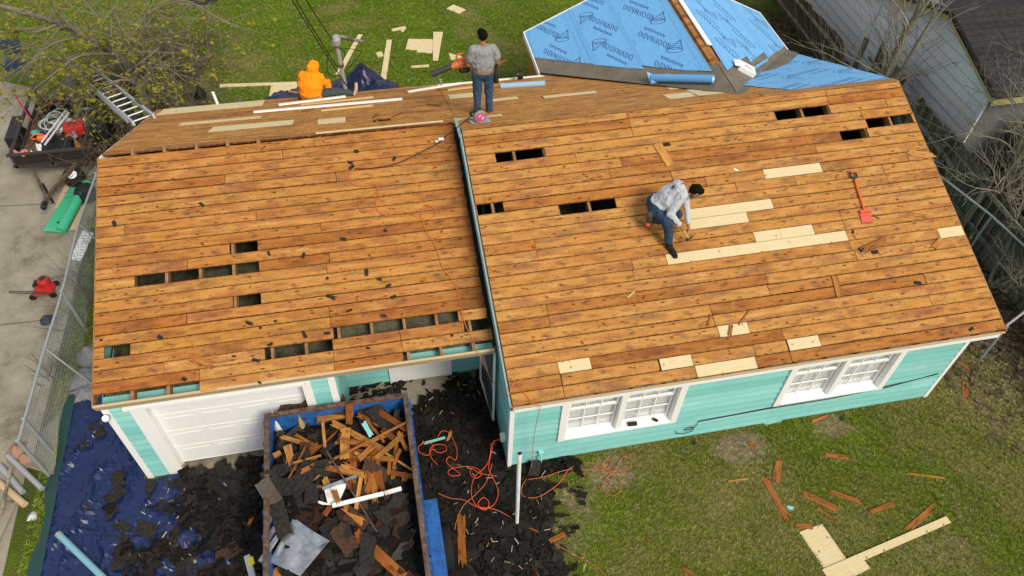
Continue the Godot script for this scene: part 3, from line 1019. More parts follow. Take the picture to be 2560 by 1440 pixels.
	cb.tube([V(7.5, 0.78, 0.03), V(6.2, 0.61, 0.04), V(4.42, 0.58, 0.035), V(3.2, 0.51, 0.035)], 0.006, 5)
	obj("cable", cb, M.black, house)

func build_wing(BR: Dictionary) -> void:
	# the blue wing: a gable behind the main roof, its ridge running away from the front
	var ex := 2.12
	var fx := 7.75
	var mx := 4.94
	var ey := 2.2
	var ry := 3.55
	var zf := -9.25
	var zv := func(x: float) -> float:
		# where a wing slope at x meets the rear slope of the main roof
		var y := lerpf(ey, ry, (x - ex) / (mx - ex)) if x < mx else lerpf(ey, ry, (fx - x) / (fx - mx))
		return -4.174 - (3.73 - y) / 0.4345
	var base := MB.new()
	# decking under the sheets
	for side in 2:
		var xs: Array = []
		for k in 9:
			xs.append(lerpf(ex, mx, k / 8.0) if side == 0 else lerpf(mx, fx, k / 8.0))
		for k in 8:
			var ya := lerpf(ey, ry, k / 8.0) if side == 0 else lerpf(ry, ey, k / 8.0)
			var yb := lerpf(ey, ry, (k + 1) / 8.0) if side == 0 else lerpf(ry, ey, (k + 1) / 8.0)
			var a := V(xs[k], ya, zf)
			var b := V(xs[k + 1], yb, zf)
			base.quad(V(xs[k], ya, zv.call(xs[k])), V(xs[k + 1], yb, zv.call(xs[k + 1])), b, a)
	base.quad(V(ex + 0.1, 0, zf + 0.15), V(fx - 0.1, 0, zf + 0.15), V(fx - 0.1, ey, zf + 0.15), V(ex + 0.1, ey, zf + 0.15))
	base.tri(V(ex + 0.1, ey, zf + 0.15), V(fx - 0.1, ey, zf + 0.15), V(mx, ry, zf + 0.15))
	base.quad(V(ex + 0.1, 0, -7.4), V(ex + 0.1, 0, zf + 0.15), V(ex + 0.1, ey - 0.02, zf + 0.15), V(ex + 0.1, ey - 0.02, -7.4))
	base.quad(V(fx - 0.1, 0, zf + 0.15), V(fx - 0.1, 0, -7.4), V(fx - 0.1, ey - 0.02, -7.4), V(fx - 0.1, ey - 0.02, zf + 0.15))
	var wg := obj("rear_wing_roof", base, M.wood, house)
	wg.set_meta("label", "rear wing roof covered in blue printed underlayment")
	# sheets: strips along the ridge, upper laps over lower
	var strips := [[ex, 3.13, 0, 0.0, true], [3.10, 3.85, 1, 0.35, false], [3.82, 4.80, 2, 0.1, true]]
	for s in strips:
		sheet(wg, zv, s[0], s[1], ex, mx, ey, ry, zf, s[3], s[4], 0.024 + 0.004 * s[2], 0.55 if s[2] == 0 else 0.42 + 0.1 * s[2])
	var st2 := [[fx, 6.72, 0, 0.2, false], [6.75, 5.98, 1, 0.6, true], [6.0, 5.06, 2, 0.4, false]]
	for s in st2:
		sheet(wg, zv, s[0], s[1], fx, mx, ey, ry, zf, s[3], s[4], 0.024 + 0.004 * s[2], 0.18 + 0.22 * s[2])
	# grey membrane in both valleys
	for side in 2:
		var g := MB.new()
		var e := ex if side == 0 else fx
		for k in 12:
			var x0 := lerpf(e, mx, k / 12.0)
			var x1 := lerpf(e, mx, (k + 1) / 12.0)
			var y0 := lerpf(ey, ry, k / 12.0)
			var y1 := lerpf(ey, ry, (k + 1) / 12.0)
			var z0: float = zv.call(x0)
			var z1: float = zv.call(x1)
			var n := V(-0.43 if side == 0 else 0.43, 0.9, 0) * 0.017
			var nb := V(0, 0.91, -0.4) * 0.031
			g.quad(V(x0, y0, z0 - 0.95) + n, V(x0, y0, z0) + n, V(x1, y1, z1) + n, V(x1, y1, z1 - 0.95) + n)
			var w0 := lerpf(0.08, 0.16, k / 12.0)
			var w1 := lerpf(0.08, 0.16, (k + 1) / 12.0)
			if side == 0:
				g.quad(V(x0, y0, z0) + nb, V(x0, y0 + w0 * 0.43, z0 + w0) + nb, V(x1, y1 + w1 * 0.43, z1 + w1) + nb, V(x1, y1, z1) + nb)
				g.quad(V(x0, y0, z0) + n, V(x0, y0, z0) + nb, V(x1, y1, z1) + nb, V(x1, y1, z1) + n)
			else:
				g.quad(V(x0, y0, z0) + nb, V(x0, y0 + 0.19, z0 + 0.45) + nb, V(x1, y1 + 0.19, z1 + 0.45) + nb, V(x1, y1, z1) + nb)
		obj("valley_membrane", g, M.grey_under, wg)
	# the bare ridge slit and the white strip beside it
	var rd := MB.new()
	rd.beam(V(mx - 0.03, ry + 0.006, zf), V(mx - 0.03, ry - 0.02, -5.55), Vector3.UP, 0.14, 0.02)
	obj("ridge_slit", rd, M.wood, wg)
	var rw := MB.new()
	rw.beam(V(mx + 0.07, ry + 0.02, zf), V(mx + 0.07, ry + 0.02, -6.15), V(0.3, 1, 0), 0.11, 0.03, 0.005)
	obj("ridge_strip", rw, M.white, wg)
	var ed := MB.new()
	ed.beam(V(ex - 0.012, ey - 0.03, zf), V(ex - 0.012, ey - 0.03, -7.65), Vector3.UP, 0.02, 0.12)
	ed.beam(V(fx + 0.012, ey - 0.03, zf), V(fx + 0.012, ey - 0.03, -7.6), Vector3.UP, 0.02, 0.12)
	ed.beam(V(ex, ey - 0.03, zf - 0.012), V(mx, ry - 0.03, zf - 0.012), Vector3.UP, 0.02, 0.13)
	ed.beam(V(mx, ry - 0.03, zf - 0.012), V(fx, ey - 0.03, zf - 0.012), Vector3.UP, 0.02, 0.13)
	obj("drip_edge", ed, M.white, wg)
	# the blue sheet on the right end of the main rear slope, cut at a slant, with a hole for a vent
	var sb := MB.new()
	var rx := V(7.76, 0, 0)
	var nn: Vector3 = BR.n
	var nx := 16
	for k in nx:
		for j in 8:
			var q: Array = []
			for c in [[k, j], [k + 1, j], [k + 1, j + 1], [k, j + 1]]:
				var f: float = c[1] / 8.0
				var s0 := 0.16
				var sm := 3.55
				var s := lerpf(s0, sm, f)
				# left edge: runs from the ridge towards the right valley
				var le := lerpf(5.15, 7.5, pow(clampf((s - 0.95) / 2.6, 0, 1), 0.9)) if s > 0.95 else lerpf(5.85, 5.15, (s - 0.16) / 0.79)
				var x := lerpf(le + 0.03 * sin(s * 37.0), 7.75, c[0] / float(nx))
				q.append([RP(BR, x, s, 0.034 + 0.004 * sin(x * 3.0 + s * 5.0)), Vector2(s / 1.1 + 0.2, x / 1.05)])
			var cc: Vector3 = (q[0][0] + q[2][0]) / 2
			sb.quv(q[0][0], q[1][0], q[2][0], q[3][0], q[0][1], q[1][1], q[2][1], q[3][1])
	obj("underlayment_sheet", sb, M.underlay, wg)
	var vh := MB.new()
	var vc := V(6.62, 3.31, -5.00)
	vh.lathe([Vector2(0, 0.045), Vector2(0.12, 0.045), Vector2(0.14, 0.036)], 20, Transform3D(Basis(Vector3.RIGHT, -0.41), vc))
	obj("vent_opening", vh, M.dark, wg)
	var sl := MB.new()
	sl.beam(RP(BR, 5.2, 0.06, 0.03), RP(BR, 7.75, 0.06, 0.03), BR.n, 0.16, 0.02)
	obj("ridge_board", sl, M.rafter, wg)

func sheet(wg: Node, zv: Callable, xa: float, xb: float, e: float, m: float, ey: float, ry: float, zf: float, off: float, turn: bool, h: float, cut: float) -> void:
	var b := MB.new()
	var nx := 3
	var nz := 14
	var up := V(-0.43 if e < m else 0.43, 0.9, 0).normalized()
	var P := func(i: int, j: int) -> Array:
		var fx := float(i) / nx
		var x := lerpf(xa, xb, fx)
		var y := lerpf(ey, ry, (x - e) / (m - e))
		var zend: float = zv.call(x) - cut + 0.03 * sin(x * 23.0) - 0.0
		var z := lerpf(zend, zf, float(j) / nz)
		var w := h + 0.004 * sin(z * 4.1 + x * 9.0) + 0.003 * sin(z * 9.7 + x * 2.0)
		var u := lerpf(0.0, absf(xb - xa) * 1.1, fx)
		return [V(x, y, z) + up * w, Vector2(u if not turn else 1.0 - u, (z / 1.05 + off) * (-1.0 if turn else 1.0) * (1.0 if e < m else -1.0))]
	for i in nx:
		for j in nz:
			var q := [P.call(i, j), P.call(i + 1, j), P.call(i + 1, j + 1), P.call(i, j + 1)]
			b.quv(q[0][0], q[1][0], q[2][0], q[3][0], q[0][1], q[1][1], q[2][1], q[3][1])
	obj("underlayment_strip", b, M.underlay, wg)


var dirt: Array = []

func blob(x: float, z: float, cx: float, cz: float, rx: float, rz: float, edge: FastNoiseLite) -> float:
	var d := Vector2((x - cx) / rx, (z - cz) / rz).length() + edge.get_noise_2d(x * 60.0, z * 60.0) * 0.55
	return clampf((1.15 - d) * 2.2, 0.0, 1.0)

var n_edge: FastNoiseLite
var n_big: FastNoiseLite
var n_mid: FastNoiseLite

func bare(x: float, z: float) -> float:
	var v := 0.0
	for q in dirt:
		v = maxf(v, blob(x, z, q[0], q[1], q[2], q[3], n_edge) * q[4])
	return v

func grass_tone(x: float, z: float) -> Color:
	var k := n_big.get_noise_2d(x * 10.0, z * 10.0) * 0.7 + n_mid.get_noise_2d(x * 40.0, z * 40.0) * 0.5
	var green := Color(0.110, 0.175, 0.012)
	var fresh := Color(0.150, 0.232, 0.018)
	var dry := Color(0.25, 0.23, 0.075)
	if x > -0.5 and z > -4.0:
		k -= 0.16
		green = Color(0.145, 0.180, 0.022)
		dry = Color(0.28, 0.24, 0.085)
	return green.lerp(fresh, clampf(k * 1.8, 0, 1)).lerp(dry, clampf(-k * 1.7 - 0.02, 0, 0.9))

func build_ground() -> void:
	n_edge = noise(0.03, 71, 4)
	n_big = noise(0.03, 72, 3)
	n_mid = noise(0.03, 73, 4)
	var spots := [[V(1.65, 0.00, 0.46), 0.42, 0.34, 1.0], [V(3.93, 0.00, 0.38), 0.5, 0.36, 1.0], [V(5.72, 0.00, 0.27), 0.42, 0.26, 1.0], [V(0.95, 0.00, 0.79), 0.3, 0.25, 0.8], [V(0.56, 0.00, 1.33), 0.8, 0.4, 0.45], [V(6.20, 0.00, 2.64), 0.7, 0.25, 0.5], [V(8.75, 0.00, -0.25), 0.5, 0.7, 0.55], [V(1.16, 0.00, -11.40), 0.35, 0.25, 0.6]]
	for s in spots:
		dirt.append([s[0].x, s[0].z, s[1], s[2], s[3]])
	dirt.append([10.2, -5.5, 1.9, 7.5, 1.0])
	dirt.append([9.6, -0.2, 1.2, 1.6, 0.7])
	dirt.append([-6.6, -10.0, 1.9, 2.4, 0.95])
	dirt.append([-6.9, -12.8, 1.7, 2.2, 0.85])
	dirt.append([-7.3, -1.0, 0.5, 1.8, 0.5])
	dirt.append([-6.6, -4.5, 0.7, 1.6, 0.6])
	# one sheet, fine where it is seen
	var b := MB.new()
	var x0 := -16.0
	var z0 := -26.0
	var st := 0.15
	var nx := 220
	var nz := 213
	var cc := PackedColorArray()
	var earth := Color(0.22, 0.172, 0.115)
	var litter := Color(0.085, 0.066, 0.045)
	for j in nz + 1:
		for i in nx + 1:
			var x := x0 + i * st
			var z := z0 + j * st
			var q := grass_tone(x, z) * 0.95
			var v := bare(x, z)
			var e := litter if x > 8.5 or x < -5.0 else earth
			cc.append(q.lerp(e, v))
	for j in nz:
		for i in nx:
			var x := x0 + i * st
			var z := z0 + j * st
			var P := [V(x, 0, z), V(x, 0, z + st), V(x + st, 0, z + st), V(x + st, 0, z)]
			var C := [cc[j * (nx + 1) + i], cc[(j + 1) * (nx + 1) + i], cc[(j + 1) * (nx + 1) + i + 1], cc[j * (nx + 1) + i + 1]]
			for k in [0, 2, 1, 0, 3, 2]:
				b.col = C[k]
				b.vert(P[k], Vector3.UP, Vector2(P[k].x, P[k].z))
	b.col = Color(0.07, 0.10, 0.02)
	var X1 := x0 + nx * st
	var Z1 := z0 + nz * st
	for q in [[-120.0, x0, -150.0, 60.0], [X1, 120.0, -150.0, 60.0], [x0, X1, -150.0, z0], [x0, X1, Z1, 60.0]]:
		b.quad(V(q[0], 0, q[3]), V(q[1], 0, q[3]), V(q[1], 0, q[2]), V(q[0], 0, q[2]))
	var gm := tex_mat(mottle(1024, 81, [Color(0.38, 0.38, 0.36), Color(0.85, 0.84, 0.8), Color(1.0, 1.0, 0.96)], [0.03, 0.12, 0.4], [0.25, 0.35, 0.4], 1.5), 0.42, 0.95, true)
	gm.normal_enabled = true
	gm.normal_texture = normal_tex(512, noise(0.15, 62, 3), 7.0)
	struct("ground", b, gm)
	# concrete: the neighbour's drive on the left and the slab in front of the garage
	var d := MB.new()
	var edge := [[-15.0, 6.0], [-7.68, 6.0], [-7.66, -1.98], [-7.62, -3.0], [-7.57, -4.5], [-7.46, -6.9], [-7.5, -8.6], [-9.2, -12.0], [-10.4, -12.6], [-15.0, -13.0]]
	var pp := PackedVector2Array()
	for q in edge:
		pp.append(Vector2(q[0], q[1]))
	d.prism(pp, -0.05, 0.012, Transform3D())
	struct("driveway", d, M.concrete)
	var jt := MB.new()
	for q in [[V(-9.40, 0.00, -7.77), V(-8.33, 0.00, -7.74)], [V(-8.66, 0.00, -4.21), V(-7.85, 0.00, -4.49)]]:
		jt.beam(q[0] + V(-3, 0.0135, -0.35), q[1] + V(0.3, 0.0135, 0), Vector3.UP, 0.022, 0.001)
	struct("driveway_joint", jt, mat(0.12, 0.105, 0.08, 0.95))
	var s := MB.new()
	s.bx(-5.3, -0.03, -0.06, 0.02, -1.97, 8.0)
	struct("garage_slab", s, M.concrete)
	var kb := MB.new()
	kb.beam(V(-7.52, 0.05, -6.9), V(-7.63, 0.05, -1.5), Vector3.UP, 0.16, 0.12, 0.01)
	struct("kerb", kb, M.concrete)

var cover: Array = []

func build_grass() -> void:
	# grass blades, none under what lies on the lawn
	var tuft := MB.new()
	for k in 6:
		var a := TAU * k / 6.0 + 0.4
		var o := V(cos(a), 0, sin(a))
		var sd := V(-sin(a), 0, cos(a)) * 0.0055
		var bp := o * 0.012
		var tip := o * (0.024 + 0.012 * (k % 3)) + V(0, 0.040 + 0.012 * (k % 2), 0)
		tuft.tri(bp - sd, bp + sd, tip)
	var gmat := mat(1, 1, 1, 0.8)
	gmat.backlight_enabled = true
	gmat.backlight = Color(0.12, 0.16, 0.03)
	var xs: Array = []
	var cs: Array = []
	var areas := [[0.3, 9.2, 0.05, 3.2, 30000], [-9.5, 8.6, -21.0, -7.7, 82000], [7.8, 9.6, -3.0, 0.4, 5000], [-7.55, -5.8, -6.5, 1.5, 7000], [-7.9, -7.1, -1.5, 1.2, 2500], [-14.0, -9.0, -21.0, -13.0, 12000]]
	for ar in areas:
		for k in ar[4]:
			var x := rf(ar[0], ar[1])
			var z := rf(ar[2], ar[3])
			if x > 2.0 and x < 7.9 and z > -9.4 and z < 0.02:
				continue
			if x < -7.44 and z > -12.0:
				continue
			if x > -7.08 and x < -5.0 and z > -2.8:
				continue
			var hid := false
			for q in cover:
				if x > q[1] and x < q[2] and z > q[3] and z < q[4] and Geometry2D.is_point_in_polygon(Vector2(x, z), q[0]):
					hid = true
					break
			if hid:
				continue
			var v := bare(x, z)
			var straw := false
			if rng.randf() < v * 0.97:
				if rng.randf() < 0.55 or x < -5.0:
					continue
				straw = true
			if x < 1.6 and z > 0.0 and x > -0.5 and rng.randf() < clampf(1.3 - (x - 0.1) * 1.0, 0, 0.92):
				continue
			var sc := rf(0.5, 1.15)
			xs.append(Transform3D(Basis(Vector3.UP, rf(0, TAU)).scaled(V(sc * 1.2, sc * (rf(0.6, 1.1) if not straw else 0.25), sc * 1.2)), V(x, 0, z)))
			var q := grass_tone(x + rf(-0.25, 0.25), z + rf(-0.25, 0.25)) * rf(0.75, 1.75)
			if straw or rng.randf() < 0.16:
				q = Color(0.36, 0.31, 0.15) * rf(0.7, 1.1)
			cs.append(q)
	copies("grass", tuft, gmat, xs, cs, null)

func copies(called: String, b: MB, m: Material, xs: Array, cs: Array, parent: Node) -> MultiMeshInstance3D:
	var mm := MultiMesh.new()
	mm.transform_format = MultiMesh.TRANSFORM_3D
	mm.use_colors = true
	mm.mesh = b.mesh()
	mm.instance_count = xs.size()
	for k in xs.size():
		mm.set_instance_transform(k, xs[k])
		mm.set_instance_color(k, cs[k])
	var o := MultiMeshInstance3D.new()
	o.multimesh = mm
	o.material_override = m
	if parent:
		o.name = called
		parent.add_child(o, true)
	else:
		o.name = numbered(called)
		add_child(o, true)
	o.set_meta("kind", "stuff")
	return o

func covers(pts: Array) -> void:
	# the footprint of something that lies on the ground
	var p := PackedVector2Array()
	var r := Rect2(Vector2(pts[0].x, pts[0].z), Vector2.ZERO)
	for q in pts:
		p.append(Vector2(q.x, q.z))
		r = r.expand(Vector2(q.x, q.z))
	cover.append([p, r.position.x, r.end.x, r.position.y, r.end.y])


# outline of a board that is L long and w wide, its ends sawn or splintered
func outline(L: float, w: float, broken: float) -> PackedVector2Array:
	var p := PackedVector2Array()
	var h := w / 2
	if broken <= 0.0:
		return PackedVector2Array([Vector2(-L / 2, -h), Vector2(L / 2, -h), Vector2(L / 2, h), Vector2(-L / 2, h)])
	var n := 5
	p.append(Vector2(-L / 2 + rf(0, broken), -h))
	p.append(Vector2(rf(-0.1, 0.1) * L, -h + rf(0, 0.12) * w))
	for k in n:
		p.append(Vector2(L / 2 - rf(0, 1) * broken * (1.0 if k % 2 else 0.35), lerpf(-h, h, (k + 0.1) / (n - 0.8))))
	p.append(Vector2(rf(0.0, 0.2) * L, h - rf(0, 0.1) * w))
	for k in n:
		p.append(Vector2(-L / 2 + rf(0, 1) * broken * (1.0 if k % 2 else 0.35), lerpf(h, -h, (k + 0.1) / (n - 0.8))))
	if Geometry2D.triangulate_polygon(p).is_empty():
		return outline(L, w, 0.0)
	return p

func flat_xf(a: Vector3, e: Vector3, up: Vector3) -> Transform3D:
	var x := (e - a).normalized()
	var z := x.cross(up).normalized()
	var y := z.cross(x)
	return Transform3D(Basis(x, y, z), (a + e) / 2)

# a board lying from a to e on a surface with normal up
func lay(called: String, label: String, category: String, group: String, a: Vector3, e: Vector3, w: float, th: float, m: Material, broken := 0.0, tint := Color.WHITE, up := Vector3.UP, roll := 0.0) -> MeshInstance3D:
	var b := MB.new()
	b.col = tint
	var L := a.distance_to(e)
	b.prism(outline(L, w, minf(broken, L * 0.45)), 0.0, th, Transform3D())
	if m == M.plank:
		var off := rng.randf()
		var band := rng.randi() % 8
		for k in b.t.size():
			b.t[k] = Vector2(b.p[k].x / 5.0 + off, (band + clampf(b.p[k].z / w * 0.9 + 0.5, 0.03, 0.97)) / 8.0)
	var xf := flat_xf(a, e, up)
	if up == RN or up == LN or up == BN:
		xf.origin += up * 0.027
	xf.basis = xf.basis * Basis(Vector3.RIGHT, roll)
	var o := obj(called, b, m, null, xf)
	tag(o, label, category, group)
	if up == Vector3.UP and a.y < 0.1:
		var sd := xf.basis.z * (w * 0.5 + 0.015)
		covers([a - sd, e - sd, e + sd, a + sd])
	return o

func ragged(r: float, n := 9, long := 1.0) -> PackedVector2Array:
	# a torn rectangle: straight cut sides on some edges, ripped on others
	var p := PackedVector2Array()
	var ph := rf(0, TAU)
	var c := [Vector2(-long, -0.75), Vector2(long, -0.75), Vector2(long, 0.75), Vector2(-long, 0.75)]
	for k in 4:
		var a: Vector2 = c[k] * rf(0.75, 1.1)
		var e: Vector2 = c[(k + 1) % 4] * rf(0.75, 1.1)
		var rip := 0.30 if rng.randf() < 0.65 else 0.04
		for j in 3:
			var q := a.lerp(e, (j + rf(-0.15, 0.15)) / 3.0) * (1.0 - rf(0, rip))
			p.append(q.rotated(ph) * r)
	if Geometry2D.triangulate_polygon(p).is_empty():
		p = PackedVector2Array()
		for q in c:
			p.append(q.rotated(ph) * r)
	return p

func scrap(called: String, label: String, category: String, group: String, c: Vector3, r: float, up: Vector3, m: Material, long := 1.4, th := 0.004) -> void:
	var b := MB.new()
	b.prism(ragged(r, 10, long), 0.0, th, Transform3D())
	var x := up.cross(V(0.3, 0, 1)).normalized()
	var o := obj(called, b, m, null, Transform3D(Basis(x, up, x.cross(up)), c))
	tag(o, label, category, group)

# single each scrap out by the part of its surface that it lies on
func zoned(pts: Array, what: String, cols: Array, xs: Array, rows: Array, zs: Array) -> Array:
	var zone := {}
	for i in pts.size():
		var c := 0
		while c < xs.size() and pts[i].x > xs[c]:
			c += 1
		var r := 0
		while r < zs.size() and pts[i].z > zs[r]:
			r += 1
		var k: String = "%s, %s" % [rows[r], cols[c]]
		if not zone.has(k):
			zone[k] = []
		zone[k].append(i)
	var out: Array = []
	out.resize(pts.size())
	for k in zone:
		var l: Array = zone[k]
		l.sort_custom(func(a, b): return pts[a].x < pts[b].x)
		for j in l.size():
			var pre: String = ["", "leftmost ", "second from left ", "third from left ", "fourth from left ", "fifth from left "][mini(j + 1, 5) if l.size() > 1 else 0]
			if l.size() > 1 and j == l.size() - 1:
				pre = "rightmost "
			out[l[j]] = "%s%s %s" % [pre, what, k]
	return out

func sheet_of(called: String, label: String, category: String, group: String, pts: Array, th: float, m: Material, tint := Color.WHITE) -> MeshInstance3D:
	# a flat piece given by its corners in space
	var c := Vector3.ZERO
	for q in pts:
		c += q
	c /= pts.size()
	var n: Vector3 = (pts[1] - pts[0]).cross(pts[2] - pts[0]).normalized()
	if n.y < 0:
		n = -n
	var x: Vector3 = (pts[1] - pts[0]).normalized()
	var z := x.cross(n)
	var bs := Basis(x, n, z)
	var p := PackedVector2Array()
	for q in pts:
		var l: Vector3 = bs.inverse() * (q - c)
		p.append(Vector2(l.x, l.z))
	var b := MB.new()
	b.col = tint
	b.prism(p, 0.0, th, Transform3D())
	var o := obj(called, b, m, null, Transform3D(bs, c))
	tag(o, label, category, group)
	if c.y < 0.1:
		covers(pts)
	return o

func soft(path: Array, n := 6) -> Array:
	# a smooth line through the given points
	var out: Array = []
	for k in path.size() - 1:
		var p0: Vector3 = path[maxi(k - 1, 0)]
		var p1: Vector3 = path[k]
		var p2: Vector3 = path[k + 1]
		var p3: Vector3 = path[mini(k + 2, path.size() - 1)]
		for j in n:
			out.append(p1.cubic_interpolate(p2, p0, p3, float(j) / n))
	out.append(path[-1])
	return out

func cord(called: String, label: String, path: Array, r: float, m: Material, smooth := 6) -> void:
	var o := path[0] as Vector3
	var b := MB.new()
	var q: Array = []
	for p in (soft(path, smooth) if smooth > 1 else path):
		q.append(p - o)
	b.tube(q, r, 6)
	var t := obj(called, b, m, null, Transform3D(Basis(), o))
	tag(t, label, "cord")

const RN := Vector3(0, 0.9563, 0.2924)
const LN := Vector3(0, 0.9495, 0.3138)
const BN := Vector3(0, 0.92, -0.392)

func build_things() -> void:
	roof_things()
	lawn_things()
	dump_trailer()
	debris()
	left_side()
	right_side()
	cords()

func roof_things() -> void:
	# the scraper left on the right slope
	var sh := thing("roofing_shovel", "red toothed shingle scraper with black D grip lying on the right roof slope", "shovel", V(6.20, 3.03, -1.96))
	var a := V(6.23, 3.18, -2.43) - sh.position + RN * 0.06
	var e := V(6.19, 3.01, -1.89) - sh.position + RN * 0.05
	var b := MB.new()
	b.tube([a, e], 0.018, 10)
	obj("shaft", b, M.orange, sh)
	b = MB.new()
	var g := (a - e).normalized()
	var sd := g.cross(RN).normalized()
	b.tube([a + g * -0.02, a + g * 0.05, a + g * 0.06 + sd * 0.05, a + g * 0.13 + sd * 0.055, a + g * 0.15, a + g * 0.13 - sd * 0.055, a + g * 0.06 - sd * 0.05, a + g * 0.05], 0.014, 8)
	obj("grip", b, M.black, sh)
	b = MB.new()
	b.tube([a + g * 0.145 + sd * 0.05, a + g * 0.145 - sd * 0.05], 0.016, 8)
	obj("grip_bar", b, M.red, sh)
	b = MB.new()
	var bl := Transform3D(Basis(sd, RN, -g), e - g * 0.10 - RN * 0.02)
	b.prism(PackedVector2Array([Vector2(-0.05, -0.13), Vector2(0.05, -0.13), Vector2(0.085, -0.06), Vector2(0.10, 0.10), Vector2(0.085, 0.125), Vector2(0.07, 0.10), Vector2(0.055, 0.125), Vector2(0.04, 0.10), Vector2(0.025, 0.125), Vector2(0.01, 0.10), Vector2(-0.005, 0.125), Vector2(-0.02, 0.10), Vector2(-0.035, 0.125), Vector2(-0.05, 0.10), Vector2(-0.065, 0.125), Vector2(-0.08, 0.10), Vector2(-0.10, 0.125), Vector2(-0.10, 0.1), Vector2(-0.085, -0.06)]), 0.0, 0.012, bl)
	b.prism(PackedVector2Array([Vector2(-0.085, -0.10), Vector2(0.085, -0.10), Vector2(0.09, -0.06), Vector2(-0.09, -0.06)]), 0.0, 0.045, bl)
	obj("blade", b, mat(0.62, 0.10, 0.06, 0.45), sh)
	# loose pieces of old board on the right slope
	var rb := "splintered pieces of old board lying on the right roof slope"
	lay("loose_board", "short golden board lying up and down the right slope above the kneeling man", "board", rb, V(3.10, 3.50, -3.53), V(3.22, 3.36, -3.09), 0.15, 0.02, M.plank, 0.03, Color(1.05, 1.1, 1.0), RN)
	lay("loose_board", "broken board overhanging the right edge of the roof", "board", rb, V(7.33, 3.32, -2.82), V(7.85, 3.28, -2.66), 0.13, 0.02, M.plank, 0.25, Color(1, 1, 1), RN)
	lay("loose_board", "splintered brown board tilted on the right slope below the red scraper", "board", rb, V(5.89, 2.79, -1.24), V(6.42, 2.84, -1.39), 0.13, 0.02, M.plank, 0.2, Color(0.62, 0.5, 0.45), RN, 0.25)
	lay("loose_board", "small brown block by the pale board at the right roof edge", "board", rb, V(7.11, 2.76, -1.13), V(7.32, 2.81, -1.26), 0.10, 0.02, M.plank, 0.03, Color(0.9, 0.8, 0.7), RN)
	lay("loose_board", "narrow ochre splinter right of the red scraper on the right slope", "board", rb, V(6.89, 2.97, -1.77), V(7.24, 2.94, -1.65), 0.06, 0.02, M.plank, 0.2, Color(1.0, 1.0, 0.9), RN)
	lay("loose_board", "brown upright piece across the courses in the lower right of the right slope", "board", rb, V(5.30, 2.68, -0.91), V(5.26, 2.57, -0.57), 0.10, 0.02, M.plank, 0.02, Color(0.85, 0.75, 0.68), RN)
	lay("wood_splinter", "thin pale splinter on the middle of the right slope left of centre", "splinter", rb, V(1.94, 2.70, -1.01), V(2.11, 2.73, -1.12), 0.03, 0.012, M.plywood, 0.05, Color(0.85, 0.7, 0.5), RN)
	lay("wood_splinter", "curved brown splinter above the two small pale patches", "splinter", rb, V(3.05, 2.52, -0.43), V(3.16, 2.57, -0.60), 0.03, 0.015, M.plank, 0.05, Color(0.7, 0.55, 0.5), RN)
	lay("wood_splinter", "thin brown splinter right of and above the small pale patches", "splinter", rb, V(3.52, 2.50, -0.37), V(3.79, 2.57, -0.59), 0.022, 0.015, M.plank, 0.06, Color(0.62, 0.5, 0.45), RN)
	lay("wood_splinter", "dark splinter lying across the two small pale patches", "splinter", rb, V(3.34, 2.46, -0.23), V(3.42, 2.51, -0.39), 0.05, 0.03, M.plank, 0.05, Color(0.7, 0.5, 0.45), RN)
	lay("wood_splinter", "white splinter on the upper middle of the right slope", "splinter", rb, V(4.25, 3.32, -2.91), V(4.33, 3.30, -2.85), 0.03, 0.01, M.white, 0.05, Color.WHITE, RN)
	lay("wood_splinter", "thin brown splinter beside the red scraper's blade", "splinter", rb, V(6.31, 2.98, -1.81), V(6.41, 2.95, -1.72), 0.03, 0.015, M.plank, 0.05, Color(0.6, 0.48, 0.42), RN)
	var fr := [V(5.87, 2.90, -1.57), V(5.88, 2.80, -1.26), V(6.11, 2.78, -1.20), V(6.61, 2.59, -0.62), V(3.25, 3.49, -3.48), V(7.18, 2.32, 0.20)]
	for q in fr:
		scrap("felt_scrap", ["largest black scrap on the right slope, below the red scraper", "small black scrap left of the tilted brown board", "small black scrap at the foot of the tilted brown board", "small black scrap between tilted board and right edge", "small dark scrap beside the short golden board", "black scrap near the eave at the right slope's corner"][fr.find(q)], "felt scrap", "black felt scraps on the right roof slope", q + RN * 0.03, rf(0.025, 0.055), RN, M.shingle, 1.6)
	# on the left slope
	lay("loose_board", "reddish brown splintered board lying on the golden boards of the left slope", "board", "", V(-4.47, 2.44, -1.25), V(-4.11, 2.38, -1.06), 0.12, 0.022, M.plank, 0.12, Color(0.80, 0.60, 0.52), LN)
	lay("wood_splinter", "thin straight wood strip above the reddish board on the left slope", "splinter", "", V(-4.50, 2.54, -1.55), V(-4.36, 2.47, -1.34), 0.018, 0.012, M.plank, 0.02, Color(1.1, 0.9, 0.7), LN)
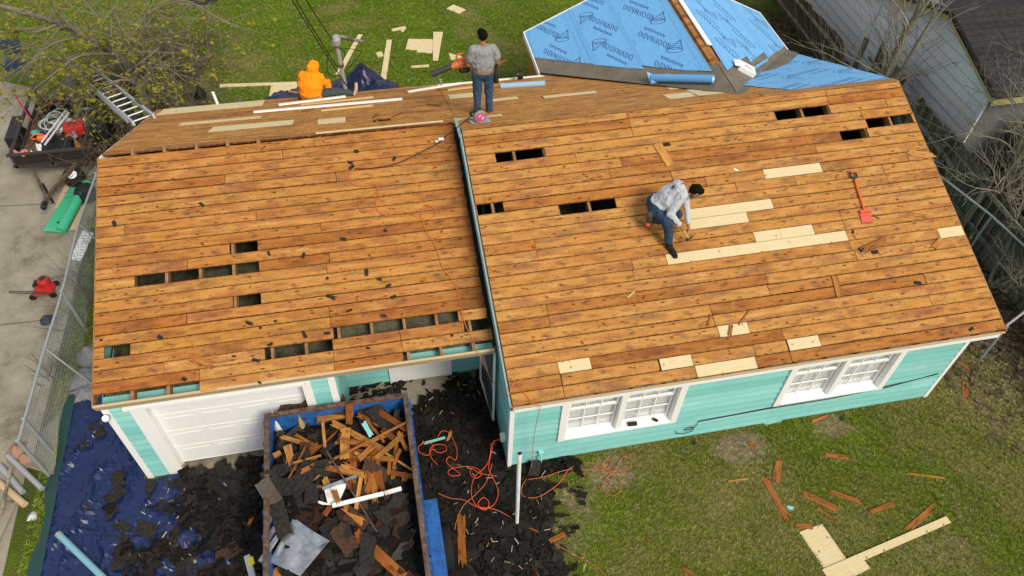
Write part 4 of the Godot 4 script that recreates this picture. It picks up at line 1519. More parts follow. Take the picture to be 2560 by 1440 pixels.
	var fs := [V(-1.78, 3.42, -4.21), V(-1.90, 3.36, -4.03), V(-1.20, 3.35, -4.02), V(-5.50, 3.16, -3.42), V(-2.14, 2.93, -2.75), V(-1.49, 2.95, -2.80), V(-2.44, 2.74, -2.15), V(-2.40, 2.64, -1.85), V(-1.55, 2.66, -1.91), V(-1.49, 2.60, -1.73), V(-1.67, 2.70, -2.03), V(-1.85, 2.74, -2.17), V(-2.17, 2.56, -1.61), V(-1.68, 2.51, -1.47), V(-3.27, 2.90, -2.65), V(-4.85, 2.55, -1.58), V(-2.85, 2.47, -1.35), V(-2.52, 2.46, -1.32), V(-3.85, 2.41, -1.17), V(-3.62, 2.56, -1.63), V(-3.34, 2.44, -1.27), V(-1.96, 2.36, -1.02), V(-4.54, 2.34, -0.94), V(-0.72, 2.37, -1.03), V(-5.66, 2.57, -1.66), V(-3.52, 2.27, -0.75), V(-2.76, 2.87, -2.56), V(-3.24, 2.55, -1.60), V(-3.55, 2.38, -1.07), V(-3.46, 2.53, -1.54), V(-4.22, 3.21, -3.58), V(-1.89, 3.33, -3.94)]
	var fl := zoned(fs, "black felt scrap", ["near the left edge", "left of middle", "right of middle", "near the step"], [-4.6, -3.1, -1.6], ["top of left slope", "upper left slope", "middle of left slope", "lower left slope", "eave of left slope"], [-3.8, -2.9, -2.2, -1.45])
	for q in fs:
		scrap("felt_scrap", fl[fs.find(q)], "felt scrap", "black felt scraps on the left roof slope", q + LN * 0.029, rf(0.022, 0.046), LN, M.shingle, rf(1.0, 1.9))
	# on the back slope
	lay("trim_board", "long white trim board lying along the back slope behind the left ridge", "trim board", "white trim boards on the back slope", V(-3.61, 2.63, -6.60), V(-0.85, 2.65, -6.55), 0.09, 0.03, M.white, 0.0, Color.WHITE, BN)
	lay("trim_board", "white trim board lying by the foot of the grey mast", "trim board", "white trim boards on the back slope", V(-3.19, 2.45, -7.01), V(-1.92, 2.37, -7.20), 0.09, 0.03, M.white, 0.0, Color.WHITE, BN)
	lay("trim_board", "white trim board lying at the rear eave left of the standing man", "trim board", "white trim boards on the back slope", V(-0.70, 2.40, -7.12), V(0.41, 2.28, -7.42), 0.08, 0.03, M.white, 0.0, Color.WHITE, BN)
	var bs := "wood strips scattered on the back slope"
	lay("wood_strip", "pale wood strip on the back slope right of the orange hooded man", "wood strip", bs, V(-2.77, 2.50, -6.88), V(-1.39, 2.47, -6.96), 0.10, 0.02, M.plywood, 0.0, Color(1, 0.85, 0.65), BN)
	lay("wood_strip", "pale wood strip below the long white trim board on the back slope", "wood strip", bs, V(-2.37, 2.78, -6.25), V(-1.42, 2.75, -6.30), 0.06, 0.02, M.plywood, 0.0, Color(1, 0.92, 0.8), BN)
	lay("wood_strip", "brown weathered strip at the rear eave left of the standing man's feet", "wood strip", bs, V(-0.13, 2.46, -7.00), V(0.20, 2.42, -7.07), 0.06, 0.02, M.plank, 0.05, Color(0.5, 0.45, 0.42), BN)
	lay("wood_strip", "pale strip left of the standing man behind the brown weathered strip", "wood strip", bs, V(0.08, 2.46, -6.98), V(0.59, 2.45, -7.02), 0.10, 0.02, M.plywood, 0.0, Color(1, 0.86, 0.68), BN)
	lay("wood_strip", "thin brown stick on the back slope left of the standing man", "wood strip", bs, V(-0.43, 2.88, -6.01), V(-0.20, 2.98, -5.78), 0.03, 0.02, M.plank, 0.03, Color(0.6, 0.5, 0.42), BN)
	lay("wood_strip", "dark brown stick on the back slope above the round hole", "wood strip", bs, V(-1.44, 3.14, -5.40), V(-1.36, 3.04, -5.64), 0.05, 0.02, M.plank, 0.03, Color(0.5, 0.42, 0.38), BN)
	lay("wood_strip", "thin brown strip near the ridge left of the circular saw", "wood strip", bs, V(-1.12, 3.17, -5.33), V(-0.91, 3.06, -5.58), 0.03, 0.02, M.plank, 0.03, Color(0.75, 0.6, 0.5), BN)
	lay("wood_strip", "brown stick on the back slope above the two pale patches at left", "wood strip", bs, V(-2.72, 2.76, -6.29), V(-2.49, 2.69, -6.44), 0.05, 0.02, M.plank, 0.03, Color(0.5, 0.42, 0.38), BN)
	scrap("felt_scrap", "black felt scrap on the back slope beside the left pale patch", "felt scrap", "", V(-2.79, 3.10, -5.48) + BN * 0.03, 0.09, BN, M.shingle, 1.6)
	lay("plywood_strip", "short pale plywood strip lying under the circular saw", "plywood strip", "", V(-0.04, 3.39, -4.80), V(0.74, 3.39, -4.80), 0.11, 0.014, M.plywood, 0.0, Color(1, 0.92, 0.82), BN)
	# rolls of blue sheet
	var r1 := thing("underlayment_roll", "light blue roll of underlayment lying right behind the standing man", "roll", V(1.47, 2.60, -6.66))
	var b1 := MB.new()
	var p0 := V(1.10, 2.57, -6.74) - r1.position + BN * 0.06
	var p1 := V(1.97, 2.61, -6.64) - r1.position + BN * 0.06
	b1.tube([p0, p1], 0.06, 18)
	obj("rolled_sheet", b1, mat(0.28, 0.46, 0.62, 0.5), r1)
	b1 = MB.new()
	b1.quad(p0 + BN * -0.05, p1 + BN * -0.05, p1 + BN * -0.05 + V(-0.12, -0.13, -0.30), p0 + BN * -0.05 + V(0.25, -0.04, -0.1))
	obj("loose_flap", b1, mat(0.28, 0.46, 0.62, 0.5), r1)
	var r2 := thing("underlayment_roll", "bright blue roll of underlayment lying on the grey valley strip", "roll", V(4.27, 3.23, -5.53))
	var b2 := MB.new()
	p0 = V(3.88, 3.04, -5.86) - r2.position + V(-0.03, 0.10, 0.0)
	p1 = V(4.72, 3.45, -5.09) - r2.position + V(-0.03, 0.10, 0.0)
	b2.tube([p0, p1], 0.075, 20)
	obj("rolled_sheet", b2, M.blue_roll, r2)
	b2 = MB.new()
	b2.quad(p0 + V(0, 0.07, 0.0), p0 + V(0.7, 0.068, 0.03), p0 + V(0.5, -0.02, 0.14), p0 + V(-0.06, -0.02, 0.12))
	b2.quad(p0 + V(-0.05, -0.06, 0.1), p0 + V(0.1, -0.05, 0.1), p0 + V(0.02, 0.06, -0.03), p0 + V(-0.1, 0.1, -0.08))
	obj("loose_flap", b2, M.blue_roll, r2)
	b2 = MB.new()
	var dir := (p1 - p0).normalized()
	b2.tube([p1, p1 + dir * 0.004], 0.035, 14)
	obj("core", b2, M.white, r2)
	var r3 := thing("underlayment_roll", "small thin blue roll lying in the right valley beside the white carton", "roll", V(6.25, 2.92, -6.22))
	var b3 := MB.new()
	b3.tube([V(5.89, 3.10, -5.85) - r3.position + V(0.02, 0.05, 0), V(6.56, 2.77, -6.55) - r3.position + V(0.02, 0.05, 0)], 0.035, 14)
	obj("rolled_sheet", b3, M.blue_roll, r3)
	# carton
	var cb := thing("carton", "white cardboard carton with a printed gable mark lying in the valley", "box", V(5.59, 3.24, -5.67))
	var ca := (V(5.46, 3.30, -5.70) - cb.position)
	var ce := (V(5.74, 3.17, -5.62) - cb.position)
	var cx := flat_xf(ca, ce, V(0.43, 0.9, 0.1))
	var b4 := MB.new()
	b4.box(Transform3D(cx.basis, cx.origin + cx.basis.y * 0.07), V(0.36, 0.10, 0.24), 0.004)
	obj("box_body", b4, M.white, cb)
	b4 = MB.new()
	b4.box(Transform3D(cx.basis * Basis(Vector3.FORWARD, -0.35), cx.origin + cx.basis.y * 0.10 - cx.basis.x * 0.22), V(0.12, 0.004, 0.22))
	obj("flap", b4, mat(0.70, 0.72, 0.82, 0.6), cb)
	b4 = MB.new()
	var up := cx.basis.y * 0.1225
	for q in [[-0.08, 0.03, 0.0, -0.04], [0.0, -0.04, 0.08, 0.03], [-0.08, 0.045, 0.08, 0.045]]:
		b4.beam(cx * V(q[0], 0, q[1]) + up, cx * V(q[2], 0, q[3]) + up, cx.basis.y, 0.012, 0.001)
	obj("printed_mark", b4, M.black, cb)
	# service mast with its weatherhead, base plate and wires
	var ms := thing("service_mast", "grey metal service mast with weatherhead standing at the rear eave", "mast", V(-1.895, 2.27, -7.38))
	var mb := MB.new()
	mb.tube([V(0, 0, 0), V(-0.04, 1.20, -0.02)], 0.042, 14)
	obj("pole", mb, M.galv, ms)
	mb = MB.new()
	mb.lathe([Vector2(0.0, 0.17), Vector2(0.05, 0.16), Vector2(0.085, 0.10), Vector2(0.085, 0.0), Vector2(0.06, -0.05), Vector2(0.05, -0.07)], 16, Transform3D(Basis(Vector3.RIGHT, 0.15), V(-0.04, 1.22, 0.0)))
	obj("weatherhead", mb, M.galv, ms)
	mb = MB.new()
	mb.tube([V(-0.02, 0.70, -0.01), V(-0.02, 0.76, -0.01)], 0.056, 14)
	obj("clamp", mb, M.rust, ms)
	mb = MB.new()
	mb.box(Transform3D(Basis(Vector3.RIGHT, -0.4), V(0.06, 0.045, 0.02)), V(0.42, 0.006, 0.34))
	mb.lathe([Vector2(0.05, 0.14), Vector2(0.10, 0.03), Vector2(0.12, 0.02)], 14, Transform3D(Basis(), V(0, 0.02, 0)))
	obj("flashing", mb, M.galv, ms)
	for k in 3:
		mb = MB.new()
		var st := V(-0.05, 1.14, 0.03)
		var lo := V(-0.30 + 0.28 * k, 0.55 + 0.1 * k, -0.10)
		mb.tube(soft([st, V(-0.22 + 0.3 * k, 0.98, -0.05), lo, V(-0.16 + 0.05 * k, 0.42, -0.12)]), 0.007, 5)
		obj("wire_loop", mb, M.black, ms)
	# overhead wires from the mast into the distance
	var wires := [[V(-1.80, 2.30, -7.45), V(-2.61, 5.20, -6.44), "dark overhead wire running from the mast foot up to the top edge"], [V(-2.0, 2.9, -7.5), V(-2.54, 5.00, -6.68), "middle overhead wire running from the mast up to the top edge"], [V(-1.98, 3.50, -7.4), V(-2.40, 5.60, -5.90), "thin grey overhead wire running from the mast head past the others"]]
	for w in wires:
		cord("overhead_wire", w[2], [w[0], w[0].lerp(w[1], 0.5) - V(0, 0.04, 0), w[1]], 0.010, M.black)
	# vents
	var vp := thing("plumbing_vent", "white plastic vent pipe standing on the plywood at the back left eave", "vent pipe", V(-4.41, 2.19, -7.61))
	var vb := MB.new()
	vb.tube([V(0, -0.02, 0), V(-0.03, 0.30, -0.02)], 0.028, 12)
	obj("pipe", vb, M.white, vp)
	vb = MB.new()
	vb.tube([V(0, -0.02, 0), V(0, 0.03, 0)], 0.045, 12)
	obj("collar", vb, M.black, vp)
	var v2 := thing("plumbing_vent", "short black vent pipe at the rear eave behind the light blue roll", "vent pipe", V(1.64, 2.28, -7.41))
	vb = MB.new()
	vb.tube([V(0, -0.02, 0), V(0, 0.14, 0)], 0.06, 14)
	obj("pipe", vb, M.black, v2)
	vb = MB.new()
	vb.lathe([Vector2(0.04, 0.145), Vector2(0.065, 0.145)], 14, Transform3D())
	obj("rim", vb, M.rust, v2)
	var v3 := thing("plumbing_vent", "thin grey vent pipe at the rear eave between mast and standing man", "vent pipe", V(0.01, 2.25, -7.48))
	vb = MB.new()
	vb.tube([V(0, -0.02, 0), V(-0.01, 0.16, 0)], 0.024, 12)
	obj("pipe", vb, M.galv, v3)
	vb = MB.new()
	vb.tube([V(-0.01, 0.155, 0), V(-0.01, 0.163, 0)], 0.028, 12)
	obj("rim", vb, M.galv, v3)
	# circular saw
	var sw := thing("circular_saw", "grey circular saw with a pink blade disc standing on the ridge", "saw", V(0.28, 3.41, -4.76), 0.25)
	sw.position = V(0.3, 3.56, -4.52)
	var s := MB.new()
	s.bx(-0.16, 0.17, 0.0, 0.012, -0.09, 0.09, 0.003)
	obj("base_plate", s, M.galv, sw)
	s = MB.new()
	s.lathe([Vector2(0, 0.02), Vector2(0.10, 0.02), Vector2(0.115, 0.0), Vector2(0.115, -0.03), Vector2(0, -0.03)], 22, Transform3D(Basis(Vector3.RIGHT, PI / 2), V(0, 0.115, 0.03)))
	obj("guard", s, mat(0.22, 0.22, 0.2, 0.5), sw)
	s = MB.new()
	s.lathe([Vector2(0.018, 0.004), Vector2(0.078, 0.004), Vector2(0.082, 0)], 22, Transform3D(Basis(Vector3.RIGHT, PI / 2), V(0, 0.115, 0.052)))
	obj("blade", s, mat(0.72, 0.06, 0.22, 0.4), sw)
	s = MB.new()
	for q in [[-0.03, 0.14, 0.0, 0.165], [0.02, 0.08, 0.05, 0.12]]:
		s.beam(V(q[0], q[1], 0.059), V(q[2], q[3], 0.059), Vector3.BACK, 0.02, 0.002)
	obj("printed_mark", s, M.white, sw)
	s = MB.new()
	s.tube(soft([V(-0.12, 0.12, -0.03), V(-0.15, 0.19, -0.03), V(-0.06, 0.24, -0.03), V(0.04, 0.22, -0.03)]), 0.02, 8)
	s.tube([V(0.0, 0.12, -0.03), V(0.0, 0.12, -0.14)], 0.05, 12)
	obj("handle", s, M.black, sw)

func lawn_things() -> void:
	var gs := "plywood offcuts on the back lawn"
	sheet_of("plywood_offcut", "pale plywood rectangle alone near the top edge of the lawn", "plywood", gs, [V(1.02, 0.00, -14.39), V(1.25, 0.00, -14.58), V(1.56, 0.00, -14.25), V(1.34, 0.00, -14.06)], 0.012, M.plywood)
	sheet_of("plywood_offcut", "small pale strip with a bent end above the other offcuts", "plywood", gs, [V(-0.62, 0.00, -13.55), V(-0.24, 0.00, -13.64), V(-0.21, 0.00, -13.55), V(-0.32, 0.00, -13.34), V(-0.42, 0.00, -13.46), V(-0.61, 0.00, -13.43)], 0.012, M.plywood)
	sheet_of("plywood_offcut", "large figured plywood sheet with a ragged front edge", "plywood", gs, [V(-0.22, 0.00, -12.99), V(0.50, 0.00, -12.86), V(0.33, 0.00, -12.22), V(0.17, 0.00, -12.21), V(0.10, 0.00, -12.28), V(-0.07, 0.00, -12.30), V(-0.06, 0.00, -12.41), V(-0.35, 0.00, -12.48)], 0.012, M.plywood)
	sheet_of("plywood_offcut", "tall plywood strip crossing the right end of the figured sheet", "plywood", gs, [V(0.49, 0.02, -13.20), V(0.75, 0.02, -13.16), V(0.43, 0.02, -11.80), V(0.30, 0.02, -11.84)], 0.012, M.plywood)
	sheet_of("plywood_offcut", "small squarish plywood piece left of the long upright strip", "plywood", gs, [V(-1.15, 0.00, -12.45), V(-0.99, 0.00, -12.50), V(-0.94, 0.00, -12.28), V(-1.09, 0.00, -12.21)], 0.012, M.plywood)
	sheet_of("plywood_offcut", "long plywood strip right of the blue tarpaulin heap", "plywood", gs, [V(-0.80, 0.00, -13.03), V(-0.66, 0.00, -13.01), V(-0.99, 0.00, -11.14), V(-1.13, 0.00, -11.18)], 0.012, M.plywood)
	sheet_of("plywood_offcut", "long plywood strip behind the grey mast", "plywood", gs, [V(-1.53, 0.00, -13.42), V(-1.42, 0.00, -13.39), V(-2.10, 0.00, -11.59), V(-2.24, 0.00, -11.63)], 0.012, M.plywood)
	lay("grey_batten", "weathered grey batten lying across the strip behind the mast", "batten", "", V(-2.13, 0.02, -13.40), V(-1.43, 0.02, -12.98), 0.09, 0.04, M.grey_wood, 0.0, Color(1.5, 1.3, 1.1))
	sheet_of("plywood_offcut", "triangular plywood offcut right of the figured sheet", "plywood", gs, [V(0.76, 0.00, -12.16), V(1.02, 0.00, -11.98), V(0.84, 0.00, -11.78), V(0.78, 0.00, -11.81)], 0.012, M.plywood)
	sheet_of("plywood_offcut", "small plywood offcut touching the triangular one, nearest the standing man", "plywood", gs, [V(0.92, 0.02, -11.95), V(1.04, 0.02, -11.97), V(1.13, 0.02, -11.71), V(0.99, 0.02, -11.68)], 0.012, M.plywood)
	sheet_of("plywood_offcut", "narrow pale strip below the figured sheet", "plywood", gs, [V(-0.28, 0.00, -11.71), V(0.18, 0.00, -11.70), V(0.17, 0.00, -11.59), V(-0.30, 0.00, -11.61)], 0.012, M.plywood)
	sheet_of("plywood_offcut", "long thin plywood strip behind the orange hooded man", "plywood", gs, [V(-5.09, 0.00, -11.64), V(-3.82, 0.00, -11.51), V(-3.84, 0.00, -11.39), V(-5.09, 0.00, -11.50)], 0.012, M.plywood)
	sheet_of("plywood_offcut", "broad plywood sheet on the grass directly behind the orange hooded man", "plywood", gs, [V(-3.82, 0.00, -11.51), V(-3.21, 0.00, -11.45), V(-3.16, 0.00, -10.88), V(-3.89, 0.00, -10.92)], 0.012, M.plywood)
	sheet_of("plywood_offcut", "pale sliver of plywood sticking out behind the blue tarpaulin heap", "plywood", gs, [V(-1.69, 0.00, -11.60), V(-1.65, 0.00, -11.54), V(-1.86, 0.00, -11.27), V(-1.91, 0.00, -11.30)], 0.012, M.plywood)
	# blue tarpaulin heap behind the eave
	heap("blue_tarpaulin", "dark blue crumpled tarpaulin heaped on the lawn behind the mast", "tarpaulin", [[V(-1.55, 0.00, -11.07), 0.55, 0.62], [V(-1.23, 0.00, -10.67), 0.62, 0.34], [V(-2.05, 0.00, -10.80), 0.60, 0.30], [V(-2.86, 0.00, -10.63), 0.8, 0.14], [V(-3.58, 0.00, -10.71), 0.5, 0.1]], mat(0.006, 0.010, 0.05, 0.35), 5)
	# black objects at the top edge and beyond the eave
	heap("black_bag", "small black bag standing on the grass beyond the back left eave", "bag", [[V(-5.52, 0.00, -11.21), 0.16, 0.34]], M.black, 9)
	heap("garden_clutter", "dark heap of clutter on the lawn at the very top edge", "clutter", [[V(-5.81, 0.00, -15.78), 0.30, 0.2], [V(-5.65, 0.00, -15.89), 0.35, 0.25]], M.black, 12)
	# front right lawn: old boards torn off the roof
	var old := "old brown boards thrown on the front lawn"
	var tn := Color(0.66, 0.52, 0.46)
	lay("old_board", "reddish brown board standing nearest the house among the thrown boards", "board", old, V(4.50, 0.00, 0.70), V(4.26, 0.00, 1.12), 0.13, 0.02, M.plank, 0.08, tn)
	lay("old_board", "long broken brown board running down to the plywood L", "board", old, V(4.11, 0.00, 0.94), V(4.20, 0.00, 1.80), 0.12, 0.02, M.plank, 0.2, tn)
	lay("old_board", "small brown board with a split end above the upper thrown boards", "board", old, V(5.29, 0.00, 0.77), V(5.71, 0.00, 0.91), 0.09, 0.02, M.plank, 0.08, tn)
	lay("old_board", "broad brown board with splintered right end in the middle of the lawn", "board", old, V(4.62, 0.00, 1.35), V(5.06, 0.00, 1.73), 0.13, 0.02, M.plank, 0.12, tn)
	lay("old_board", "thin brown strip just below the broad splintered board", "board", old, V(4.72, 0.00, 1.61), V(4.94, 0.00, 1.90), 0.05, 0.02, M.plank, 0.1, tn)
	lay("old_board", "long brown board with a notch right of the broad splintered board", "board", old, V(5.01, 0.00, 1.37), V(5.54, 0.00, 1.70), 0.085, 0.02, M.plank, 0.18, tn)
	lay("old_board", "short notched brown board at the middle right of the lawn", "board", old, V(5.53, 0.00, 1.86), V(6.03, 0.00, 1.79), 0.085, 0.02, M.plank, 0.1, tn)
	lay("old_board", "tapering brown board pointing at the long pale strip", "board", old, V(6.74, 0.00, 1.92), V(5.91, 0.00, 2.28), 0.10, 0.02, M.plank, 0.45, tn)
	lay("old_board", "thin pale brown stick alone on the right of the lawn", "board", old, V(6.43, 0.00, 1.32), V(7.10, 0.00, 1.54), 0.03, 0.02, M.plank, 0.3, Color(1.0, 0.85, 0.7))
	lay("old_board", "curved brown board touching the top corner of the plywood L", "board", old, V(4.23, 0.00, 1.85), V(4.57, 0.00, 1.93), 0.10, 0.02, M.plank, 0.15, tn)
	lay("old_board", "brown board by the right end of the house wall", "board", old, V(8.54, 0.00, -0.15), V(8.32, 0.00, 0.20), 0.11, 0.02, M.plank, 0.1, tn)
	lay("old_board", "two split brown boards lying behind the right corner trim", "board", old, V(8.64, 0.00, -0.63), V(8.80, 0.00, -0.31), 0.08, 0.03, M.plank, 0.15, tn)
	lay("old_board", "brown stick on the bare earth below the right window", "board", old, V(5.36, 0.00, 0.13), V(5.71, 0.00, 0.07), 0.05, 0.02, M.plank, 0.05, Color(1.0, 0.8, 0.65))
	lay("old_board", "thin pale stick on the bare earth under the right window's corner", "board", old, V(5.80, 0.00, 0.38), V(5.88, 0.00, 0.55), 0.02, 0.012, M.plank, 0.1, Color(1.1, 0.9, 0.7))
	lay("old_board", "short brown stick right of the bare patch below the wall's middle", "board", old, V(4.09, 0.00, 0.30), V(4.21, 0.00, 0.42), 0.05, 0.02, M.plank, 0.05, tn)
	lay("old_board", "pale stick lying alone left of the thrown boards", "board", old, V(3.49, 0.00, 0.94), V(3.85, 0.00, 0.95), 0.035, 0.02, M.plank, 0.02, Color(1.3, 1.2, 1.0))
	lay("old_board", "brown sliver at the bottom edge of the lawn", "board", old, V(2.26, 0.00, 2.13), V(2.40, 0.00, 2.32), 0.07, 0.02, M.plank, 0.1, tn)
	lay("old_board", "dark brown sliver upright in the middle of the lawn", "board", old, V(1.89, 0.00, 1.60), V(1.82, 0.00, 1.74), 0.03, 0.012, M.plank, 0.05, tn)
	sheet_of("plywood_sheet", "pale plywood panel lying slanted under the long pale strip", "plywood", "", [V(4.28, 0.00, 1.96), V(4.70, 0.00, 1.90), V(4.82, 0.00, 2.51), V(4.42, 0.00, 2.65)], 0.014, M.plywood)
	sheet_of("plywood_sheet", "plywood corner piece at the bottom edge under the long pale strip", "plywood", "", [V(4.35, 0.00, 2.69), V(5.07, 0.00, 2.53), V(5.12, 0.00, 2.70), V(4.62, 0.00, 2.81), V(4.30, 0.00, 2.79)], 0.012, M.plywood)
	lay("plywood_strip", "long pale plywood strip laid across the plywood panel on the lawn", "plywood", "", V(4.37, 0.02, 2.64), V(6.74, 0.02, 2.21), 0.115, 0.014, M.plywood)
	lay("siding_piece", "scrap of teal siding with a brown chip at the foot of the wall", "siding scrap", "", V(4.51, 0.00, 0.03), V(4.87, 0.00, 0.00), 0.05, 0.012, M.teal, 0.05)
	lay("siding_piece", "tiny teal siding chip beside the long broken board", "siding scrap", "", V(4.26, 0.00, 1.53), V(4.38, 0.00, 1.58), 0.07, 0.01, M.teal, 0.05)
	scrap("felt_scrap", "black felt scrap on the bare earth below the right window", "felt scrap", "", V(5.92, 0.00, 0.17) + V(0, 0.01, 0), 0.06, Vector3.UP, M.shingle, 0.7)
	scrap("felt_scrap", "black felt scrap by the wall in the middle of the lawn", "felt scrap", "", V(3.19, 0.00, 0.15) + V(0, 0.01, 0), 0.05, Vector3.UP, M.shingle, 1.2)

func heap(called: String, label: String, category: String, humps: Array, m: Material, sd: int, base := -0.01) -> void:
	# crumpled cloth: a height field of a few humps with sharp folds
	var c: Vector3 = humps[0][0]
	var f := noise(0.9, sd, 3, FastNoiseLite.TYPE_SIMPLEX)
	f.fractal_type = FastNoiseLite.FRACTAL_RIDGED
	var b := MB.new()
	var lo := V(1e9, 0, 1e9)
	var hi := -lo
	for h in humps:
		lo = V(minf(lo.x, h[0].x - h[1]), 0, minf(lo.z, h[0].z - h[1]))
		hi = V(maxf(hi.x, h[0].x + h[1]), 0, maxf(hi.z, h[0].z + h[1]))
	var st := clampf((hi.x - lo.x) / 60.0, 0.02, 0.06)
	var H := func(x: float, z: float) -> float:
		var y := -0.05
		for h in humps:
			var d: float = Vector2(x - h[0].x, z - h[0].z).length() / h[1]
			if d < 1.0:
				y = maxf(y, h[2] * pow(1.0 - d, 0.8) - 0.02)
		if y > -0.02:
			y *= 0.75 + 0.5 * (f.get_noise_2d(x, z) * 0.5 + 0.5)
			y += 0.02 * f.get_noise_2d(x * 3.0, z * 3.0)
		return y
	var nx := int((hi.x - lo.x) / st)
	var nz := int((hi.z - lo.z) / st)
	for i in nx:
		for j in nz:
			var q: Array = []
			var top := -1.0
			for k in [[0, 0], [0, 1], [1, 1], [1, 0]]:
				var x: float = lo.x + (i + k[0]) * st
				var z: float = lo.z + (j + k[1]) * st
				var y: float = H.call(x, z)
				top = maxf(top, y)
				q.append(V(x, y, z) - c)
			if top > base:
				b.quad(q[0], q[1], q[2], q[3])
	var o := obj(called, b, m, null, Transform3D(Basis(), c))
	tag(o, label, category)

func dump_trailer() -> void:
	# walls about 1 m high on a bed at 0.5 m; it runs out of the picture at the bottom
	var x0 := -3.60
	var x1 := -1.50
	var z0 := -0.72
	var z1 := 3.6
	var top := 1.5
	var t := thing("dump_trailer", "blue steel dump trailer with rusty top rails, heaped with torn off roofing", "trailer", V((x0 + x1) / 2, 0, 1.4))
	var o := -t.position
	var add := func(called: String, a: Array, m: Material, par: Node, bev := 0.0) -> MeshInstance3D:
		var b := MB.new()
		b.bx(a[0], a[1], a[2], a[3], a[4], a[5], bev)
		return obj(called, b, m, par, Transform3D(Basis(), o))
	add.call("bed", [x0, x1, 0.50, 0.56, z0, z1], M.rust, t)
	add.call("front_wall", [x0, x1, 0.56, top - 0.05, z0, z0 + 0.03], M.blue_steel, t)
	var lw = add.call("side_wall", [x0, x0 + 0.03, 0.56, top - 0.05, z0, z1], M.blue_steel, t)
	var rw = add.call("side_wall", [x1 - 0.03, x1, 0.50, top - 0.05, z0, z1], M.blue_steel, t)
	var tr := MB.new()
	tr.bx(x0 - 0.02, x1 + 0.02, top - 0.06, top, z0 - 0.02, z0 + 0.05, 0.006)
	var r1 := obj("top_rail", tr, M.rust, t, Transform3D(Basis(), o))
	for q in [x0 - 0.02, x1 - 0.055]:
		var b := MB.new()
		b.bx(q, q + 0.075, top - 0.062, top + 0.002, z0 + 0.05, z1, 0.006)
		obj("top_rail", b, M.rust, t, Transform3D(Basis(), o))
	for k in 12:
		var z := z0 + 0.06 + k * 0.36
		for s in 2:
			var b := MB.new()
			var x := x1 if s == 0 else x0
			var w := 0.05 if s == 0 else -0.05
			b.bx(x, x + w, 0.50, top - 0.07, z, z + 0.06, 0.005)
			obj("rib", b, M.blue_steel, rw if s == 0 else lw)
	add.call("chassis", [x0 + 0.3, x1 - 0.3, 0.36, 0.50, z0 + 0.1, z1], M.black, t)
	for s in 1:
		var fx := x1 + 0.05
		var b := MB.new()
		b.bx(fx, fx + 0.20, 0.72, 0.75, 0.75, 3.0, 0.006)
		b.bx(fx, fx + 0.20, 0.50, 0.75, 0.72, 0.75)
		var fo := obj("fender", b, M.blue_steel, t, Transform3D(Basis(), o))
		for k in 2:
			var c := V(fx + 0.22, 0.36, 1.32 + k * 0.85)
			var rot := Basis(Vector3.FORWARD, PI / 2 if s == 1 else -PI / 2)
			var tb := MB.new()
			tb.lathe([Vector2(0.20, -0.10), Vector2(0.30, -0.11), Vector2(0.34, -0.07), Vector2(0.345, 0.0), Vector2(0.34, 0.07), Vector2(0.30, 0.11), Vector2(0.20, 0.10)], 28, Transform3D(rot, c))
			var w := obj("wheel", tb, M.rubber, t, Transform3D(Basis(), o))
			tb = MB.new()
			tb.lathe([Vector2(0.22, 0.105), Vector2(0.20, 0.09), Vector2(0.18, 0.03), Vector2(0.08, 0.05), Vector2(0.05, 0.10), Vector2(0, 0.10)], 24, Transform3D(rot, c))
			obj("rim", tb, M.metal, w)
	# torn roofing heaped in it: a dark bed of shingles, then single pieces on top
	var hf := noise(0.8, 91, 3)
	var H := func(x: float, z: float) -> float:
		var e := minf(minf(x - x0, x1 - x) / 0.25, (z - z0) / 0.4)
		return 1.0 + 0.18 * clampf(e, 0, 1) + 0.06 * hf.get_noise_2d(x * 1.5, z * 1.5) - 0.10 * clampf((z - 1.2) / 1.0, 0, 1)
	var pb := MB.new()
	var st := 0.09
	for i in 23:
		for j in 48:
			var q: Array = []
			for k in [[0, 0], [0, 1], [1, 1], [1, 0]]:
				var x := minf(x0 + 0.03 + (i + k[0]) * st, x1 - 0.03)
				var z := minf(z0 + 0.03 + (j + k[1]) * st, z1)
				q.append(V(x, H.call(x, z) + 0.03 * hf.get_noise_2d(x * 9.0, z * 9.0), z))
			pb.quad(q[0], q[1], q[2], q[3])
	var pile := obj("shingle_heap", pb, M.shingle)
	tag(pile, "dark bed of torn shingles filling the blue trailer", "shingle heap")
	var xs: Array = []
	var cs: Array = []
	for k in 520:
		var x := rf(x0 + 0.12, x1 - 0.12)
		var z := rf(z0 + 0.12, z1 - 0.1)
		var sc := rf(0.5, 1.5)
		var bs := Basis(Vector3.UP, rf(0, TAU)) * Basis(Vector3.RIGHT, rf(-0.5, 0.5)) * Basis(Vector3.BACK, rf(-0.4, 0.4))
		xs.append(Transform3D(bs.scaled(V(sc, 1, sc)), V(x, H.call(x, z) + rf(0.0, 0.045), z)))
		var g := rf(0.5, 1.5)
		cs.append(Color(0.016, 0.0145, 0.0138) * g * (2.2 if rng.randf() < 0.2 else 1.0) if rng.randf() < 0.8 else Color(0.042, 0.020, 0.013) * g)
	shards("loose_shingles", mat(1, 1, 1, 0.9), xs, cs, pile)
	trailer_pieces()

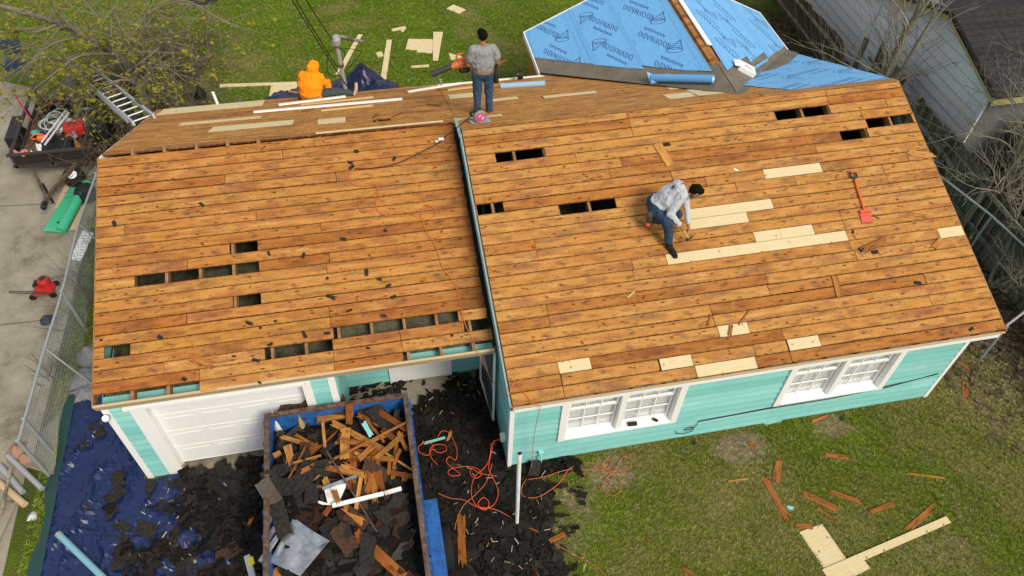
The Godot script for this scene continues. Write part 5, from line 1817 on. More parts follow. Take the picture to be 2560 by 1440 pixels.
func shard(kind := 0) -> MB:
	var b := MB.new()
	var q: Array = [
		[[-0.17, -0.08], [-0.02, -0.085], [0.0, -0.07], [0.16, -0.08], [0.165, 0.04], [0.10, 0.05], [0.09, 0.075], [-0.05, 0.07], [-0.17, 0.075]],
		[[-0.10, -0.11], [0.09, -0.12], [0.12, -0.02], [0.06, 0.02], [0.08, 0.10], [-0.03, 0.12], [-0.05, 0.06], [-0.13, 0.03]],
		[[-0.22, -0.05], [0.2, -0.06], [0.22, 0.0], [0.13, 0.01], [0.11, 0.06], [-0.1, 0.05], [-0.13, 0.03], [-0.21, 0.04]],
		[[-0.07, -0.06], [0.02, -0.09], [0.08, -0.03], [0.05, 0.02], [0.07, 0.07], [-0.02, 0.05], [-0.06, 0.08], [-0.09, 0.01]]][kind]
	var p := PackedVector2Array()
	for e in q:
		p.append(Vector2(e[0], e[1]))
	b.prism(p, 0.0, 0.006, Transform3D())
	return b

func shards(called: String, m: Material, xs: Array, cs: Array, parent: Node, label := "", category := "") -> void:
	for k in 4:
		var x: Array = []
		var c: Array = []
		for i in range(k, xs.size(), 4):
			x.append(xs[i])
			c.append(cs[i])
		var o := copies(called, shard(k), m, x, c, parent)
		if label:
			tag(o, label, category, "fallen shingles")

func trailer_pieces() -> void:
	var g := "old brown roof boards heaped in the blue trailer"
	var br := Color(0.70, 0.52, 0.42)
	var gd := Color(0.95, 0.85, 0.75)
	var dk := Color(0.48, 0.32, 0.27)
	var th := 0.02
	lay("old_board", "dark reddish board end standing up at the trailer's front wall", "board", g, V(-2.36, 1.55, -0.68), V(-2.41, 1.22, -0.49), 0.11, th, M.plank, 0.06, dk, V(0, 0.5, 0.8))
	lay("old_board", "ochre board lying crosswise near the trailer's front wall", "board", g, V(-2.90, 1.26, -0.63), V(-2.32, 1.30, -0.63), 0.11, th, M.plank, 0.05, gd)
	lay("old_board", "long ochre board lying aslant across the heap to the right", "board", g, V(-2.68, 1.30, -0.54), V(-1.86, 1.28, 0.14), 0.10, th, M.plank, 0.1, gd, V(0.1, 1, 0.1))
	lay("old_board", "brown board lying aslant right behind the standing dark board", "board", g, V(-2.30, 1.30, -0.61), V(-1.92, 1.24, -0.35), 0.07, th, M.plank, 0.1, br)
	lay("old_board", "wide ochre board lying lengthwise in the middle of the heap", "board", g, V(-2.46, 1.34, -0.37), V(-2.50, 1.32, 0.15), 0.15, th, M.plank, 0.02, Color(1.0, 0.92, 0.8))
	lay("old_board", "narrow pale strip left of the wide ochre board", "board", g, V(-2.79, 1.33, -0.56), V(-2.78, 1.28, -0.11), 0.045, th, M.plank, 0.05, Color(1.15, 1.1, 1.0))
	lay("siding_piece", "pale teal siding piece lying on the trailer's heap", "siding scrap", "", V(-2.19, 1.38, -0.40), V(-2.08, 1.38, -0.12), 0.08, 0.012, M.teal, 0.04, Color(1.2, 1.15, 1.1))
	lay("wood_strip", "long thin brown batten reaching over the heap to the right rail", "wood strip", "", V(-2.65, 1.40, 0.16), V(-1.54, 1.46, -0.23), 0.03, 0.02, M.plank, 0.02, Color(0.8, 0.68, 0.58))
	lay("old_board", "narrow brown stick right of the teal siding piece", "board", g, V(-2.05, 1.34, -0.29), V(-1.91, 1.31, -0.03), 0.035, th, M.plank, 0.04, br)
	lay("old_board", "reddish board lying aslant near the trailer's right wall", "board", g, V(-1.94, 1.30, -0.28), V(-1.70, 1.27, -0.02), 0.10, th, M.plank, 0.06, dk)
	lay("old_board", "ochre stick along the trailer's right wall", "board", g, V(-1.70, 1.31, -0.20), V(-1.59, 1.28, 0.16), 0.06, th, M.plank, 0.08, gd)
	lay("old_board", "long dark red splintered board in the right half of the heap", "board", g, V(-2.08, 1.30, -0.01), V(-2.02, 1.27, 0.78), 0.12, th, M.plank, 0.15, dk)
	lay("old_board", "brown board under the wide ochre board running towards the camera", "board", g, V(-2.35, 1.27, -0.22), V(-2.43, 1.24, 0.63), 0.11, th, M.plank, 0.15, br)
	lay("old_board", "splintered ochre board below the wide ochre board", "board", g, V(-2.59, 1.33, 0.20), V(-2.21, 1.33, 0.48), 0.10, th, M.plank, 0.15, gd)
	lay("old_board", "knotty brown board left of the white metal strip's upper end", "board", g, V(-2.16, 1.30, 0.38), V(-2.22, 1.28, 0.78), 0.15, th, M.plank, 0.1, br)
	lay("old_board", "ochre board end at the left side of the heap", "board", g, V(-3.33, 1.30, -0.26), V(-3.23, 1.26, 0.18), 0.12, th, M.plank, 0.05, gd)
	lay("old_board", "narrow brown board beside the left ochre board end", "board", g, V(-3.19, 1.28, -0.09), V(-3.14, 1.26, 0.18), 0.06, th, M.plank, 0.05, br)
	lay("old_board", "small ochre block at the left rail of the trailer", "board", g, V(-3.53, 1.28, -0.11), V(-3.42, 1.28, -0.16), 0.08, 0.03, M.plank, 0.02, gd)
	lay("old_board", "splintered ochre board in the lower middle of the heap", "board", g, V(-2.60, 1.28, 0.81), V(-2.29, 1.28, 1.19), 0.11, th, M.plank, 0.14, gd)
	lay("old_board", "big reddish board with a large knot in the lower right of the heap", "board", g, V(-2.46, 1.22, 1.23), V(-1.83, 1.16, 1.99), 0.15, 0.035, M.plank, 0.08, Color(0.62, 0.42, 0.34))
	lay("old_board", "brown board at the bottom edge left of the big knotty board", "board", g, V(-2.94, 1.10, 1.52), V(-2.80, 1.10, 1.80), 0.14, th, M.plank, 0.1, br)
	lay("old_board", "ochre board at the bottom edge under the sheet metal", "board", g, V(-3.54, 1.05, 1.47), V(-3.38, 1.05, 1.72), 0.30, th, M.plank, 0.05, gd)
	lay("old_board", "tall narrow board near the right rail below the ochre stick", "board", g, V(-1.86, 1.29, 0.26), V(-1.90, 1.27, 0.50), 0.05, th, M.plank, 0.06, br)
	lay("old_board", "slanted brown stick meeting the tall narrow board", "board", g, V(-1.68, 1.31, 0.11), V(-1.82, 1.29, 0.38), 0.05, th, M.plank, 0.06, br)
	lay("old_board", "reddish block by the right rail halfway down the heap", "board", g, V(-1.68, 1.24, 0.46), V(-1.68, 1.24, 0.61), 0.09, 0.03, M.plank, 0.03, dk)
	# the tangle of split boards in the far half of the heap
	var kinds := [["ochre split board", Color(0.85, 0.78, 0.68)], ["brown split board", Color(0.6, 0.47, 0.42)], ["dark red split board", Color(0.42, 0.30, 0.27)], ["pale split board", Color(1.05, 1.0, 0.88)]]
	for c4 in 4:
		var ends: Array = []
		var mids: Array = []
		while mids.size() < 9:
			var c := V(rf(-3.35, -1.7), 1.24 + rf(0.0, 0.12), rf(-0.45, 0.75))
			if c.x < -2.9 and c.z > 0.35:
				continue
			var a := rf(0, TAU)
			mids.append(c)
			ends.append(V(cos(a), rf(-0.12, 0.12), sin(a)) * rf(0.12, 0.38))
		var lb := zoned(mids, kinds[c4][0] + " in the trailer's tangle,", ["left", "middle", "right"], [-2.8, -2.2], ["far part", "centre", "near part"], [-0.1, 0.3])
		for k in 9:
			lay("wood_splinter", lb[k], "splinter", "splinters tangled in the trailer's heap", mids[k] - ends[k], mids[k] + ends[k], rf(0.03, 0.10), 0.018, M.plank, 0.09, kinds[c4][1], V(rf(-0.3, 0.3), 1, rf(-0.2, 0.3)).normalized())
	var rod := V(-2.74, 1.44, 0.03)
	cord("rusty_rod", "long rusty rod slanting down the middle of the trailer's heap", [rod, V(-2.14, 1.25, 1.30)], 0.014, M.rust, 1)
	tag(get_child(get_child_count() - 1), "long rusty rod slanting down the middle of the trailer's heap", "rod")
	lay("metal_strip", "bright white metal strip lying across the middle of the heap", "metal strip", "", V(-2.71, 1.33, 0.85), V(-1.99, 1.36, 0.81), 0.055, 0.03, M.white)
	lay("metal_strip", "bent end of a white metal strip beside the dark red board", "metal strip", "", V(-1.98, 1.36, 0.81), V(-1.74, 1.34, 0.77), 0.055, 0.03, M.dirty_white)
	lay("metal_strip", "grey metal strip at the upper edge of the perforated sheet", "metal strip", "", V(-2.84, 1.32, 0.56), V(-2.34, 1.33, 0.45), 0.05, 0.02, M.metal)
	sheet_of("perforated_sheet", "dirty white perforated metal sheet in the middle of the heap", "sheet metal", "", [V(-2.82, 1.30, 0.55), V(-2.49, 1.31, 0.52), V(-2.62, 1.28, 0.78), V(-2.78, 1.28, 0.79)], 0.006, M.dirty_white)
	sheet_of("metal_scrap", "crumpled pale metal scrap at the left end of the white strip", "sheet metal", "", [V(-3.02, 1.27, 0.66), V(-2.89, 1.28, 0.71), V(-2.70, 1.28, 0.81), V(-2.86, 1.27, 0.77)], 0.01, M.dirty_white)
	lay("felt_strip", "long black strip of roofing lying over the trailer's left rail", "roofing strip", "", V(-3.57, 1.50, 0.22), V(-3.36, 1.32, 1.18), 0.22, 0.012, M.shingle, 0.05)
	lay("felt_strip", "short grey shingle strip hanging over the left rail", "roofing strip", "", V(-3.65, 1.54, 0.38), V(-3.46, 1.45, 0.73), 0.22, 0.012, M.grey_under, 0.05, Color(0.5, 0.5, 0.5))
	sheet_of("sheet_metal", "large bent sheet of grey metal in the trailer's lower left", "sheet metal", "", [V(-3.26, 1.30, 0.93), V(-2.77, 1.33, 1.35), V(-3.19, 1.20, 1.71), V(-3.61, 1.22, 1.43)], 0.004, M.metal, Color(1.1, 1.12, 1.2))
	sheet_of("sheet_metal", "folded upper flap of grey metal over the large sheet", "sheet metal", "", [V(-3.28, 1.36, 1.00), V(-3.21, 1.36, 0.96), V(-2.79, 1.42, 1.38), V(-2.93, 1.35, 1.44)], 0.004, M.metal, Color(0.8, 0.82, 0.86))
	lay("metal_strip", "bright bent gutter strip at the trailer's left rail, uppermost of three", "metal strip", "", V(-3.49, 1.34, 0.74), V(-3.62, 1.34, 1.02), 0.07, 0.02, M.metal)
	lay("metal_strip", "bright gutter strip at the left rail, middle of three", "metal strip", "", V(-3.42, 1.32, 0.91), V(-3.61, 1.30, 1.18), 0.07, 0.02, M.metal)
	lay("metal_strip", "long bright gutter strip slanting to the left rail, lowest of three", "metal strip", "", V(-3.40, 1.30, 1.06), V(-3.69, 1.32, 1.47), 0.06, 0.03, M.metal)
	heap("insulation_lump", "torn lump of whitish insulation in the heap's upper left corner", "insulation", [[V(-3.50, 1.05, -0.73), 0.22, 1.33]], M.dirty_white, 31, 1.0)
	heap("insulation_lump", "yellowish lump of torn insulation behind the tangle of sticks", "insulation", [[V(-3.14, 1.05, -0.68), 0.22, 1.36]], mat(0.42, 0.34, 0.16, 0.9), 32, 1.0)
	var zt41521 := [V(-3.48, 1.34, 0.18), V(-3.15, 1.30, 0.35), V(-2.99, 1.30, 0.57), V(-3.43, 1.33, 0.41), V(-2.02, 1.28, 1.10), V(-1.84, 1.26, 0.94), V(-2.69, 1.28, 1.21), V(-3.20, 1.30, 0.01), V(-2.27, 1.28, 1.52), V(-1.81, 1.25, 1.19), V(-2.92, 1.32, 0.21), V(-1.88, 1.30, -0.43), V(-2.15, 1.28, -0.51)]
	var zt41521l := zoned(zt41521, "torn dark shingle on the trailer heap", ["left side", "middle", "right side"], [-3.0, -2.2], ["far end", "centre", "near end"], [0.1, 1.0])
	for q in zt41521:
		scrap("torn_shingle", zt41521l[zt41521.find(q)], "shingle", "torn shingles on the trailer's heap", q, rf(0.14, 0.24), V(rf(-0.25, 0.25), 1, rf(-0.1, 0.3)).normalized(), M.shingle, 1.3, 0.006)
	var zt42146 := [V(-3.00, 1.32, -0.82), V(-2.55, 1.34, -0.78), V(-3.30, 1.32, -0.89), V(-2.44, 1.32, -0.17), V(-2.10, 1.30, 0.41), V(-3.09, 1.28, -0.12), V(-2.33, 1.30, 0.75), V(-2.59, 1.28, 1.35), V(-2.41, 1.27, 1.08)]
	var zt42146l := zoned(zt42146, "brown torn shingle on the trailer heap", ["left side", "middle", "right side"], [-3.0, -2.2], ["far end", "centre", "near end"], [0.1, 1.0])
	for q in zt42146:
		scrap("torn_shingle", zt42146l[zt42146.find(q)], "shingle", "brown torn shingles on the trailer's heap", q, rf(0.12, 0.2), V(rf(-0.25, 0.25), 1, rf(0.0, 0.4)).normalized(), M.brown_shingle, 1.3, 0.006)

func debris() -> void:
	# blue tarpaulin spread on the ground left of and under the trailer
	var f := noise(0.55, 51, 3, FastNoiseLite.TYPE_SIMPLEX)
	f.fractal_type = FastNoiseLite.FRACTAL_RIDGED
	var f2 := noise(0.5, 52, 2)
	var creases: Array = []
	for k in 30:
		var c := Vector2(rf(-7.0, -4.2), rf(-2.6, 1.6))
		var an := rf(1.1, 2.0) if k % 3 else rf(-0.5, 0.6)
		creases.append([c, Vector2(cos(an), sin(an)), rf(0.4, 1.3), rf(0.02, 0.05), rf(0.025, 0.06), rf(0.2, 0.9)])
	var H := func(x: float, z: float) -> float:
		var cr := 0.0
		for q in creases:
			var p: Vector2 = Vector2(x, z) - q[0]
			var al: float = p.dot(q[1]) / q[2]
			if absf(al) < 1.0:
				var ac: float = (p.x * q[1].y - p.y * q[1].x + 0.10 * sin(al * 4.0 * q[5])) / q[4]
				if absf(ac) < 2.2:
					cr += q[3] * exp(-ac * ac) * (1.0 - al * al)
		var y := 0.032 + cr + 0.12 * pow(clampf(f.get_noise_2d(x * 1.6 + z * 0.5, z * 0.55) * 0.5 + 0.5, 0, 1), 3.0) + 0.03 * f2.get_noise_2d(x * 3, z * 3) + 0.020 * f.get_noise_2d(x * 5.0, z * 5.0)
		return maxf(y, 0.026)
	var b := MB.new()
	var st := 0.045
	for i in 70:
		for j in 100:
			var x := -7.10 + i * st
			var z := -2.75 + j * st
			if x > -5.82 and z < -0.80:
				continue
			if x > -5.25 and z < -0.58 + 0.25 * f2.get_noise_2d(x * 2.0, 3.0):
				continue
			var q: Array = []
			for k in [[0, 0], [0, 1], [1, 1], [1, 0]]:
				var xx: float = x + k[0] * st
				var zz: float = z + k[1] * st
				q.append(V(xx, H.call(xx, zz), zz))
			b.quad(q[0], q[1], q[2], q[3])
	var to := obj("ground_tarpaulin", b, M.tarp)
	tag(to, "large wrinkled blue tarpaulin spread on the ground below the garage", "tarpaulin")
	var ge := MB.new()
	for j in 76:
		var z := -2.75 + j * 0.06
		var w0 := 0.17 + 0.04 * sin(z * 5.0) + 0.05 * clampf(z, 0, 1)
		var w1 := 0.17 + 0.04 * sin((z + 0.06) * 5.0) + 0.05 * clampf(z + 0.06, 0, 1)
		ge.quad(V(-7.09 - w0, 0.03, z), V(-7.09 - w1, 0.03, z + 0.06), V(-7.09, 0.075, z + 0.06), V(-7.09, 0.075, z))
	var geo := obj("turned_edge", ge, mat(0.012, 0.05, 0.045, 0.5), to)
	geo.set_meta("label", "dark green underside of the tarpaulin's folded edge")
	# grey sheet folded by the corner of the garage
	heap("grey_sheet", "folded grey sheet lying at the foot of the garage's left side", "sheet", [[V(-7.01, 0.00, -2.98), 0.30, 0.24], [V(-6.99, 0.00, -3.50), 0.26, 0.30], [V(-6.96, 0.00, -2.67), 0.32, 0.16]], M.grey_tarp, 33)
	# the shingles that fell on the drive: countless, joined; larger ones single
	var xs: Array = []
	var cs: Array = []
	var nz := noise(0.9, 53, 3)
	var tries := 0
	while xs.size() < 11000 and tries < 90000:
		tries += 1
		var x := rf(-6.3, 1.2)
		var z := rf(-1.95, 3.4)
		var d: float = 0.0
		if x > -1.55 and x < -0.03:
			d = smoothstep(-1.75, -1.15, z + 0.25 * nz.get_noise_2d(x * 2.0, 8.0) + (x + 0.9) * 0.45)
			if z > 1.1:
				d *= clampf(0.5 + 1.5 * nz.get_noise_2d(x * 1.6, z * 1.6), 0.0, 1.0)
		elif x >= -0.03 and z > 0.05:
			d = clampf(0.62 - (x + 0.05) * 0.75 - 0.10 * z + 0.9 * nz.get_noise_2d(x * 2.0, z * 2.0), 0, 1)
			if x < 1.15 and z < 0.32:
				d = maxf(d, 0.35)
		elif x < -3.4:
			d = clampf(nz.get_noise_2d(x * 1.3, z * 1.3) * 1.6 + 0.30 + (x + 4.7) * 0.5, 0, 1)
			if z < -0.84 or (z < -0.55 and x < -5.25):
				d = 0.0
		else:
			d = 0.5 if z < -0.6 and z > -1.2 and x > -2.4 else 0.15
			if z < -0.8 and x < -2.5:
				d = 0.0
		if rng.randf() > d:
			continue
		var y := 0.03
		if x < -3.95:
			y = H.call(x, z) + 0.015
		var sc := rf(0.14, 0.52) * (1.9 if rng.randf() < 0.16 else 1.0)
		var tl := rf(0.03, 0.16)
		var bs := Basis(Vector3.UP, rf(0, TAU)) * Basis(Vector3.RIGHT, rf(-tl, tl)) * Basis(Vector3.BACK, rf(-tl, tl))
		xs.append(Transform3D(bs.scaled(V(sc * rf(0.7, 1.3), 1, sc)), V(x, y + rf(0, 0.055), z)))
		var g := rf(0.45, 1.5)
		cs.append(Color(0.0165, 0.015, 0.014) * g if rng.randf() < 0.93 else Color(0.03, 0.016, 0.011) * g)
	shards("fallen_shingles", mat(1, 1, 1, 0.88), xs, cs, null, "black torn shingles strewn thickly over the drive round the trailer", "shingles")
	# black grit and torn felt between them
	var gb := MB.new()
	for i in 190:
		for j in 120:
			var x := -6.4 + i * 0.042
			var z := -1.85 + j * 0.042
			var e: float = nz.get_noise_2d(x * 2.4, z * 2.4) * 0.7 + nz.get_noise_2d(x * 9.0, z * 9.0) * 0.35
			var d: float = 0.0
			if x > -1.55 and x < -0.02:
				d = (z + 1.35) * 1.6 + (x + 0.9) * 0.5 + 0.2 - maxf(0.0, z - 1.05) * 2.6
			elif x >= -0.02:
				d = 0.55 - x * 0.9 - maxf(0.0, z - 0.3) * 0.15 if z > 0.06 else -1.0
			elif x < -3.5:
				d = (x + 5.0) * 0.6 + 0.15 if z > -0.82 else -1.0
				if x < -5.2 and z < -0.5:
					d = -1.0
			if d + e < 0.12:
				continue
			var q: Array = []
			for k in [[0, 0], [0, 1], [1, 1], [1, 0]]:
				var xx: float = x + k[0] * 0.042
				var zz: float = z + k[1] * 0.042
				var y: float = (H.call(xx, zz) if x < -3.9 else 0.022) + 0.006 + 0.012 * absf(nz.get_noise_2d(xx * 16.0, zz * 16.0))
				q.append(V(xx, y, zz))
			gb.quad(q[0], q[1], q[2], q[3])
	var go := obj("shingle_grit", gb, M.shingle)
	go.set_meta("kind", "stuff")
	tag(go, "black grit and torn felt covering the drive under the shingles", "grit")
	# wood chips and crumbs
	var ch := MB.new()
	ch.bx(-0.035, 0.035, 0, 0.008, -0.006, 0.006)
	xs = []
	cs = []
	for k in 380:
		var x := rf(-6.2, 0.9)
		var z := rf(-1.7, 3.0)
		if (x > -3.7 and x < -1.4) or (x < -3.9 and z < -0.5) or (x > -0.05 and z < 0.06):
			continue
		xs.append(Transform3D(Basis(Vector3.UP, rf(0, TAU)).scaled(V(rf(0.4, 1.5), 1, rf(0.5, 1.6))), V(x, 0.10 + rf(0, 0.02), z)))
		cs.append([Color(0.30, 0.17, 0.07), Color(0.42, 0.33, 0.2), Color(0.35, 0.33, 0.3)][rng.randi() % 3] * rf(0.5, 1.1))
	var wc := copies("wood_chips", ch, mat(1, 1, 1, 0.9), xs, cs, null)
	tag(wc, "wood chips and crumbs scattered among the fallen shingles", "wood chips")
	var gp := "larger torn shingles lying on the ground"
	var zt46824 := [V(-4.94, 0.00, -0.76), V(-4.57, 0.00, -0.72), V(-4.25, 0.00, -0.59), V(-5.33, 0.00, -0.61), V(-5.67, 0.00, -0.61), V(-6.18, 0.00, -0.84), V(-6.83, 0.00, -1.58), V(-6.21, 0.00, -0.57), V(-6.20, 0.00, -0.29), V(-6.03, 0.00, -0.03), V(-6.11, 0.00, 0.21), V(-5.66, 0.00, 0.10), V(-6.07, 0.00, 0.56), V(-5.67, 0.00, 0.61), V(-6.65, 0.00, -1.85), V(-4.51, 0.00, 0.64), V(-5.04, 0.00, -0.32), V(-0.02, 0.00, 0.75), V(0.35, 0.00, 0.82), V(0.32, 0.00, 0.39), V(-0.36, 0.00, -1.49), V(-0.73, 0.00, -1.43), V(-0.15, 0.00, 0.59), V(0.40, 0.00, 1.74), V(0.11, 0.00, 1.75), V(0.41, 0.00, 1.17)]
	var zt46824l := zoned(zt46824, "torn black shingle on the ground", ["beside the tarpaulin's edge", "on the tarpaulin", "left of the trailer", "right of the trailer", "at the lawn"], [-6.2, -5.0, -3.6, -0.1], ["near the garage", "halfway out", "nearest the bottom edge"], [-0.4, 0.6])
	for q in zt46824:
		scrap("torn_shingle", zt46824l[zt46824.find(q)], "shingle", gp, q + V(0, 0.085 if q.x < -3.9 else 0.05, 0), rf(0.09, 0.17), V(rf(-0.12, 0.12), 1, rf(-0.12, 0.12)).normalized(), M.shingle, 1.25, 0.006)
	var zt47720 := [V(-2.00, 0.00, -2.02), V(-1.73, 0.00, -1.97), V(-1.54, 0.00, -2.00), V(-1.33, 0.00, -2.00), V(-1.17, 0.00, -1.86), V(-0.65, 0.00, -1.97), V(-0.45, 0.00, -1.85), V(-0.99, 0.00, -1.60), V(-1.71, 0.00, -1.77), V(-1.53, 0.00, -1.78)]
	var zt47720l := zoned(zt47720, "black scrap on the alcove floor", ["left part", "middle", "right part"], [-1.6, -0.8], ["by the wall", "towards the drive"], [-1.7])
	for q in zt47720:
		scrap("torn_shingle", zt47720l[zt47720.find(q)], "shingle", "black scraps on the alcove's concrete floor", q + V(0, 0.03, 0), rf(0.04, 0.13), Vector3.UP, M.shingle, 1.5, 0.006)
	scrap("torn_shingle", "rust brown shingle lying in the alcove by the screen door", "shingle", "", V(-0.38, 0.00, -1.62) + V(0, 0.06, 0), 0.14, Vector3.UP, M.brown_shingle, 1.3, 0.006)
	scrap("torn_shingle", "rust brown shingle lying among the red cord's loops", "shingle", "", V(-0.79, 0.00, -0.10) + V(0, 0.08, 0), 0.10, Vector3.UP, M.brown_shingle, 1.5, 0.006)
	lay("siding_piece", "pale teal siding strip on the black debris beside the trailer", "siding scrap", "", V(-1.32, 0.10, -0.60), V(-0.95, 0.10, -0.65), 0.05, 0.012, M.teal, 0.05, Color(1.15, 1.1, 1.1))
	lay("old_board", "small split ochre board beside the teal siding strip", "board", "", V(-0.83, 0.11, -0.77), V(-0.93, 0.10, -0.56), 0.05, 0.02, M.plank, 0.08, Color(1.1, 1.0, 0.85))
	lay("old_board", "long splintered brown board on the debris right of the trailer's fender", "board", "", V(-0.89, 0.09, 0.67), V(-1.01, 0.09, 1.60), 0.13, 0.02, M.plank, 0.25, Color(0.62, 0.48, 0.38))
	lay("old_board", "reddish board on the edge of the debris near the cord's lower end", "board", "", V(0.36, 0.06, 1.41), V(0.64, 0.06, 1.33), 0.08, 0.02, M.plank, 0.03, Color(0.6, 0.42, 0.34))
	lay("old_board", "narrow brown board standing against the trailer's left wall foot", "board", "", V(-4.04, 0.12, 0.10), V(-4.15, 0.10, 0.39), 0.06, 0.02, M.plank, 0.15, Color(0.75, 0.5, 0.4))
	lay("wood_splinter", "reddish brown splinter on the tarpaulin left of the trailer", "splinter", "", V(-4.36, 0.12, -0.01), V(-4.17, 0.12, -0.03), 0.03, 0.015, M.plank, 0.1, Color(0.75, 0.5, 0.4))
	sheet_of("slate_slab", "flat grey square slab lying at the bottom edge beside the lawn", "slab", "", [V(-0.28, 0.00, 1.57), V(0.00, 0.00, 1.56), V(0.01, 0.00, 1.85), V(-0.29, 0.00, 1.83)], 0.03, M.grey_under, Color(0.8, 0.85, 0.9))
	scrap("brown_rag", "dull brown torn roofing piece on the tarpaulin", "roofing piece", "", V(-6.61, 0.10, -0.46), 0.12, Vector3.UP, M.brown_shingle, 0.7, 0.008)
	scrap("brown_rag", "brown curled roofing piece near the trailer's left wheel", "roofing piece", "", V(-4.42, 0.12, 0.69), 0.16, V(0.1, 1, 0.2).normalized(), M.brown_shingle, 1.4, 0.01)
	# pipes
	var pv := thing("white_pipe", "tall white plastic pipe standing on the ground at the lawn's edge", "pipe", V(-0.065, 0, 1.02))
	var pb := MB.new()
	pb.tube([V(0, 0, 0), V(-0.04, 2.3, 0.0)], 0.03, 14, false)
	obj("pipe", pb, M.dirty_white, pv)
	pb = MB.new()
	pb.tube([V(-0.04, 2.285, 0), V(-0.04, 2.295, 0)], 0.024, 12)
	obj("bore", pb, M.black, pv)
	pb = MB.new()
	pb.tube([V(0, 2.18, 0).lerp(V(-0.04, 2.18, 0), 0.95), V(-0.04, 2.3, 0)], 0.035, 14, false)
	obj("rim", pb, M.white, pv)
	var bp := thing("blue_pipe", "pale blue pipe lying on the tarpaulin at the lower left", "pipe", V(-6.92, 0.14, -0.04))
	pb = MB.new()
	var far_end := V(-5.97, 0.14, 0.99)
	pb.tube([V(0, 0, 0), far_end - bp.position], 0.048, 14, false)
	obj("pipe", pb, mat(0.19, 0.40, 0.50, 0.5), bp)
	pb = MB.new()
	var dd := (far_end - bp.position).normalized()
	pb.tube([V(0, 0, 0) - dd * 0.005, dd * 0.06], 0.053, 14)
	obj("rim", pb, M.galv, bp)
	var lv := thing("level_tool", "yellow and grey tool at the bottom edge by the trailer's left rail", "tool", V(-3.90, 0.90, 1.40))
	pb = MB.new()
	pb.box(Transform3D(Basis(Vector3.UP, 0.25), V(0, 0, 0)), V(0.09, 0.06, 0.5), 0.01)
	obj("body", pb, M.galv, lv)
	pb = MB.new()
	pb.box(Transform3D(Basis(Vector3.UP, 0.25), V(0, 0.032, -0.14)), V(0.08, 0.012, 0.12), 0.004)
	obj("grip", pb, mat(0.55, 0.42, 0.03, 0.5), lv)
	scrap("black_plate", "round black lid leaning on the ground beside the wall near the pipe", "lid", "", V(0.40, 0.15, 0.20), 0.13, V(0.1, 0.8, 0.6).normalized(), M.shingle, 1.1, 0.01)
	scrap("shingle_scrap", "black shingle scrap lying on the left window's sill", "shingle", "", V(2.02, 0.735, 0.0), 0.06, V(0, 0.97, 0.22).normalized(), M.shingle, 1.5, 0.008)
	scrap("shingle_scrap", "smaller shingle scrap at the right end of the left window's sill", "shingle", "", V(2.42, 0.735, 0.0), 0.035, V(0, 0.97, 0.22).normalized(), M.shingle, 1.5, 0.008)

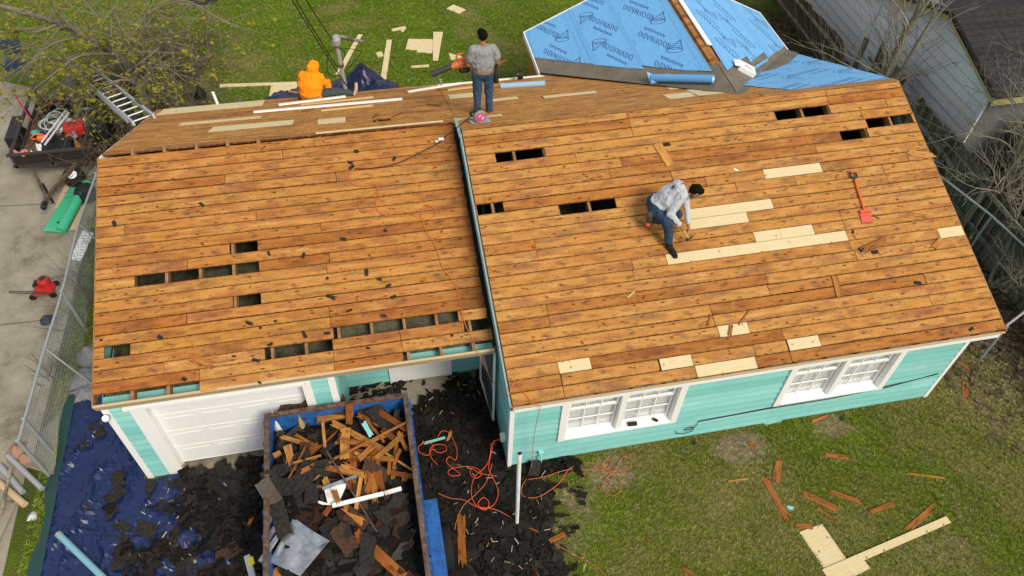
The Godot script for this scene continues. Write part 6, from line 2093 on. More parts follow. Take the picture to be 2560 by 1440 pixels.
func cords() -> void:
	cord("saw_cord", "black saw cord running from the saw over the ridge down to the white connector", [V(0.22, 3.35, -4.89) + V(0, 0.06, 0), V(-0.05, 3.70, -4.3), V(-0.22, 3.50, -4.35), V(-0.28, 3.46, -4.34) + LN * 0.035, V(-0.44, 3.42, -4.21) + LN * 0.035, V(-0.77, 3.37, -4.07) + LN * 0.035, V(-1.18, 3.32, -3.92) + LN * 0.035, V(-1.57, 3.31, -3.88) + LN * 0.035, V(-1.84, 3.32, -3.90) + LN * 0.035], 0.008, M.black)
	var cn := thing("cord_connector", "white taped connector on the saw cord near the ridge", "connector", V(-0.39, 3.44, -4.28) + LN * 0.03)
	var b := MB.new()
	b.box(Transform3D(Basis(LN.cross(V(0.75, 0, 0.5)).normalized(), 0.0), Vector3.ZERO), V(0.10, 0.04, 0.05), 0.012)
	obj("plug", b, M.white, cn)
	b = MB.new()
	b.box(Transform3D(Basis(), V(-0.08, 0.0, 0.05)), V(0.05, 0.03, 0.04), 0.01)
	obj("socket", b, M.dirty_white, cn)
	var l := func(a: Vector3) -> Vector3:
		return a + LN * 0.034
	cord("power_cable", "orange extension cord looping down the left slope and over the corner to the lawn", [l.call(V(-1.84, 3.32, -3.90)), l.call(V(-1.94, 3.29, -3.82)), l.call(V(-1.94, 3.24, -3.68)), l.call(V(-1.76, 3.21, -3.59)), l.call(V(-1.57, 3.22, -3.61)), l.call(V(-1.54, 3.16, -3.44)), l.call(V(-1.79, 3.14, -3.38)), l.call(V(-1.85, 3.10, -3.24)), l.call(V(-1.75, 3.06, -3.13)), l.call(V(-1.62, 3.08, -3.18)), l.call(V(-1.54, 3.13, -3.34)), l.call(V(-1.38, 3.16, -3.45)), l.call(V(-1.57, 3.12, -3.31)), l.call(V(-1.56, 3.06, -3.14)), l.call(V(-1.42, 3.03, -3.04)), l.call(V(-1.19, 3.05, -3.09)), l.call(V(-0.96, 3.00, -2.96)), l.call(V(-0.74, 2.99, -2.91)), l.call(V(-0.67, 3.03, -3.03)), l.call(V(-0.78, 3.06, -3.14)), l.call(V(-0.90, 3.02, -3.02)), l.call(V(-0.88, 2.94, -2.77)), l.call(V(-0.75, 2.83, -2.43)), l.call(V(-0.70, 2.72, -2.10)), l.call(V(-0.56, 2.62, -1.81)), l.call(V(-0.52, 2.52, -1.50)), l.call(V(-0.50, 2.42, -1.19)), l.call(V(-0.41, 2.31, -0.87)), V(-0.34, 2.28, -0.58), V(-0.21, 1.70, -0.67), V(-0.11, 1.50, -0.61), V(-0.10, 2.36, 0.15), V(0.03, 2.39, -0.04) + RN * 0.035, V(0.14, 2.34, 0.14) + RN * 0.035, V(0.23, 2.29, 0.29) + RN * 0.035, V(0.33, 2.27, 0.33), V(0.32, 2.1, 0.34), V(0.33, 1.2, 0.20), V(0.34, 0.3, 0.18), V(0.31, 0.09, 0.25), V(0.14, 0.09, 0.44), V(0.12, 0.09, 0.61), V(0.35, 0.09, 0.67), V(0.72, 0.09, 0.51), V(0.97, 0.09, 0.28), V(1.28, 0.03, 0.19), V(1.49, 0.03, 0.29), V(1.69, 0.03, 0.43), V(1.82, 0.03, 0.28), V(1.94, 0.03, 0.20), V(2.03, 0.03, 0.29), V(1.93, 0.03, 0.43), V(1.72, 0.03, 0.43), V(1.50, 0.03, 0.55), V(1.42, 0.03, 0.72), V(1.54, 0.03, 0.84), V(1.69, 0.03, 0.77), V(1.73, 0.03, 0.59), V(1.59, 0.03, 0.42), V(1.53, 0.03, 0.28), V(1.62, 0.03, 0.20), V(1.68, 0.03, 0.28), V(1.57, 0.03, 0.36), V(1.27, 0.03, 0.32), V(0.94, 0.09, 0.29), V(0.45, 0.09, 0.35), V(0.07, 0.04, 0.28), V(-0.34, 0.10, 0.16)], 0.0055, mat(0.62, 0.14, 0.04, 0.6), 5)
	cord("outlet_cord", "red cord hanging from the wall outlet to the loops on the black debris", [V(-0.07, 0.50, -0.24), V(-0.21, 0.30, -0.31), V(-0.28, 0.11, -0.17), V(-0.37, 0.11, -0.01), V(-0.60, 0.11, 0.17), V(-0.69, 0.11, 0.44), V(-0.64, 0.11, 0.65), V(-0.51, 0.11, 0.74), V(-0.44, 0.11, 0.63), V(-0.51, 0.11, 0.53), V(-0.61, 0.11, 0.61), V(-0.56, 0.11, 0.71), V(-0.37, 0.11, 0.68), V(-0.26, 0.11, 0.47), V(-0.30, 0.11, 0.23), V(-0.34, 0.11, 0.04), V(-0.24, 0.11, -0.24), V(-0.18, 0.30, -0.31), V(-0.08, 0.50, -0.22)], 0.0072, M.cord)
	cord("red_cord", "bright red cord lying in loops on the debris between trailer and house", [V(-0.34, 0.11, 0.17), V(-0.50, 0.11, 0.10), V(-0.61, 0.11, 0.00), V(-0.65, 0.11, 0.09), V(-0.57, 0.11, 0.18), V(-0.47, 0.11, 0.12), V(-0.54, 0.11, 0.00), V(-0.73, 0.11, -0.06), V(-0.93, 0.11, -0.06), V(-1.00, 0.11, -0.01), V(-0.96, 0.11, 0.06), V(-0.81, 0.11, 0.07), V(-0.95, 0.11, -0.11), V(-1.00, 0.11, -0.21), V(-0.93, 0.11, -0.28), V(-0.85, 0.11, -0.20), V(-0.80, 0.11, -0.34), V(-0.82, 0.11, -0.54), V(-0.88, 0.11, -0.72), V(-0.99, 0.11, -0.78), V(-1.08, 0.11, -0.68)], 0.0072, M.cord)
	cord("red_cord", "bright red cord coiled right against the trailer's wall", [V(-1.15, 0.11, -0.17), V(-1.23, 0.11, -0.31), V(-1.24, 0.11, -0.46), V(-1.14, 0.11, -0.54), V(-0.99, 0.11, -0.51), V(-0.97, 0.11, -0.41), V(-1.08, 0.11, -0.38), V(-1.17, 0.11, -0.45), V(-1.20, 0.11, -0.58), V(-1.32, 0.11, -0.60), V(-1.42, 0.11, -0.55), V(-1.40, 0.11, -0.44), V(-1.28, 0.11, -0.37), V(-1.22, 0.11, -0.46)], 0.0072, M.cord)
	cord("orange_cord", "orange brown cord running from the debris down across the lower lawn", [V(-1.04, 0.10, 0.97), V(-0.95, 0.10, 0.76), V(-0.83, 0.10, 0.59), V(-0.65, 0.10, 0.47), V(-0.42, 0.10, 0.27), V(-0.27, 0.10, -0.03)], 0.008, mat(0.42, 0.12, 0.05, 0.6))
	cord("orange_cord", "brownish cord trailing from the trailer's fender to the bottom of the lawn", [V(-1.20, 0.10, 0.33), V(-1.03, 0.10, 0.44), V(-0.82, 0.10, 0.51), V(-0.65, 0.10, 0.65), V(-0.38, 0.10, 0.75), V(-0.18, 0.08, 0.89), V(-0.02, 0.05, 1.04), V(0.15, 0.04, 1.15), V(0.27, 0.03, 1.25), V(0.37, 0.03, 1.38), V(0.54, 0.03, 1.53), V(0.75, 0.03, 1.71), V(0.98, 0.03, 1.91), V(1.11, 0.03, 2.10)], 0.008, mat(0.45, 0.11, 0.045, 0.6))

# a limb that forks into twigs; tips gathers where leaves can sit
func limb(b: MB, p: Vector3, d: Vector3, L: float, r: float, depth: int, tips: Array, bend := 0.25, droop := 0.0, forks := 3) -> void:
	var path: Array = [p]
	var rad: Array = [r]
	var n := 4 if depth > 1 else 3
	var q := p
	var e := d
	for k in n:
		e = (e + V(rf(-bend, bend), rf(-bend, bend) - droop, rf(-bend, bend)) * 0.6).normalized()
		q += e * L / n
		path.append(q)
		rad.append(lerpf(r, r * 0.5, (k + 1.0) / n))
		if depth <= 1:
			tips.append(q)
	b.tube(path, rad, 7 if depth > 2 else (5 if depth > 1 else 3), depth > 3)
	if depth <= 0:
		return
	for k in forks:
		var f := rf(0.3, 0.98)
		var i := clampi(int(f * n), 0, n - 1)
		var at: Vector3 = path[i].lerp(path[i + 1], f * n - i)
		var side := V(rf(-1, 1), rf(-0.5, 0.9), rf(-1, 1)).normalized()
		var nd := (e * rf(0.6, 1.0) + side * rf(0.5, 0.9)).normalized()
		limb(b, at, nd, L * rf(0.45, 0.75), r * rf(0.35, 0.5), depth - 1, tips, bend * 1.1, droop, forks)
	limb(b, q, (e + V(rf(-0.2, 0.2), rf(-0.1, 0.2), rf(-0.2, 0.2))).normalized(), L * 0.7, r * 0.5, depth - 1, tips, bend * 1.1, droop, forks)

func right_side() -> void:
	# wooden fence of single weathered pickets, leaning where it has come loose
	var fn := thing("picket_fence", "weathered grey wooden picket fence leaning and gapped along the right side", "fence", V(10.6, 0, -6.0))
	var z := -13.5
	while z < 1.2:
		var lean := 0.06 + 0.05 * sin(z * 0.9)
		var h := 1.72 + rf(-0.05, 0.04)
		var dip := 0.0
		if z < -8.9:
			lean = 0.42
		elif z < -8.5:
			lean = 0.5
			h -= 0.45
		elif z > -7.0 and z < -6.2:
			h -= 0.35 + rf(-0.1, 0.1)
		if z > -3.8:
			h -= 0.2
		var tilt := rf(-0.012, 0.012) + (0.10 if z > -8.9 and z < -8.4 else 0.0)
		var b := MB.new()
		var k := rf(0.45, 1.25)
		b.col = Color(k, k * rf(0.94, 1.02), k * rf(0.86, 1.0))
		if rng.randf() < 0.05 and z < -6.0:
			b.col = Color(2.0, 1.95, 1.8)
		b.prism(PackedVector2Array([Vector2(-0.066, 0), Vector2(0.066, 0), Vector2(0.066, h - 0.02), Vector2(0.050, h + rf(-0.03, 0.0)), Vector2(-0.048, h), Vector2(-0.066, h - 0.02)]), -0.009, 0.009, Transform3D(Basis(V(0, 0, 1), V(1, 0, 0), V(0, 1, 0)), Vector3.ZERO))
		var xx := -0.0
		obj("picket", b, M.grey_wood, fn, Transform3D(Basis(V(0, 0, 1), lean) * Basis(V(1, 0, 0), tilt), V(xx + 0.04 * sin(z * 1.3) + rf(-0.007, 0.007), 0, z + 6.0)))
		z += 0.134 if rng.randf() < 0.96 else 0.2
	for q in [[-13.5, -8.95, 0.42], [-8.4, -4.2, 0.08], [-4.2, 1.0, 0.06]]:
		for y in [0.45, 1.35]:
			var b := MB.new()
			var off: float = -sin(q[2]) * y - 0.035
			b.beam(V(off, y * cos(q[2]), q[0] + 6.0), V(off + rf(-0.05, 0.05), y * cos(q[2]) - (0.22 if q[0] == -8.4 else 0.0), q[1] + 6.0), Vector3.UP, 0.04, 0.09)
			obj("rail", b, M.grey_wood, fn)
	for zz in [-8.75, -6.3, -3.6, -1.2]:
		var b := MB.new()
		b.bx(-0.16, -0.06, 0, 1.65, zz + 6.0 - 0.05, zz + 6.0 + 0.05, 0.006)
		obj("post", b, M.grey_wood, fn)
	# rails of a wire fence nearer the house
	var pr := thing("fence_rail", "grey metal pipe rail of an old wire fence right of the house", "fence", V(9.8, 0, -3.0))
	for q in [[V(9.94, 1.20, -4.27), V(10.31, 1.20, -3.00)], [V(10.31, 1.20, -3.00), V(10.47, 1.20, -2.00)], [V(9.10, 1.00, -0.58), V(9.79, 1.00, -0.88)]]:
		var b := MB.new()
		b.tube([q[0] - pr.position, q[1] - pr.position], 0.024, 8)
		obj("rail", b, M.galv, pr)
	for q in [V(10.31, 1.20, -3.00), V(9.12, 1.00, -0.57)]:
		var b := MB.new()
		var w: Vector3 = q - pr.position
		b.tube([w, V(w.x, 0, w.z)], 0.026, 8)
		obj("post", b, M.galv, pr)
	# the neighbour's house: pale lap siding on the gable end, yellowish soffit, dark shingles
	var nb := thing("neighbour_house", "pale blue grey neighbouring house with yellowish rake trim and dark shingle roof", "house", V(11.2, 0, -7.15))
	var zp := -7.15
	var zr := -5.35
	var zl := -13.0
	var yp := 3.05
	var yr := 2.50
	var yl := yp - (zp - zl) * 0.315
	var wb := MB.new()
	wb.bx(11.28, 20.0, 0, 1.1, zl, zr)
	var P := -nb.position
	obj("wall", wb, M.nbr_wall, nb, Transform3D(Basis(), P))
	var gw := MB.new()
	gw.tri(V(11.28, yr, zr), V(11.28, yr, zl), V(11.28, yp, zp))
	gw.quad(V(11.28, 1.1, zr), V(11.28, 1.1, zl), V(11.28, yr, zl), V(11.28, yr, zr))
	var go := obj("gable", gw, M.nbr_wall, nb, Transform3D(Basis(), P))
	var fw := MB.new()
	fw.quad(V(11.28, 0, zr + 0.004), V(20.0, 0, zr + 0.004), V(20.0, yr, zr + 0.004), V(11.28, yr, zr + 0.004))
	obj("front_wall", fw, M.nbr_front_shade, nb, Transform3D(Basis(), P))  # shaded front, the shade painted as a dark grey
	var y := 0.3
	while y < yp - 0.25:
		var b := MB.new()
		var z1 := zr
		var z0 := zl
		if y > yr:
			z1 = lerpf(zr, zp, (y - yr) / (yp - yr))
		if y > yl:
			z0 = lerpf(zl, zp, (y - yl) / (yp - yl))
		var y9 := y + 0.235
		var z9 := z1 if y9 < yr else lerpf(zr, zp, minf((y9 - yr) / (yp - yr), 1.0))
		var z8 := z0 if y9 < yl else lerpf(zl, zp, minf((y9 - yl) / (yp - yl), 1.0))
		var q := [V(11.250, y, z0), V(11.250, y, z1), V(11.272, minf(y9, yp), z9), V(11.272, minf(y9, yp), z8)]
		var e0: Vector3 = q[0].lerp(q[3], 0.1)
		var e1: Vector3 = q[1].lerp(q[2], 0.1)
		b.quad(e0, q[3], q[2], e1)
		b.col = Color(0.66, 0.67, 0.68)  # lap shade line painted along the board's lower edge
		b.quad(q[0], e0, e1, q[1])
		b.quad(V(11.28, y, z1), V(11.28, y, z0), q[0], q[1])
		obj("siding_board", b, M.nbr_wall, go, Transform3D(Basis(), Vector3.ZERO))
		y += 0.235
	var ct := MB.new()
	ct.bx(11.235, 11.28, 0, yr, zr - 0.07, zr)
	var c2 := MB.new()
	c2.bx(11.235, 11.30, 0, 2.0, -9.90, -9.66)
	obj("corner_trim", c2, M.nbr_wall, nb, Transform3D(Basis(), P))
	obj("corner_trim", ct, M.nbr_wall, nb, Transform3D(Basis(), P))
	# roof slopes with an overhang; courses of shingles run level
	var rk := MB.new()
	var ox := 11.02
	var sr := (yp - yr) / (zr - zp)
	var ze := zr + 0.30
	var ye := yp - (ze - zp) * sr
	rk.beam(V(ox, yp, zp), V(ox, ye, ze), V(0, 1, 0.3), 0.03, 0.16)
	rk.beam(V(ox, yp, zp), V(ox, yl - 0.1, zl - 0.3), V(0, 1, -0.3), 0.03, 0.16)
	rk.quad(V(ox, yp - 0.08, zp), V(11.28, yp - 0.08, zp), V(11.28, ye - 0.08, ze), V(ox, ye - 0.08, ze))
	rk.beam(V(ox, ye - 0.06, ze), V(20, ye - 0.06, ze), Vector3.UP, 0.03, 0.15)
	obj("rake_trim", rk, M.soffit, nb, Transform3D(Basis(), P))
	var dk := MB.new()
	dk.beam(V(ox - 0.03, yp + 0.085, zp), V(ox - 0.03, ye + 0.085, ze), V(0, 1, 0.3), 0.10, 0.04)
	dk.beam(V(ox - 0.03, yp + 0.085, zp), V(ox - 0.03, yl - 0.015, zl - 0.3), V(0, 1, -0.3), 0.10, 0.04)
	obj("drip_edge", dk, M.felt, nb, Transform3D(Basis(), P))
	for side in 2:
		var zz0 := zp
		var zz1 := ze + 0.05 if side == 0 else zl - 0.3
		var yy1 := ye - 0.02 if side == 0 else yl - 0.12
		var n := 14 if side == 0 else 40
		var ro := MB.new()
		ro.quad(V(ox - 0.04, yp + 0.085, zz0), V(22, yp + 0.085, zz0), V(22, yy1 + 0.085, zz1), V(ox - 0.04, yy1 + 0.085, zz1))
		var rr := obj("roof", ro, M.roof_dark, nb, Transform3D(Basis(), P))
		for k in n:
			var f0 := float(k) / n
			var f1 := float(k + 1) / n
			var b := MB.new()
			var g := rf(0.8, 1.2)
			b.col = Color(g, g, g)
			var za := lerpf(zz0, zz1, f0)
			var zb := lerpf(zz0, zz1, f1)
			var ya := lerpf(yp, yy1, f0) + 0.092
			var yb := lerpf(yp, yy1, f1) + 0.106
			b.quad(V(ox - 0.05, ya, za), V(ox - 0.05, yb, zb), V(22, yb, zb), V(22, ya, za))
			b.quad(V(ox - 0.05, yb, zb), V(ox - 0.05, yb - 0.02, zb), V(22, yb - 0.02, zb), V(22, yb, zb))
			obj("shingle_course", b, M.roof_dark, rr)
	# bare trees between fence and house
	var specs := [
		["bare tree with two pale stems rising beside the roof's back right corner", V(10.0, 0, -7.0), [[V(0.02, 1, -0.02), 4.4, 0.075], [V(0.13, 1, -0.14), 4.6, 0.095], [V(0.10, 1, 0.02), 4.0, 0.05]]],
		["bare many stemmed tree at the right edge of the picture", V(11.0, 0, -3.6), [[V(-0.06, 1, -0.05), 4.6, 0.085], [V(0.10, 1, 0.06), 4.2, 0.075], [V(-0.02, 1, 0.16), 4.2, 0.07], [V(0.05, 1, -0.20), 4.4, 0.06], [V(-0.22, 1, 0.10), 3.6, 0.05], [V(0.22, 1, -0.05), 4.0, 0.055]]],
		["low bare bush with tangled grey stems below the right tree", V(10.4, 0, -2.2), [[V(0.2, 0.8, 0.5), 2.0, 0.05], [V(-0.2, 0.7, 0.6), 1.8, 0.04], [V(0.5, 0.6, 0.1), 2.2, 0.045], [V(0.1, 0.9, -0.3), 2.0, 0.04]]],
	]
	for s in specs:
		var t := thing("bare_tree" if s[1].x > 10.45 or s[1].z < -5.0 else "bare_bush", s[0], "tree" if s[1].x > 10.45 or s[1].z < -5.0 else "bush", s[1])
		var tr := MB.new()
		var tw := MB.new()
		var tips: Array = []
		for q in s[2]:
			var d: Vector3 = q[0].normalized()
			var path: Array = [V(0, -0.05, 0)]
			var rad: Array = [q[2] * 1.2]
			for k in 6:
				path.append(d * float(q[1]) * (k + 1) / 6.0 + V(rf(-0.06, 0.06), 0, rf(-0.06, 0.06)))
				rad.append(lerpf(q[2], q[2] * 0.4, (k + 1) / 6.0))
			tr.tube(soft(path, 3), soft_r(rad, 3), 9)
			for k in 14:
				var f := rf(0.2, 1.0)
				var i := mini(int(f * 6), 5)
				var at: Vector3 = (path[i] as Vector3).lerp(path[i + 1], f * 6 - i)
				var side := V(rf(-1, 1), rf(0.1, 0.8), rf(-1, 1)).normalized()
				limb(tw, at, (side + d * 0.5).normalized(), rf(0.7, 1.35) * q[1] / 4.4, q[2] * rf(0.2, 0.36), 2, tips, 0.4, 0.0, 3)
		obj("trunk", tr, M.bark, t)
		var c := obj("twigs", tw, M.twig, t)
	# saplings in front of the fence
	for q in [[V(9.9, 0, -8.6), "thin bare sapling in front of the fence's gap"], [V(10.15, 0, -7.9), "thin bare sapling leaning over the loose fence rail"], [V(10.2, 0, -4.9), "thin bare sapling between the roof edge and the fence"]]:
		var t := thing("sapling", q[1], "sapling", q[0])
		var b := MB.new()
		var tips: Array = []
		for k in 3:
			limb(b, Vector3.ZERO, V(rf(-0.3, 0.3), 1, rf(-0.3, 0.3)).normalized(), rf(1.2, 1.7), 0.014, 3, tips, 0.25, -0.05, 2)
		obj("stems", b, M.twig, t)
	# a white roofed shed with clutter at the right edge
	var sd := thing("white_shed", "small shed with a corrugated white roof at the right edge behind the trees", "shed", V(12.6, 0, -4.0))
	var b := MB.new()
	for k in 15:
		b.beam(V(-0.5 + k * 0.12, 1.9, -1.1), V(-0.5 + k * 0.12, 1.72, 0.7), Vector3.UP, 0.075, 0.02, 0.006)
	obj("roof", b, M.dirty_white, sd)
	b = MB.new()
	b.bx(-0.45, 1.3, 0, 1.7, -1.0, 0.5)
	obj("wall", b, M.black, sd)
	# fallen leaves and twigs under the trees
	var lf := MB.new()
	lf.quad(V(-0.03, 0, -0.02), V(-0.03, 0.006, 0.02), V(0.03, 0.0, 0.02), V(0.03, 0.01, -0.02))
	lf.bx(-0.10, 0.10, 0.0, 0.006, 0.03, 0.036)
	var xs: Array = []
	var cs: Array = []
	for k in 9000:
		var x := rf(8.2, 12.5)
		var zz := rf(-12.5, 1.5)
		if x < 9.4 and rng.randf() < 0.65:
			continue
		xs.append(Transform3D((Basis(Vector3.UP, rf(0, TAU)) * Basis(Vector3.RIGHT, rf(-0.4, 0.4))).scaled(Vector3.ONE * rf(0.6, 1.6)), V(x, rf(0.005, 0.05), zz)))
		cs.append(Color(0.13, 0.095, 0.06) * rf(0.4, 1.5))
	var lo := copies("leaf_litter", lf, mat(1, 1, 1, 0.95), xs, cs, null)
	tag(lo, "brown fallen leaves and twigs on the ground along the right fence", "leaf litter")

func soft_r(r: Array, n: int) -> Array:
	var out: Array = []
	for k in r.size() - 1:
		for j in n:
			out.append(lerpf(r[k], r[k + 1], float(j) / n))
	out.append(r[-1])
	return out

func left_side() -> void:
	# chain link fence between the drive and the garage
	var fe := thing("chain_link_fence", "sagging chain link fence with a grey top rail left of the garage", "fence", V(-7.22, 0, -4.0))
	var top: Array = [V(-7.02, 1.10, -7.23), V(-7.14, 1.10, -5.82), V(-7.16, 1.10, -4.12), V(-7.23, 1.10, -2.90), V(-7.28, 1.10, -1.53), V(-7.29, 1.10, -1.15)]
	var pth: Array = []
	for q in top:
		pth.append(q - fe.position)
	var b := MB.new()
	b.tube(soft(pth, 4), 0.024, 8)
	obj("top_rail", b, M.galv, fe)
	for k in [0, 2, 4, 5]:
		b = MB.new()
		var q: Vector3 = pth[k]
		b.tube([V(q.x, 0, q.z), q + V(0, 0.04, 0)], 0.03, 8)
		obj("post", b, M.galv, fe)
	b = MB.new()
	for k in [1, 3]:
		b.tube([pth[k], V(pth[k].x + 0.55, 0.02, pth[k].z + 0.25)], 0.018, 6)
	obj("brace", b, M.galv, fe)
	b = MB.new()
	var za: float = pth[0].z
	var zb: float = pth[5].z
	var at := func(z: float, y: float) -> Vector3:
		var x := 0.0
		for k in 5:
			if z >= pth[k].z - 0.001 and z <= pth[k + 1].z + 0.001:
				x = lerpf(pth[k].x, pth[k + 1].x, (z - pth[k].z) / maxf(pth[k + 1].z - pth[k].z, 0.01))
		return V(x + 0.03 * sin(z * 3.0) * (1.0 - y), y, z)
	var s := 0.075
	var z := za - 1.1
	while z < zb:
		for dir in 2:
			var run: Array = []
			for k in 16:
				var y := 1.1 * k / 15.0
				var zz := z + y if dir == 0 else z + 1.1 - y
				if zz >= za and zz <= zb:
					run.append(at.call(zz, y))
			if run.size() > 1:
				b.tube([run[0], run[run.size() / 2], run[-1]], 0.0026, 3, false)
		z += s
	var wm := obj("wire_mesh", b, M.galv, fe)
	wm.set_meta("kind", "stuff")
	# fallen mesh panel with boards under it
	var fp := thing("fallen_fence_panel", "collapsed chain link panel lying over tan boards at the lower left", "fence panel", V(-7.36, 0.00, -1.45))
	b = MB.new()
	var c0 := V(-7.76, 0.00, -1.67) - fp.position
	var c1 := V(-7.32, 0.00, -2.29) - fp.position
	var c2 := V(-7.19, 0.00, -1.13) - fp.position
	var c3 := V(-7.65, 0.00, -1.36) - fp.position
	b.prism(PackedVector2Array([Vector2(c0.x, c0.z), Vector2(c1.x, c1.z), Vector2(c2.x, c2.z), Vector2(c3.x, c3.z)]), 0.02, 0.04, Transform3D())
	obj("tan_board", b, mat(0.34, 0.29, 0.13, 0.9), fp)
	b = MB.new()
	for k in 22:
		var f := k / 21.0
		b.tube([c0.lerp(c1, f) + V(0, 0.09, 0), c3.lerp(c2, f) + V(0, 0.07, 0)], 0.0035, 3, false)
		b.tube([c0.lerp(c3, f) + V(0, 0.085, 0), c1.lerp(c2, f) + V(0, 0.075, 0)], 0.0035, 3, false)
	obj("wire_mesh", b, M.galv, fp).set_meta("kind", "stuff")
	for q in [[V(-7.94, 0.12, -1.57), V(-7.31, 0.10, -0.88), "uppermost grey fence post lying at the lower left", 0.045, M.galv], [V(-8.05, 0.08, -1.43), V(-7.61, 0.06, -0.89), "second grey fence post lying beside the uppermost one", 0.05, M.galv], [V(-8.03, 0.06, -1.15), V(-7.54, 0.06, -0.67), "tan wooden post lying below the grey fence posts", 0.055, M.old_ply]]:
		var t := thing("fallen_post", q[2], "post", q[0])
		b = MB.new()
		b.tube([Vector3.ZERO, q[1] - q[0]], q[3], 10)
		obj("post", b, q[4], t)
	lay("loose_picket", "short grey board lying at the foot of the fallen fence panel", "board", "", V(-7.26, 0.00, -1.05), V(-7.29, 0.00, -0.77), 0.09, 0.02, M.grey_wood, 0.0, Color(2.4, 2.2, 1.9))
	lay("loose_picket", "thin pale stick leaning across the fallen posts", "stick", "", V(-7.77, 0.25, -1.24), V(-7.86, 0.05, -0.55), 0.04, 0.03, M.grey_wood, 0.0, Color(2.2, 2.0, 1.8))
	lay("concrete_strip", "pale concrete strip along the left edge at the bottom", "kerb", "", V(-7.78, 0.00, -0.76), V(-7.95, 0.00, 0.02), 0.22, 0.06, M.concrete)
	heap("brown_bag", "crumpled pinkish brown bag lying on the fallen fence posts", "bag", [[V(-7.81, 0.00, -1.65), 0.24, 0.26], [V(-7.68, 0.00, -1.51), 0.18, 0.2]], mat(0.33, 0.19, 0.14, 0.8), 41)
	heap("litter_bag", "small crumpled white plastic wrapper on the grass at the lower left", "litter", [[V(-7.43, 0.00, -0.48), 0.10, 0.055], [V(-7.40, 0.00, -0.45), 0.07, 0.05]], mat(0.6, 0.6, 0.66, 0.4), 42)
	heap("dark_rag", "small dark rag on the drive's edge by the fence", "rag", [[V(-7.90, 0.00, -4.49), 0.16, 0.14]], mat(0.05, 0.055, 0.07, 0.9), 43)
	lay("white_board", "white board leaning behind the chain link fence near the garage corner", "board", "", V(-7.34, 0.30, -6.44), V(-7.58, 0.10, -5.88), 0.24, 0.02, M.dirty_white)
	lay("tan_board", "beige board lying on the drive beside the green cart", "board", "", V(-8.05, 0.03, -8.59), V(-8.19, 0.03, -7.56), 0.16, 0.03, M.old_ply, 0.0, Color(1.1, 1.15, 1.2))
	lay("tan_board", "second narrow beige board lying between the first one and the green cart", "board", "", V(-7.95, 0.03, -8.57), V(-8.12, 0.03, -7.76), 0.07, 0.03, M.plywood)
	lay("tan_board", "tan board by the fence below the green cart", "board", "", V(-7.67, 0.03, -7.56), V(-7.80, 0.03, -6.82), 0.12, 0.03, M.old_ply, 0.05)
	# push mower
	var mo := thing("lawn_mower", "red push lawn mower with black handle standing on the concrete drive", "lawn mower", V(-8.04, 0.00, -5.24), 0.0)
	mo.scale = Vector3.ONE * 0.72
	b = MB.new()
	b.box(Transform3D(Basis(), V(0, 0.14, 0.06)), V(0.52, 0.12, 0.42), 0.05)
	obj("deck", b, M.red, mo)
	b = MB.new()
	b.lathe([Vector2(0, 0.40), Vector2(0.07, 0.40), Vector2(0.13, 0.38), Vector2(0.16, 0.32), Vector2(0.16, 0.18), Vector2(0, 0.18)], 20, Transform3D(Basis(), V(0.02, 0, -0.10)))
	var en := obj("engine", b, M.red, mo)
	b = MB.new()
	b.lathe([Vector2(0, 0.405), Vector2(0.075, 0.405), Vector2(0.085, 0.395)], 16, Transform3D(Basis(), V(0.02, 0.004, -0.10)))
	obj("starter_grille", b, M.black, en)
	b = MB.new()
	b.box(Transform3D(Basis(), V(-0.18, 0.26, -0.10)), V(0.10, 0.12, 0.14), 0.02)
	obj("muffler", b, M.black, mo)
	for q in [[-0.26, -0.16], [0.24, -0.16], [-0.26, 0.26], [0.24, 0.26]]:
		b = MB.new()
		b.lathe([Vector2(0.03, -0.025), Vector2(0.085, -0.025), Vector2(0.09, 0.0), Vector2(0.085, 0.025), Vector2(0.03, 0.025)], 16, Transform3D(Basis(Vector3.RIGHT, PI / 2), V(q[0], 0.09, q[1])))
		obj("wheel", b, M.rubber, mo)
	b = MB.new()
	for zz in [0.24, 0.30]:
		b.tube([V(0.20, 0.20, zz), V(-0.30, 0.34, zz + 0.02), V(-0.66, 0.46, zz + 0.04)], 0.013, 6)
	b.tube([V(-0.66, 0.46, 0.28), V(-0.66, 0.46, 0.34)], 0.016, 6)
	obj("handle", b, M.black, mo)
	# green cart on its side with two tyres
	var gc := thing("green_cart", "green plastic lawn cart body with two black tyres lying by the fence", "cart", V(-7.96, 0.00, -7.45))
	var a := V(-7.84, 0.00, -8.19) - gc.position
	var e := V(-8.18, 0.00, -6.83) - gc.position
	var bx := flat_xf(a, e, Vector3.UP)
	b = MB.new()
	b.box(Transform3D(bx.basis, bx.origin + V(0, 0.07, 0)), V(a.distance_to(e), 0.05, 0.40), 0.02)
	obj("tray", b, M.green, gc)
	b = MB.new()
	b.tube([a + V(0.17, 0.13, 0.02), bx.origin + V(0.19, 0.15, 0.03), e + V(0.17, 0.08, 0.03)], 0.10, 12)
	obj("side_roll", b, M.green, gc)
	b = MB.new()
	for q in [[-0.12, 0.0], [-0.03, 0.02]]:
		var w := bx * V(0.46, 0.098, q[0])
		b.box(Transform3D(bx.basis, w), V(0.05, 0.004, 0.06))
	obj("printed_mark", b, M.black, gc)
